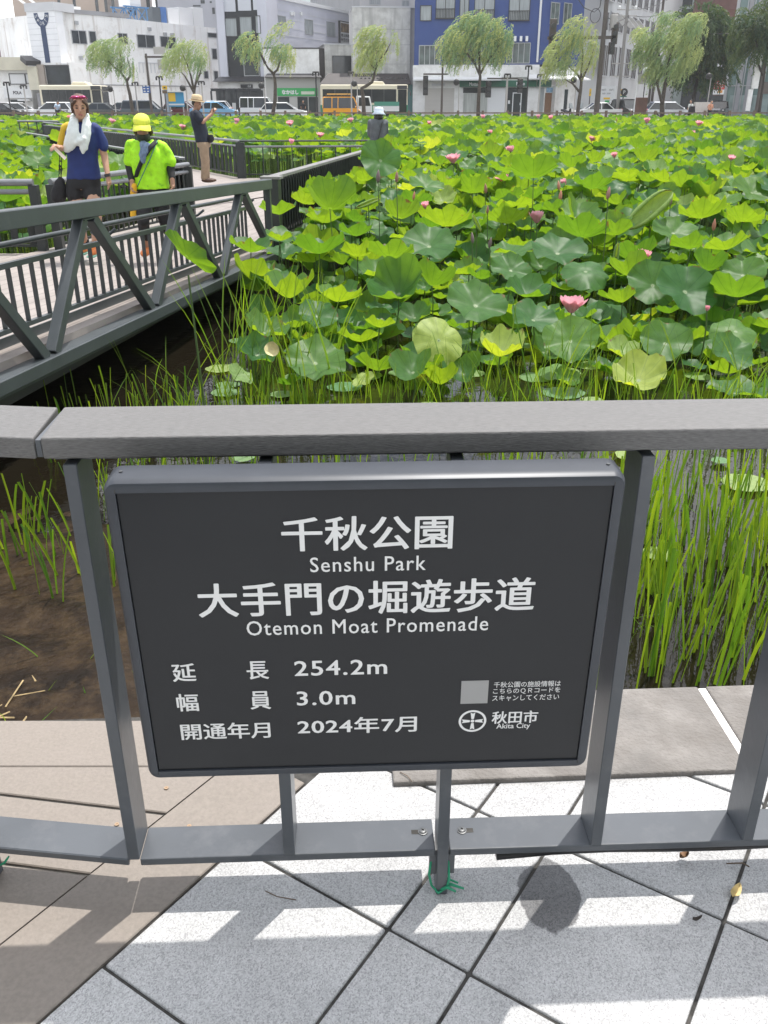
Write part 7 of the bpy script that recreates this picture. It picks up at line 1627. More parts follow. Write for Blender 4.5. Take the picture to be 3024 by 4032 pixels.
# ================================================================== vehicles, poles, signs and the street fence
M_tyre = mat('tyre rubber', (0.02,0.02,0.02), 0.8); M_hub = mat('wheel hub', (0.40,0.41,0.42), 0.35, 0.8)
M_cglass = mat('car glass', (0.02,0.024,0.027), 0.06, spec=0.8); M_lampw = mat('clear lamp', (0.7,0.7,0.68), 0.2); M_lampr = mat('red lamp', (0.5,0.03,0.02), 0.3); M_lampo = mat('orange lamp', (0.7,0.25,0.03), 0.3)
def paint(name, c, metal=0.0): return mat(name, c, 0.22, metal, coat=0.6, spec=0.5)
def car(px, d, L, W_, H_, m, label, facing=1, kind='sedan', rz=0.0, cat='car', yref=455, name=None):
    """facing +1: front to the right. local x forward"""
    p = atd(px, yref, d); t = empty(name or {'van':'parked_van','suv':'car','sedan':'car','hatch':'car'}[kind], (p.x, d, ZR), label, cat, 'vehicles on the street')
    Mx = Matrix.Translation((p.x,d,ZR)) @ Matrix.Rotation(rz+(0 if facing > 0 else PI),4,'Z')
    h = L/2; w = W_/2
    if kind == 'sedan': belt, roof = 0.62*H_, (-0.62*h, -0.32*h, 0.22*h, 0.56*h); hood, tail = 0.60*H_, 0.63*H_
    elif kind == 'hatch': belt, roof = 0.60*H_, (-0.93*h, -0.72*h, 0.18*h, 0.56*h); hood, tail = 0.57*H_, 0.62*H_
    elif kind == 'suv': belt, roof = 0.58*H_, (-0.95*h, -0.86*h, 0.22*h, 0.52*h); hood, tail = 0.56*H_, 0.58*H_
    else: belt, roof = 0.52*H_, (-0.99*h, -0.97*h, 0.62*h, 0.84*h); hood, tail = 0.50*H_, 0.52*H_
    lo = 0.20
    prof = [(-h,lo+0.1),(-h*0.99,tail-0.08),(-h*0.96,tail),(roof[0],belt),(roof[3],belt),(h*0.82,hood-0.03),(h*0.97,hood-0.16),(h,lo+0.14),(h*0.97,lo),(-h*0.97,lo)]
    mb = MB(); n = len(prof)
    secs = [(-w*0.93,0.985),(-w,1.0),(w,1.0),(w*0.93,0.985)]
    vs = []
    for yy, sc in ((-w,0.97),(-w*0.86,1.0),(w*0.86,1.0),(w,0.97)): vs += [Mx @ Vector((x*sc if abs(yy) == w else x, yy, z if abs(yy) < w else z*0.985)) for x, z in prof]
    fs = []
    for k in range(3):
        for j in range(n): fs.append((k*n+j, k*n+(j+1)%n, (k+1)*n+(j+1)%n, (k+1)*n+j))
    fs += [tuple(range(n)), tuple(range(3*n,4*n))[::-1]]
    mb.add(vs, fs)
    # roof slab and pillars
    rw = w*0.80; rt = H_
    def V3(x, y, z): return Mx @ Vector((x,y,z))
    mb.hexa([V3(roof[1],-rw,rt-0.07),V3(roof[2],-rw,rt-0.07),V3(roof[2],rw,rt-0.07),V3(roof[1],rw,rt-0.07),V3(roof[1]*0.97,-rw*0.9,rt),V3(roof[2]*0.95,-rw*0.9,rt),V3(roof[2]*0.95,rw*0.9,rt),V3(roof[1]*0.97,rw*0.9,rt)])
    for s in (-1,1):
        mid = (roof[1]+roof[2])/2
        for xa, xb in ((roof[0],roof[1]),(mid-0.05,mid-0.02),(roof[3],roof[2])): mb.bar(V3(xa,s*w*0.93,belt), V3(xb,s*rw,rt-0.08), 0.06, 0.06)
        if kind in ('van','suv'): mb.bar(V3(roof[0]*0.52,s*w*0.93,belt), V3(roof[1]*0.52,s*rw,rt-0.08), 0.07, 0.07)
    mb.build('body', m, t, smooth=True, angle=0.5)
    gl = MB(); e = 0.95
    gl.hexa([V3(roof[0]+0.04,-w*0.90,belt-0.02),V3(roof[3]-0.04,-w*0.90,belt-0.02),V3(roof[3]-0.04,w*0.90,belt-0.02),V3(roof[0]+0.04,w*0.90,belt-0.02),V3(roof[1]+0.03,-rw*0.98,rt-0.065),V3(roof[2]-0.02,-rw*0.98,rt-0.065),V3(roof[2]-0.02,rw*0.98,rt-0.065),V3(roof[1]+0.03,rw*0.98,rt-0.065)])
    gl.build('windows', M_cglass, t)
    r = 0.30 if H_ < 1.8 else 0.28
    for x in (-0.62*h, 0.64*h):
        for s in (-1,1):
            c = V3(x, s*(w-0.09), r+0.01); ax = (Mx.to_3x3() @ Vector((0,1,0)))*0.1
            mb = MB(); mb.tube([c-ax,c+ax], r, 16); wh = mb.build('wheel', M_tyre, t)
            mb = MB(); mb.tube([c-ax*1.05,c+ax*1.05], r*0.6, 12); mb.build('hub', M_hub, wh)
    for s in (-1,1):
        mb = MB(); mb.ball(V3(h*0.93,s*w*0.72,hood-0.17), (0.10,0.16,0.08), 8, 6); mb.build('headlight', M_lampw, t, smooth=True)
        mb = MB(); mb.ball(V3(-h*0.97,s*w*0.76,tail-0.12), (0.06,0.12,0.14), 8, 6); mb.build('tail_light', M_lampr, t, smooth=True)
        mb = MB(); mb.ball(V3(roof[3]*0.86,s*(w+0.08),belt+0.08), (0.06,0.1,0.08), 8, 6); mb.build('mirror', m, t, smooth=True)
    mb = MB(); mb.box((h*0.985,-w*0.5,lo+0.08),(h+0.012,w*0.5,lo+0.26), Mx); mb.build('grille', M_dkf, t)
    return t, Mx
P_white = paint('white car paint', (0.78,0.79,0.80)); P_silver = paint('silver car paint', (0.55,0.58,0.62), 0.4); P_black = paint('black car paint', (0.02,0.02,0.022)); P_dgrey = paint('dark grey car paint', (0.10,0.11,0.115), 0.3)
P_dgreen = paint('dark green car paint', (0.06,0.085,0.085), 0.3); P_taxi = paint('light blue taxi paint', (0.22,0.45,0.68)); P_orange = paint('orange van paint', (0.83,0.36,0.02)); P_wine = paint('dark red car paint', (0.13,0.03,0.035)); P_navy = paint('dark blue car paint', (0.10,0.125,0.15), 0.3)
car(5, 89, 4.4, 1.7, 1.42, P_black, 'black car at the left edge of the street, below the POLA shop', 1, 'sedan')
car(75, 95, 4.2, 1.7, 1.45, P_white, 'pale car half hidden behind lamp posts under the POLA shop', 1, 'hatch')
car(213, 88, 3.9, 1.7, 1.48, P_white, 'white hatchback behind the stooping cyclist at the left', -1, 'hatch')
car(404, 88, 4.4, 1.72, 1.42, P_dgrey, 'dark grey sedan just right of the head of the woman in blue', 1, 'sedan')
car(487, 92, 4.3, 1.7, 1.45, P_dgreen, 'dark greenish car behind the willow trunk at the left', -1, 'hatch')
car(580, 88, 4.5, 1.75, 1.62, P_navy, 'dark blue grey estate car with a pale bonnet by the tall lamp post', 1, 'suv')
car(722, 92, 3.8, 1.6, 1.55, P_wine, 'dark red car behind the man in the straw hat', 1, 'hatch')
t, Mx = car(845, 90, 4.4, 1.7, 1.5, P_taxi, 'light blue taxi just right of the man in the straw hat', 1, 'sedan')
mb = MB(); mb.box((-0.25,-0.3,1.5),(0.05,0.3,1.62), Mx); mb.build('roof_lamp', M_wframe, t)
car(835, 99, 4.2, 1.7, 1.6, P_white, 'small white car far behind the light blue taxi', -1, 'hatch')
car(1018, 94, 3.4, 1.48, 1.92, P_white, 'white box van parked before the black pergola shop', 1, 'van', cat='van')
car(1118, 88, 4.3, 1.7, 1.46, P_white, 'white hatchback in front of the white box van', 1, 'hatch')
t, Mx = car(1348, 86, 3.4, 1.48, 1.90, P_orange, 'orange box van with a roof rack, left of the green bus', 1, 'van', cat='van', name='orange_van')
rk = MB()
for x in (-1.4,-0.5,0.5): 
    for s in (-1,1): rk.bar(Mx @ Vector((x,s*0.6,1.88)), Mx @ Vector((x,s*0.6,2.10)), 0.04, 0.04)
for s in (-1,1): rk.bar(Mx @ Vector((-1.45,s*0.6,2.02)), Mx @ Vector((0.95,s*0.6,2.02)), 0.04, 0.04)
for k in range(8): rk.bar(Mx @ Vector((-1.4+0.33*k,-0.6,2.0)), Mx @ Vector((-1.4+0.33*k,0.6,2.0)), 0.03, 0.03)
rk.build('roof_rack', M_dkf, t)
mb = MB(); mb.box((-1.3,-0.5,2.04),(0.9,0.5,2.16), Mx); tag(mb.build('roof_board', mat('orange board', (0.75,0.42,0.12), 0.6)), 'orange boards lying on the roof rack of the orange van', 'boards')
car(2352, 86, 4.1, 1.7, 1.45, P_white, 'white sedan at the foot of the big utility pole', -1, 'sedan')
car(2412, 92, 3.9, 1.65, 1.5, P_white, 'second white car half hidden behind the white sedan at the big pole', -1, 'hatch')
car(2466, 88, 3.6, 1.6, 1.72, P_black, 'black box car facing us beside the brown cabinet', 1, 'suv', rz=R(-72))
car(2630, 84, 4.2, 1.75, 1.5, P_silver, 'silver hatchback under the big willow at the right', 1, 'hatch')
car(2826, 96, 3.6, 1.6, 1.6, P_black, 'small dark car before the red drugstore sign', -1, 'hatch', rz=R(65))
# truck
p = atd(1470, 455, 90); t = empty('flatbed_truck', (p.x,90,ZR), 'white flatbed truck between the orange van and the green bus', 'truck', 'vehicles on the street'); Mx = Matrix.Translation((p.x,90,ZR))
mb = MB(); mb.prism([(-1.6,0.45),(-0.1,0.45),(-0.1,1.05),(-0.3,1.95),(-1.55,2.0),(-1.6,1.2)], -0.8, 0.8, Mx @ Matrix.Rotation(R(90),4,'X')); mb.build('cab', P_white, t, bevel=0.04)
mb = MB(); mb.prism([(-1.35,1.15),(-0.25,1.15),(-0.42,1.85),(-1.30,1.85)], -0.815, 0.815, Mx @ Matrix.Rotation(R(90),4,'X')); mb.build('window', M_cglass, t)
mb = MB(); mb.box((0.0,-0.8,0.7),(2.4,0.8,1.15), Mx); mb.build('flatbed', P_white, t); mb = MB(); mb.box((0.1,-0.82,1.151),(2.4,0.82,1.5), Mx); mb.build('load', mat('green tarp', (0.08,0.30,0.22), 0.7), t)
for x in (-1.0,1.5):
    for s in (-1,1):
        c = Mx @ Vector((x,s*0.7,0.33)); mb = MB(); mb.tube([c-Vector((0,0.1,0)), c+Vector((0,0.1,0))], 0.33, 14); mb.build('wheel', M_tyre, t)
# buses
def bus(px0, px1, d, m, m2, label, zr=3.0, skirt=None):
    a = atd(px0, 455, d); b = atd(px1, 455, d); L = b.x-a.x; t = empty('city_bus', ((a.x+b.x)/2, d, ZR), label, 'bus', 'buses on the street'); Mx = Matrix.Translation(((a.x+b.x)/2, d, ZR)); h = L/2; w = 1.15
    mb = MB(); mb.box((-h,-w,0.35),(h,w,zr), Mx); mb.build('body', m, t, bevel=0.12, segs=2)
    mb = MB(); mb.box((-h-0.012,-w-0.012,0.33),(h+0.012,w+0.012,1.25), Mx); mb.build('skirt', m2, t, bevel=0.05)
    n = 6
    mb = MB(); mb.box((-h+0.25,-w-0.02,1.42),(h-1.15,-w+0.1,zr-0.42), Mx); wn = mb.build('side_window', M_cglass, t)
    for k in range(1,n): mb = MB(); x = -h+0.25+(2*h-1.4)*k/n; mb.box((x-0.04,-w-0.03,1.42),(x+0.04,-w-0.019,zr-0.42), Mx); mb.build('window_bar', M_dkf, wn)
    mb = MB(); mb.box((h-0.98,-w-0.03,0.55),(h-0.12,-w+0.1,zr-0.45), Mx); mb.build('door', M_cglass, t)
    mb = MB(); mb.box((h-0.2,-w+0.1,1.25),(h+0.03,w-0.1,zr-0.55), Mx); mb.build('windshield', M_cglass, t)
    mb = MB(); mb.box((h-1.05,-w-0.035,zr-0.42),(h-0.1,-w+0.1,zr-0.08), Mx); mb.build('destination_box', M_dkf, t); 
    mb = MB(); mb.box((h-0.15,-w+0.25,zr-0.5),(h+0.035,w-0.25,zr-0.12), Mx); mb.build('destination_box', M_dkf, t)
    mb = MB(); mb.prism([(-0.9,0),(0.9,0),(0.65,0.30),(-0.65,0.32)], -0.8, 0.8, Mx @ Matrix.Translation((h*0.28,0,zr-0.02)) @ Matrix.Rotation(R(90),4,'X')); mb.build('roof_unit', m, t, bevel=0.06)
    for x in (-0.5*h, 0.62*h):
        for s in (-1,1):
            c = Mx @ Vector((x,s*(w-0.12),0.45)); mb = MB(); mb.tube([c-Vector((0,0.14,0)), c+Vector((0,0.14,0))], 0.46, 16); mb.build('wheel', M_tyre, t)
    mb = MB(); mb.bar(Mx @ Vector((h-0.05,-w-0.02,zr-0.35)), Mx @ Vector((h+0.25,-w-0.25,zr-0.7)), 0.05, 0.05); mb.ball(Mx @ Vector((h+0.25,-w-0.25,zr-0.85)), (0.06,0.1,0.18), 8, 6); mb.build('mirror', M_dkf, t)
    return t
M_bcream = paint('cream bus paint', (0.72,0.66,0.50)); M_bgr = paint('green bus skirt', (0.05,0.23,0.13)); M_bcr2 = paint('brown bus skirt', (0.30,0.27,0.2))
bus(184, 425, 97, M_bcream, M_bcr2, 'cream city bus behind the head of the woman in blue', 3.0)
bus(1266, 1604, 97, M_bcream, M_bgr, 'cream and green city bus behind the orange van', 3.05)
# motorcycles, seen as dark clumps by the shop corner
def motorbike(px, d, label, rz):
    p = atd(px, 455, d); t = empty('motorcycle', (p.x,d,ZR), label, 'motorcycle'); Mx = Matrix.Translation((p.x,d,ZR)) @ Matrix.Rotation(rz,4,'Z')
    for x in (-0.6,0.62):
        c = Mx @ Vector((x,0,0.3)); ax = (Mx.to_3x3() @ Vector((0,1,0)))*0.05
        mb = MB(); ring = [c+(Mx.to_3x3() @ Vector((math.cos(2*PI*k/16)*0.25,0,math.sin(2*PI*k/16)*0.25))) for k in range(17)]; mb.tube(ring, 0.055, 6); mb.build('wheel', M_tyre, t)
    mb = MB(); mb.tube([Mx @ Vector(q) for q in ((-0.7,0,0.75),(-0.3,0,0.72),(0.1,0,0.55),(0.35,0,0.62),(0.45,0,0.95))], [0.10,0.14,0.16,0.10,0.07], 8); mb.tube([Mx @ Vector((0.62,0,0.3)), Mx @ Vector((0.45,0,0.98))], 0.05, 6); mb.build('body', P_black, t, smooth=True)
    mb = MB(); mb.tube([Mx @ Vector((0.42,-0.35,1.02)), Mx @ Vector((0.47,0,0.98)), Mx @ Vector((0.42,0.35,1.02))], 0.022, 6); mb.build('handlebar', M_hub, t)
    mb = MB(); mb.prism([(0.42,0.95),(0.62,0.9),(0.45,1.4),(0.36,1.35)], -0.2, 0.2, Mx @ Matrix.Rotation(R(90),4,'X')); mb.build('windscreen', M_curt, t)
motorbike(2230, 96, 'motorcycle parked left of the willow trunk at the blue building corner', R(-50)); motorbike(2290, 96, 'motorcycle parked right of the willow trunk at the blue building corner', R(-120))

# street fence: brown posts and one rail
M_fence = mat('brown fence post', (0.13,0.095,0.07), 0.8, var=0.25, vscale=4)
fn = empty('street_fence', (0,78,ZR), 'low brown post and rail fence along the far edge of the lotus', 'fence')
mb = MB(); mb.bar((-46,78,0.56),(46,78,0.56), 0.10, 0.10); mb.build('rail', M_fence, fn); mb = MB(); mb.bar((-46,78,0.20),(46,78,0.20), 0.08, 0.08); mb.build('rail', M_fence, fn)
for k in range(47):
    x = -46+2*k; mb = MB(); mb.box((x-0.09,77.9,ZR),(x+0.09,78.1,0.74)); mb.build('post', M_fence, fn)

# poles
M_pole = mat('dark brown pole', (0.085,0.07,0.062), 0.6, var=0.2, vscale=1); M_pgrey = mat('grey pole', (0.40,0.38,0.37), 0.6, var=0.1, vscale=1); M_pblack = mat('black lamp pole', (0.03,0.03,0.032), 0.5)
def pole(name, px, d, ytop, r, m, label, cat, yb=440, r2=None):
    b = atd(px, yb, d); zt = atd(px, ytop, d).z
    b = atd(px, 455, d); t = empty(name, (b.x,d,ZR), label, cat); mb = MB(); mb.tube([(b.x,d,ZR),(b.x,d,zt)], [r, r2 or r*0.75], 10); mb.build('pole', m, t, smooth=True, angle=0.8); return t, b.x, zt
def lantern(t, x, d, z, m=M_pblack):
    mb = MB(); mb.lathe([(0.06,0.0),(0.08,0.1),(0.26,0.14),(0.28,0.20),(0.22,0.22)], (x,d,z-0.05), 10); mb.build('lantern', m, t)
    for s in (-1,1):
        mb = MB(); mb.box((x+s*0.24-0.06,d-0.06,z-0.16),(x+s*0.24+0.06,d+0.06,z+0.08)); mb.build('lamp_head', m, t)
for px, yt, m, lab, d in ((46,330,M_pblack,'thin dark lamp post left of the POLA sign',84),(110,342,M_pgrey,'pale lamp post right of the POLA sign',84),(641,308,M_pblack,'dark twin headed lamp post beside the yellow sign',82),(803,327,M_pgrey,'pale lamp post right of the second willow',84),(545,330,M_pgrey,'pale lamp post just right of the first willow trunk',86),(1248,290,M_pblack,'dark lamp post before the green banner shop',82),(1385,290,M_pgrey,'pale post with twin heads before the brown eave',84),(2070,266,M_pblack,'dark twin headed lamp post before the shop entrance',82),(2118,300,M_pgrey,'pale lamp post at the right end of the green signboard',82)):
    t, x, zt = pole('lamp_post', px, d, yt, 0.075, m, lab, 'lamp post'); lantern(t, x, d, zt, M_pblack if m is M_pblack else M_dkf)
for px, yt, lab in ((458,348,'round spotlight on a thin pole left of the first willow trunk'),(741,345,'round spotlight on a thin pole right of the blue advertising board'),(1047,335,'round spotlight on a thin pole at the black pergola shop'),(1408,327,'round spotlight on a thin pole beside the bent willow'),(1804,322,'round spotlight on a thin pole left of the green signboard'),(2258,313,'round spotlight on a thin pole left of the sixth willow'),(2779,298,'round spotlight on a thin pole right of the big willow')):
    t, x, zt = pole('spotlight_post', px, 83, yt+8, 0.05, M_pgrey, lab, 'spotlight'); mb = MB(); mb.ball((x-0.25,83-0.1,zt+0.12), (0.26,0.22,0.26), 10, 8); mb.bar((x,83,zt-0.02),(x-0.25,83,zt+0.1),0.08,0.08); mb.build('spotlight', M_pblack, t, smooth=True)
# tall lamp with arm and road sign backs
t, x, zt = pole('sign_gantry', 599, 83, 211, 0.12, M_pole, 'tall brown pole with an arm carrying the backs of two road signs', 'sign pole')
mb = MB(); mb.bar((x-0.1,83,zt-0.25),(x+1.7,83,zt-0.25),0.14,0.14); mb.build('arm', M_pole, t)
for z0, x0 in ((zt-0.05,0.7),(zt-1.2,0.95)):
    mb = MB(); mb.box((x+x0,82.85,z0),(x+x0+0.95,82.9,z0+0.55 if z0 > zt-0.5 else z0+0.75)); mb.build('sign_back', M_pgrey, t)
# traffic signals
def signal(t, x, d, z, w=0.36, h=1.05, m=M_pblack, rz=0.0):
    mb = MB(); mb.box((x-w/2,d-0.12,z-h/2),(x+w/2,d+0.12,z+h/2)); s = mb.build('signal_head', m, t, bevel=0.03)
    for k in (-1,0,1) if h > 0.8 else (-0.5,0.5):
        mb = MB(); mb.tube([(x,d-0.12,z+k*h*0.31),(x,d-0.34,z+k*h*0.31-0.03)], w*0.36, 10); mb.build('visor', M_dkf, s)
t, x, zt = pole('traffic_light', 1738, 82, 240, 0.10, M_pole, 'brown signal pole with one arm to the left, before the roller shutter', 'traffic light')
z = atd(1700,292,82).z; mb = MB(); mb.bar((x+0.5,82,z),(x-1.6,82,z),0.12,0.12); mb.build('arm', M_pole, t); signal(t, x-1.4, 82, z-0.85, 0.42, 1.5)
t, x, zt = pole('traffic_light', 1990, 82, 298, 0.11, M_pgrey, 'pale signal pole with two signals at the green signboard', 'traffic light')
z = atd(1980,309,82).z; mb = MB(); mb.bar((x-1.7,82,z),(x+1.2,82,z),0.11,0.11); mb.build('arm', M_pole, t); signal(t, x-1.55, 82, z-0.8, 0.46, 1.3); signal(t, x+1.1, 82, z-0.55, 0.46, 1.1); lantern(t, x, 82, zt)
# big utility pole with signal arms
t, x, zt = pole('utility_pole', 2347, 82, -60, 0.24, M_pole, 'thick brown utility pole with signal arms, second from the sixth willow', 'utility pole', r2=0.17)
z = atd(2380,150,82).z; mb = MB(); mb.bar((x-4.6,82,z),(x+1.0,82,z+0.05),0.24,0.24); mb.build('arm', M_pole, t); signal(t, x-4.2, 82, z+0.1, 0.55, 2.6, M_pole); signal(t, x+0.9, 82, z+0.35, 0.5, 1.6, M_pole); signal(t, x+0.75, 82, z-0.75, 0.5, 0.9, M_pole)
mb = MB(); mb.lathe([(0.3,0),(0.3,0.9),(0.26,1.0)], (x+0.75,82.1,atd(2400,110,82).z), 12); mb.build('transformer', M_pgrey, t)
def wire(pts, r, label, px=None):
    mb = MB(); mb.tube(pts, r, 5, cap=False); tag(mb.build('wire', M_pblack), label, 'wire')
zz = lambda px, py, d: atd(px,py,d)
wire([zz(2275,-5,82), zz(2300,30,82), zz(2340,48,82), zz(2362,28,82), zz(2366,5,82), zz(2370,-40,82)], 0.035, 'slack black wire hanging to the thick brown pole')
c = zz(2344,62,82); wire([c+Vector((0.42*math.cos(k*PI/8),0,0.52*math.sin(k*PI/8))) for k in range(17)], 0.03, 'coil of black wire left of the thick brown pole')
t, x, zt = pole('utility_pole', 2428, 88, -60, 0.17, mat('weathered grey pole', (0.24,0.23,0.22), 0.7), 'grey utility pole with crossbars right of the thick brown pole', 'utility pole')
for y in (38, 62, 250, 300):
    z = atd(2470,y,88).z; mb = MB(); mb.bar((x-0.9,88,z),(x+0.9,88,z),0.08,0.08); mb.build('crossbar', M_pgrey, t)
for dx in (-0.7,0.7):
    mb = MB(); mb.lathe([(0.09,0),(0.12,0.15),(0.05,0.28)], (x+dx,88,atd(2470,38,88).z+0.05), 8); mb.build('insulator', M_wframe, t)
t, x, zt = pole('utility_pole', 2560, 100, -60, 0.16, M_pole, 'thin far utility pole behind the big willow', 'utility pole')
t, x, zt = pole('traffic_light', 2548, 98, 225, 0.14, M_pole, 'far dark traffic light pole behind the globe lamp', 'traffic light'); signal(t, x+0.3, 97.5, atd(2560,300,97.5).z, 0.7, 1.7, M_pole)
for k, (a, b_) in enumerate((((2394,70,82),(2476,60,88)),((2398,95,82),(2474,85,88)),((2476,40,88),(2660,-20,110)),((2474,60,88),(2640,40,110)))):
    A = zz(*a); B = zz(*b_); wire([A.lerp(B, i/8)+Vector((0,0,-0.35*math.sin(PI*i/8))) for i in range(9)], 0.03, ['upper','lower','upper','lower'][k]+[' wire between the thick and the grey utility pole',' wire running from the grey utility pole over the willow'][k//2])
A = zz(2620,133,90); B = zz(3050,133,90); wire([A, B], 0.03, 'thin wire crossing the glass building at the right')
t, x, zt = pole('sign_post', 2494, 80, 292, 0.045, M_wframe, 'thin white sign post with the grey back of an eight sided sign', 'road sign')
mb = MB(); mb.prism([(0.42*math.cos(R(22.5+45*k)),0.42*math.sin(R(22.5+45*k))) for k in range(8)], -0.02, 0.02, Matrix.Translation((x+0.38,80.1,zt-0.35)) @ Matrix.Rotation(R(90),4,'X')); mb.build('sign_plate', M_pgrey, t)
t, x, zt = pole('globe_lamp', 2525, 82, 290, 0.05, M_pblack, 'black globe lamp post left of the big willow', 'lamp post'); mb = MB(); mb.ball((x,82,zt+0.2), 0.3, 12, 9); mb.build('globe', mat('frosted globe', (0.62,0.68,0.66), 0.2), t, smooth=True)
t, x, zt = pole('utility_pole', 2975, 82, 222, 0.16, M_pole, 'dark brown pole with a long pale box before the glass building', 'utility pole'); z = atd(2960,260,82).z; mb = MB(); mb.box((x-0.75,81.8,z-1.7),(x-0.25,82.1,z+0.9)); mb.build('pale_box', M_shop, t); mb = MB(); mb.box((x+0.2,81.8,z-2.1),(x+0.75,82.1,z-1.2)); mb.build('meter_box', M_pole, t); mb = MB(); mb.box((x-0.95,81.85,z-3.4),(x-0.6,82.05,z-1.75)); mb.build('banner', M_shop, t)
# signs
def board(name, x0, x1, y0, y1, d, m, label, cat, posts=1, postm=None, th=0.1):
    a = atd(x0, y1, d); b = atd(x1, y0, d); t = empty(name, ((a.x+b.x)/2, d, ZR), label, cat)
    mb = MB(); mb.box((a.x,d-th/2,a.z),(b.x,d+th/2,b.z)); mb.build('board', m, t)
    for k in range(posts):
        x = a.x+(b.x-a.x)*(0.5 if posts == 1 else (0.08+0.84*k)); mb = MB(); mb.bar((x,d,ZR),(x,d,a.z-0.001),0.09,0.09); mb.build('post', postm or M_pole, t)
    return t, a, b
def brd_text(t, body, x0, x1, y0, y1, d, m):
    a = atd(x0, y1, d); b = atd(x1, y0, d); mb = MB(); put_text(mb, body, ((a.x+b.x)/2,d,(a.z+b.z)/2), (1,0,0), (0,0,1), b.x-a.x, b.z-a.z); mb.build('lettering', m, t, recalc=False)
M_bsign = mat('blue sign', (0.02,0.10,0.36), 0.5); M_ysign = mat('yellow sign', (0.78,0.50,0.03), 0.5)
t, a, b = board('parking_sign', 563, 589, 338, 366, 82.7, M_bsign, 'blue square road sign on the tall brown pole', 'road sign', 0); 
for k in (0,1):
    for j in (0,1,2): 
        mb = MB(); mb.box((a.x+0.08+0.3*k,82.63,a.z+0.08+0.2*j),(a.x+0.25+0.3*k,82.64,a.z+0.17+0.2*j)); mb.build('mark', M_wframe, t)
t, a, b = board('yellow_sign', 640, 657, 337, 353, 82.8, M_ysign, 'small yellow sign above a brown plate on the twin headed lamp post', 'sign', 0); mb = MB(); mb.box((a.x+0.12,82.73,a.z+0.1),(b.x-0.12,82.74,b.z-0.1)); mb.build('mark', M_txtd, t)
board('brown_sign', 640, 657, 355, 368, 82.8, mat('brown plate', (0.12,0.08,0.05), 0.6), 'brown plate under the small yellow sign', 'sign', 1)
t, a, b = board('advert_board', 666, 722, 363, 420, 86, mat('sky blue advert', (0.05,0.30,0.55), 0.5), 'blue advertising board with a yellow corner and a white band', 'billboard', 2, M_pgrey)
mb = MB(); mb.box((a.x+0.02,85.92,b.z-0.75),(a.x+0.65,85.94,b.z-0.05)); mb.build('yellow_patch', M_ysign, t); mb = MB(); mb.box((a.x,85.92,b.z-1.05),(b.x,85.94,b.z-0.92)); mb.build('white_band', M_wframe, t); mb = MB(); mb.bar((a.x-0.15,86,ZR),(a.x-0.15,86,b.z+0.3),0.3,0.3); mb.build('side_post', mat('grey blue post', (0.30,0.36,0.44), 0.5), t); mb = MB(); mb.box((a.x,85.7,b.z),(b.x+0.05,86.3,b.z+0.08)); mb.build('top_cap', M_wframe, t)
t, a, b = board('yellow_sign', 2319, 2329, 349, 378, 96, M_ysign, 'narrow upright yellow parking sign left of the thick brown pole', 'sign', 1)
brd_text(t, '自転車', 2321, 2327, 356, 371, 95.93, M_txtd)
t, a, b = board('price_board', 2357, 2424, 339, 408, 100, M_wframe, 'white parking price board reading 300 with an orange and a green patch', 'sign', 2, M_pgrey)
brd_text(t, '300円', 2398, 2416, 350, 358, 99.94, M_txtd); brd_text(t, '300円', 2368, 2386, 350, 358, 99.94, M_txtd); brd_text(t, '8:00 - 20:00', 2372, 2404, 365, 371, 99.94, M_txtd)
for x0, x1, y0, y1, m in ((2376,2402,384,391,M_ysign),(2381,2400,395,407,M_bgreen)):
    p = atd(x0,y1,99.94); q = atd(x1,y0,99.94); mb = MB(); mb.box((p.x,99.93,p.z),(q.x,99.945,q.z)); mb.build('patch', m, t)
t, a, b = board('parking_sign', 2443, 2468, 351, 376, 92, M_ysign, 'yellow parking sign with a white P on a black disc', 'parking sign', 1, M_pblack)
p = atd(2458,363,91.93); mb = MB(); mb.prism([(0.34*math.cos(2*PI*k/24),0.34*math.sin(2*PI*k/24)) for k in range(24)], 0, 0.02, Matrix.Translation((p.x,91.94,p.z)) @ Matrix.Rotation(R(90),4,'X')); mb.build('disc', M_pblack, t)
brd_text(t, 'P', 2454, 2463, 356, 370, 91.91, M_wframe)
p = atd(2443,382,91.95); q = atd(2468,377,91.95); mb = MB(); mb.box((p.x,91.95,p.z),(q.x,92.05,q.z)); mb.build('lower_plate', M_greens, t)
a = atd(2499,455,82); b = atd(2548,384,82); mb = MB(); mb.box((a.x,81.7,ZR),(b.x,82.4,b.z)); tag(mb.build('utility_cabinet', mat('rust brown cabinet', (0.12,0.06,0.045), 0.6, var=0.2, vscale=2), bevel=0.02), 'rust brown utility cabinet beside the silver hatchback', 'cabinet')
a = atd(2728,470,80); b = atd(2797,402,80); mb = MB(); mb.box((a.x,79.8,ZR),(b.x,80.3,b.z)); tag(mb.build('low_wall', mat('pale low wall', (0.52,0.49,0.46), 0.8, var=0.05)), 'pale low wall behind the woman with the black bag', 'wall')
a = atd(2792,455,100); b = atd(2815,293,100); mb = MB(); mb.box((a.x,99.8,ZR),(b.x,100.2,b.z)); tag(mb.build('banner_pillar', M_black), 'black sign pillar left of the red drugstore sign', 'pillar')
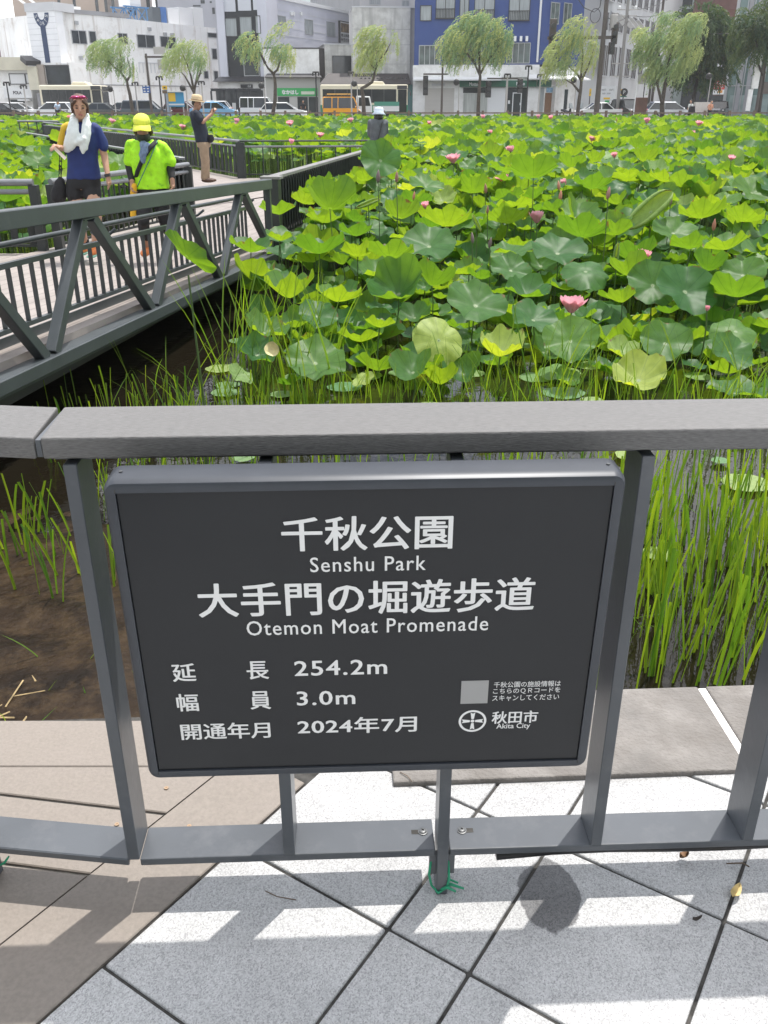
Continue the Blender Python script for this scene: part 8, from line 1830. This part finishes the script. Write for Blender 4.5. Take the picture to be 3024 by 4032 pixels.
# ---- passers-by on the far pavement
def passer(px, d, h, skin, top, bottom, hair, label, stoop=0.0, rz=0.0, arm=0.0, yb=455):
    b = atd(px, yb, d); t = empty('person', (b.x,d,ZR), label, 'person', 'passers-by on the street'); k = h/1.65
    Mx = Matrix.Translation((b.x,d,ZR)) @ Matrix.Rotation(rz,4,'Z') @ Matrix.Scale(k,4)
    def P_(x, y, z): 
        if z > 0.9: a = stoop; y = y-(z-0.9)*math.sin(a); z = 0.9+(z-0.9)*math.cos(a)
        return Mx @ Vector((x,y,z))
    mb = MB(); mb.ball(P_(0,-0.02,1.53), 0.105*k, 12, 9); mb.tube([P_(0,0,1.45),P_(0,0,1.34)], [0.055*k,0.06*k], 8); mb.ball(P_(0,-0.12,1.51), 0.02*k, 6, 5)
    mb.tube([P_(0,0,1.32),P_(0,0,1.1),P_(0,0,0.9)], [0.15*k,0.14*k,0.15*k], 10, flat=0.7)
    for s in (-1,1):
        chain(mb, [P_(s*0.19,0,1.30),P_(s*0.24,0.02-arm*0.1,1.03),P_(s*(0.24-arm*0.16),-0.05-arm*0.25,0.80+arm*0.32)], [0.05*k,0.042*k,0.035*k], 8)
        chain(mb, [P_(s*0.09,0,0.88),P_(s*0.10,-0.02,0.47),P_(s*0.10,0.02,0.07)], [0.085*k,0.06*k,0.042*k], 8); mb.ball(P_(s*0.10,-0.06,0.04), (0.045*k,0.11*k,0.04*k), 8, 6)
    grow(mb, 'body', skin, t, 0.02, 2)
    mb = MB(); mb.tube([P_(0,0,1.36),P_(0,0,1.30),P_(0,0,1.1),P_(0,0,0.88)], [0.10*k,0.185*k,0.175*k,0.185*k], 12, flat=0.72)
    for s in (-1,1): chain(mb, [P_(s*0.18,0,1.29),P_(s*0.22,0.01,1.12)], [0.07*k,0.07*k], 8)
    grow(mb, 'shirt', top, t, 0.025, 2)
    mb = MB(); mb.tube([P_(0,0,0.92),P_(0,0,0.82)], [0.175*k,0.18*k], 12, flat=0.75)
    for s in (-1,1): chain(mb, [P_(s*0.09,0,0.86),P_(s*0.10,-0.02,0.47),P_(s*0.10,0.02,0.12)], [0.10*k,0.08*k,0.065*k], 8)
    grow(mb, 'trousers', bottom, t, 0.025, 2)
    mb = MB(); mb.ball(P_(0,0.02,1.57), (0.115*k,0.115*k,0.105*k), 12, 9); mb.build('hair', hair, t, smooth=True); return t, P_
M_plb = mat('pale blue work shirt', (0.42,0.53,0.68), 0.8); M_wtop = mat('white blouse', (0.75,0.76,0.74), 0.8); M_ortop = mat('orange patterned top', (0.50,0.24,0.15), 0.8, var=0.6, vscale=20)
t, P_ = passer(228, 80, 1.66, M_skin2, M_plb, M_blk, M_hairk, 'stooping cyclist in a pale blue shirt left of the woman in blue', 0.6, R(40), 0.6)
bk = empty('bicycle', (P_(0,0,0).x+0.5,79.8,ZR), 'dark bicycle held by the cyclist in the pale blue shirt', 'bicycle'); bx = bk.location.x
for dx in (-0.5,0.5):
    mb = MB(); mb.tube([(bx+dx+0.33*math.cos(2*PI*k/18),79.8,ZR+0.34+0.33*math.sin(2*PI*k/18)) for k in range(19)], 0.025, 5); mb.build('wheel', M_tyre, bk)
mb = MB()
for a, b_ in (((-0.5,0.34),(-0.1,0.30)),((-0.1,0.30),(0.38,0.80)),((-0.5,0.34),(-0.2,0.82)),((-0.2,0.82),(-0.1,0.30)),((0.5,0.34),(0.38,0.98)),((-0.2,0.78),(0.38,0.82))): mb.tube([(bx+a[0],79.8,ZR+a[1]),(bx+b_[0],79.8,ZR+b_[1])], 0.022, 6)
mb.build('frame', M_blk, bk); mb = MB(); mb.box((bx-0.34,79.7,ZR+0.82),(bx-0.10,79.9,ZR+0.90)); mb.build('saddle', M_blk, bk); mb = MB(); mb.tube([(bx+0.30,79.55,ZR+1.02),(bx+0.38,79.8,ZR+0.98),(bx+0.30,80.05,ZR+1.02)], 0.02, 6); mb.build('handlebar', M_blk, bk)
passer(2715, 79.3, 1.62, M_skin, M_wtop, M_blk, M_hairk, 'woman in a white blouse with a black bag before the pale low wall', 0.05, R(-60), 0.3)
p = atd(2724,428,79.0); mb = MB(); mb.prism([(-0.28,-0.3),(0.30,-0.3),(0.22,0.18),(-0.18,0.18)], -0.07, 0.07, Matrix.Translation(p) @ Matrix.Rotation(R(90),4,'X')); mb.tube([p+Vector((-0.14,0,0.17)), p+Vector((-0.02,0,0.62)), p+Vector((0.14,0,0.17))], 0.02, 6); tag(mb.build('tote_bag', M_blk), 'black tote bag of the woman in the white blouse', 'bag')
passer(2791, 79.2, 1.60, M_skin, M_ortop, M_blk, M_hairk, 'woman in an orange patterned top looking down, right of the pale low wall', 0.15, R(20), 1.0)
passer(1195, 102, 1.65, M_skin2, M_blk, M_blk, M_hairk, 'person in dark clothes standing in the green banner shop entrance', 0.0, 0.0, 0.2)
# ================================================================== street trees
M_wil = leaf_mat('willow leaves', (0.31,0.42,0.19), (0.46,0.58,0.24), 0.4, 0.5, veins=False)
M_drk = leaf_mat('dark tree leaves', (0.055,0.095,0.045), (0.14,0.24,0.05), 0.3, 0.5, veins=False)
M_bark = mat('willow bark', (0.075,0.062,0.05), 0.9, var=0.3, vscale=6); M_barkd = mat('dark bark', (0.045,0.038,0.032), 0.9, var=0.3, vscale=6)
def leafcloud(name, V, F, m, parent, tints):
    me = bpy.data.meshes.new(name); b = base_of(parent); me.from_pydata([(v[0]-b.x,v[1]-b.y,v[2]-b.z) for v in V], [], F); me.materials.append(m)
    a = me.uv_layers.new(name='leaf'); c = me.uv_layers.new(name='tint')
    li = np.zeros(len(me.loops), dtype=np.int32); me.loops.foreach_get('vertex_index', li); tt = np.array(tints)
    c.data.foreach_set('uv', np.stack([tt[li], np.zeros(len(li))], 1).ravel()); me.update()
    o = bpy.data.objects.new(name, me); COL.objects.link(o); o.parent = parent; return o
def willow(d, trunk, limbs, lobes, label, seed, dens=1.0, wind=-0.35, m=M_wil, bark=M_bark, r0=0.17, droop=1.0, name='willow_tree', ls=0.20):
    """trunk/limbs: lists of photo pixels at distance d; lobes: (px, py, rx_px, rz_px)"""
    q = random.Random(seed); base = atd(trunk[0][0], trunk[0][1], d); t = empty(name, (base.x, d, ZR), label, 'tree', 'street trees')
    pts = [Vector((base.x,d,ZR))]+[atd(x,y,d) for x, y in trunk[1:]]
    mb = MB(); n = len(pts); mb.tube(pts, [r0*(1-0.45*i/(n-1)) for i in range(n)], 8)
    mb.build('trunk', bark, t, smooth=True)
    for L in limbs:
        p = [atd(x,y,d+q.uniform(-0.6,0.6)*(i > 0)) for i, (x,y) in enumerate(L)]
        mb = MB(); mb.tube(p, [r0*0.62*(1-0.75*i/(len(p)-1)) for i in range(len(p))], 6); mb.build('limb', bark, t, smooth=True)
    V = []; F = []; T = []
    for lx, ly, rx, rz in lobes:
        c = atd(lx, ly, d); k = d*_c-(c.z-EYE)*_s; RX = rx*k/FPX; RZ = rz*k*1.06/FPX; RY = RX*0.85
        cnt = int(150*dens*RX*RZ/1.0)
        for _ in range(cnt):
            while True:
                u = Vector((q.uniform(-1,1), q.uniform(-1,1), q.uniform(-1,1)))
                if u.length < 1: break
            u = u.normalized()*(u.length**0.45)
            st = c+Vector((u.x*RX, u.y*RY, u.z*RZ)); nn = noise.noise((st.x*0.9+seed, st.y*0.9, st.z*0.9))
            if nn < -0.12: continue
            tint = min(0.99, max(0.0, 0.5+0.5*noise.noise((st.x*0.6, st.y*0.6+seed, st.z*0.6))+q.uniform(-.25,.25)))
            ln = q.randint(5, 10); pos = st.copy(); dr = Vector((u.x*0.5+wind, u.y*0.4, 0.5 if u.z > 0.2 else 0.1)); 
            for s in range(ln):
                dr.z -= 0.30*droop; dr.x += wind*0.08; dirn = dr.normalized(); nx = pos+dirn*ls*0.62
                for w in range(2):
                    a = q.uniform(0, 6.28); ld = (dirn*0.85+Vector((math.cos(a),math.sin(a),q.uniform(-.5,.2)))*0.55).normalized()*ls*q.uniform(0.7,1.25); sd = ld.cross(Vector((q.uniform(-1,1),q.uniform(-1,1),q.uniform(-1,1)))).normalized()*ls*0.15
                    b = len(V); V += [pos, pos+ld*0.5+sd, pos+ld, pos+ld*0.5-sd]; F.append((b,b+1,b+2,b+3)); T += [tint]*4
                pos = nx
    leafcloud('crown', V, F, m, t, T)
    return t
willow(80, [(524,440),(516,400),(511,370),(503,340),(500,318)], [[(500,318),(476,285),(447,262),(420,235),(400,205)],[(500,318),(513,297),(512,265),(500,225)],[(476,285),(480,250),(470,200)]],
       [(430,205,62,48),(480,190,56,42),(395,215,36,42),(505,235,34,40)], 'willow with a forked crooked trunk before the stained white building, leftmost of the row', 1)
willow(80, [(770,440),(768,400),(765,372),(762,350)], [[(764,365),(745,330),(728,300),(715,285)],[(764,365),(772,320),(778,285),(790,240)],[(762,350),(752,300),(738,255),(720,215)],[(770,330),(788,290),(800,240)]],
       [(700,195,46,46),(690,240,36,40),(745,220,60,50),(790,200,40,40),(775,250,30,30)], 'pale airy willow behind the man in the straw hat, second from the left', 2, 0.75)
willow(80, [(1068,440),(1083,395),(1084,340),(1082,310),(1076,290)], [[(1076,290),(1055,268),(1042,245),(1028,205)],[(1076,290),(1092,275),(1100,250),(1112,215)],[(1045,250),(1020,200),(990,165)]],
       [(995,165,46,34),(965,170,26,28),(1030,190,26,34),(1112,165,42,62),(1150,130,24,40),(1125,210,34,40)], 'willow with two separate crowns on a forked trunk before the green banner shop', 3, 1.1)
willow(80, [(1434,440),(1431,400),(1428,370),(1424,348),(1440,340),(1466,322),(1473,300),(1476,275)], [[(1476,275),(1465,258),(1456,240),(1445,215)],[(1476,275),(1498,235),(1520,205),(1540,165)],[(1480,262),(1478,230),(1485,190)]],
       [(1450,165,44,50),(1485,150,52,44),(1530,150,40,42),(1445,215,34,42),(1500,200,44,42)], 'willow with a sharply bent trunk before the green bus', 4, 1.2)
willow(80, [(1883,445),(1884,400),(1888,340),(1891,300),(1888,285)], [[(1889,295),(1875,265),(1862,225),(1850,180)],[(1889,295),(1905,265),(1925,225),(1945,180)],[(1888,285),(1888,230),(1885,170),(1880,110)],[(1870,250),(1830,200),(1800,160)],[(1915,245),(1960,190),(1985,130)]],
       [(1790,165,52,52),(1840,130,62,60),(1880,90,52,48),(1920,120,60,54),(1975,125,48,52),(1890,180,80,46),(1800,210,34,36),(1960,190,44,44),(1990,165,30,60)], 'broad full willow in front of the blue building', 5, 1.15)
willow(80, [(2274,445),(2280,395),(2287,350),(2289,320),(2286,305)], [[(2287,315),(2272,290),(2255,275),(2240,262)],[(2287,315),(2290,265),(2296,215),(2290,150)],[(2288,320),(2312,270),(2330,225),(2340,180)],[(2280,360),(2255,330),(2222,310)]],
       [(2245,165,48,50),(2280,110,44,42),(2310,150,40,70),(2200,215,50,44),(2255,225,44,40),(2185,235,30,36),(2325,205,30,50),(2195,285,34,22)], 'open willow left of the thick brown utility pole', 6, 1.0)
willow(80, [(2610,445),(2608,400),(2618,340),(2624,290)], [[(2624,300),(2600,250),(2590,190),(2570,130)],[(2624,290),(2640,220),(2660,150)],[(2610,420),(2592,350),(2580,280),(2572,200)],[(2618,340),(2660,280),(2700,210)]],
       [(2555,150,52,62),(2600,110,62,54),(2660,110,66,60),(2720,120,56,60),(2580,210,66,62),(2650,220,74,60),(2720,190,50,60),(2640,290,60,44),(2570,270,36,50),(2755,100,36,44)], 'biggest willow, wind blown, above the silver hatchback at the right', 7, 1.25, -0.42, r0=0.22)
# two dark broadleaf trees
willow(92, [(2725,450),(2728,400),(2740,340),(2750,290)], [[(2750,300),(2780,240),(2800,190)],[(2745,310),(2730,240),(2740,170)],[(2760,280),(2830,230)]],
       [(2750,90,70,46),(2790,150,66,60),(2830,200,52,60),(2770,240,72,54),(2850,170,30,60),(2740,290,40,34),(2840,270,36,30)], 'dark broadleaf tree between the biggest willow and the glass building', 8, 1.5, 0.0, M_drk, M_barkd, 0.24, 0.4, 'broadleaf_tree', 0.34)
willow(82, [(2987,450),(2992,400),(3003,320),(3010,260),(3012,225)], [[(3010,250),(2985,190),(2965,140)],[(3012,230),(3030,160),(3040,90)],[(3004,300),(2985,250),(2975,215)]],
       [(3000,60,50,44),(2965,110,46,48),(3010,130,60,54),(2940,150,34,34),(2990,190,60,34),(3040,90,46,70)], 'dark broadleaf tree in front of the glass building at the right edge', 9, 1.7, 0.0, M_drk, M_barkd, 0.20, 0.4, 'broadleaf_tree', 0.28)

# unseen wood added behind the camera to darken everything that faces it
q = random.Random(5); V = []; F = []; T = []
for _ in range(9000):
    x = q.uniform(-22,22); z = q.uniform(0.2,9.5); y = -7.5+1.6*noise.noise((x*0.35,z*0.35,2.0))+q.uniform(-1.2,0.4)
    if z > 7.6+1.9*noise.noise((x*0.4,0.0,4.0)): continue
    a = Vector((q.gauss(0,1),q.gauss(0,1),q.gauss(0,1))).normalized()*0.34; b_ = a.cross(Vector((q.gauss(0,1),q.gauss(0,1),q.gauss(0,1)))).normalized()*0.24; c = Vector((x,y,z)); k = len(V)
    V += [c-a, c+b_, c+a, c-b_]; F.append((k,k+1,k+2,k+3)); T += [q.random()]*4
e_ = bpy.data.objects.new('x', None); COL.objects.link(e_); wd = leafcloud('added_shade_wood', V, F, M_drk, e_, T); wd.parent = None; bpy.data.objects.remove(e_)
tag(wd, 'unseen dark green wood added behind the viewpoint for its shade', 'wood', kind='stuff')
# ================================================================== thin summer haze
M_haze = bpy.data.materials.new('haze air'); M_haze.use_nodes = True; t = M_haze.node_tree; t.nodes.clear()
o_ = t.nodes.new('ShaderNodeOutputMaterial'); pv = t.nodes.new('ShaderNodeVolumePrincipled'); pv.inputs['Density'].default_value = 0.00045; pv.inputs['Color'].default_value = (0.95,0.96,0.98,1); pv.inputs['Anisotropy'].default_value = 0.3
t.links.new(pv.outputs[0], o_.inputs['Volume'])
mb = MB(); mb.box((-720,-30,ZW-3.0),(720,1250,48)); hz = mb.build('haze', M_haze); tag(hz, 'thin pale summer haze over the moat and street', 'haze', kind='stuff')
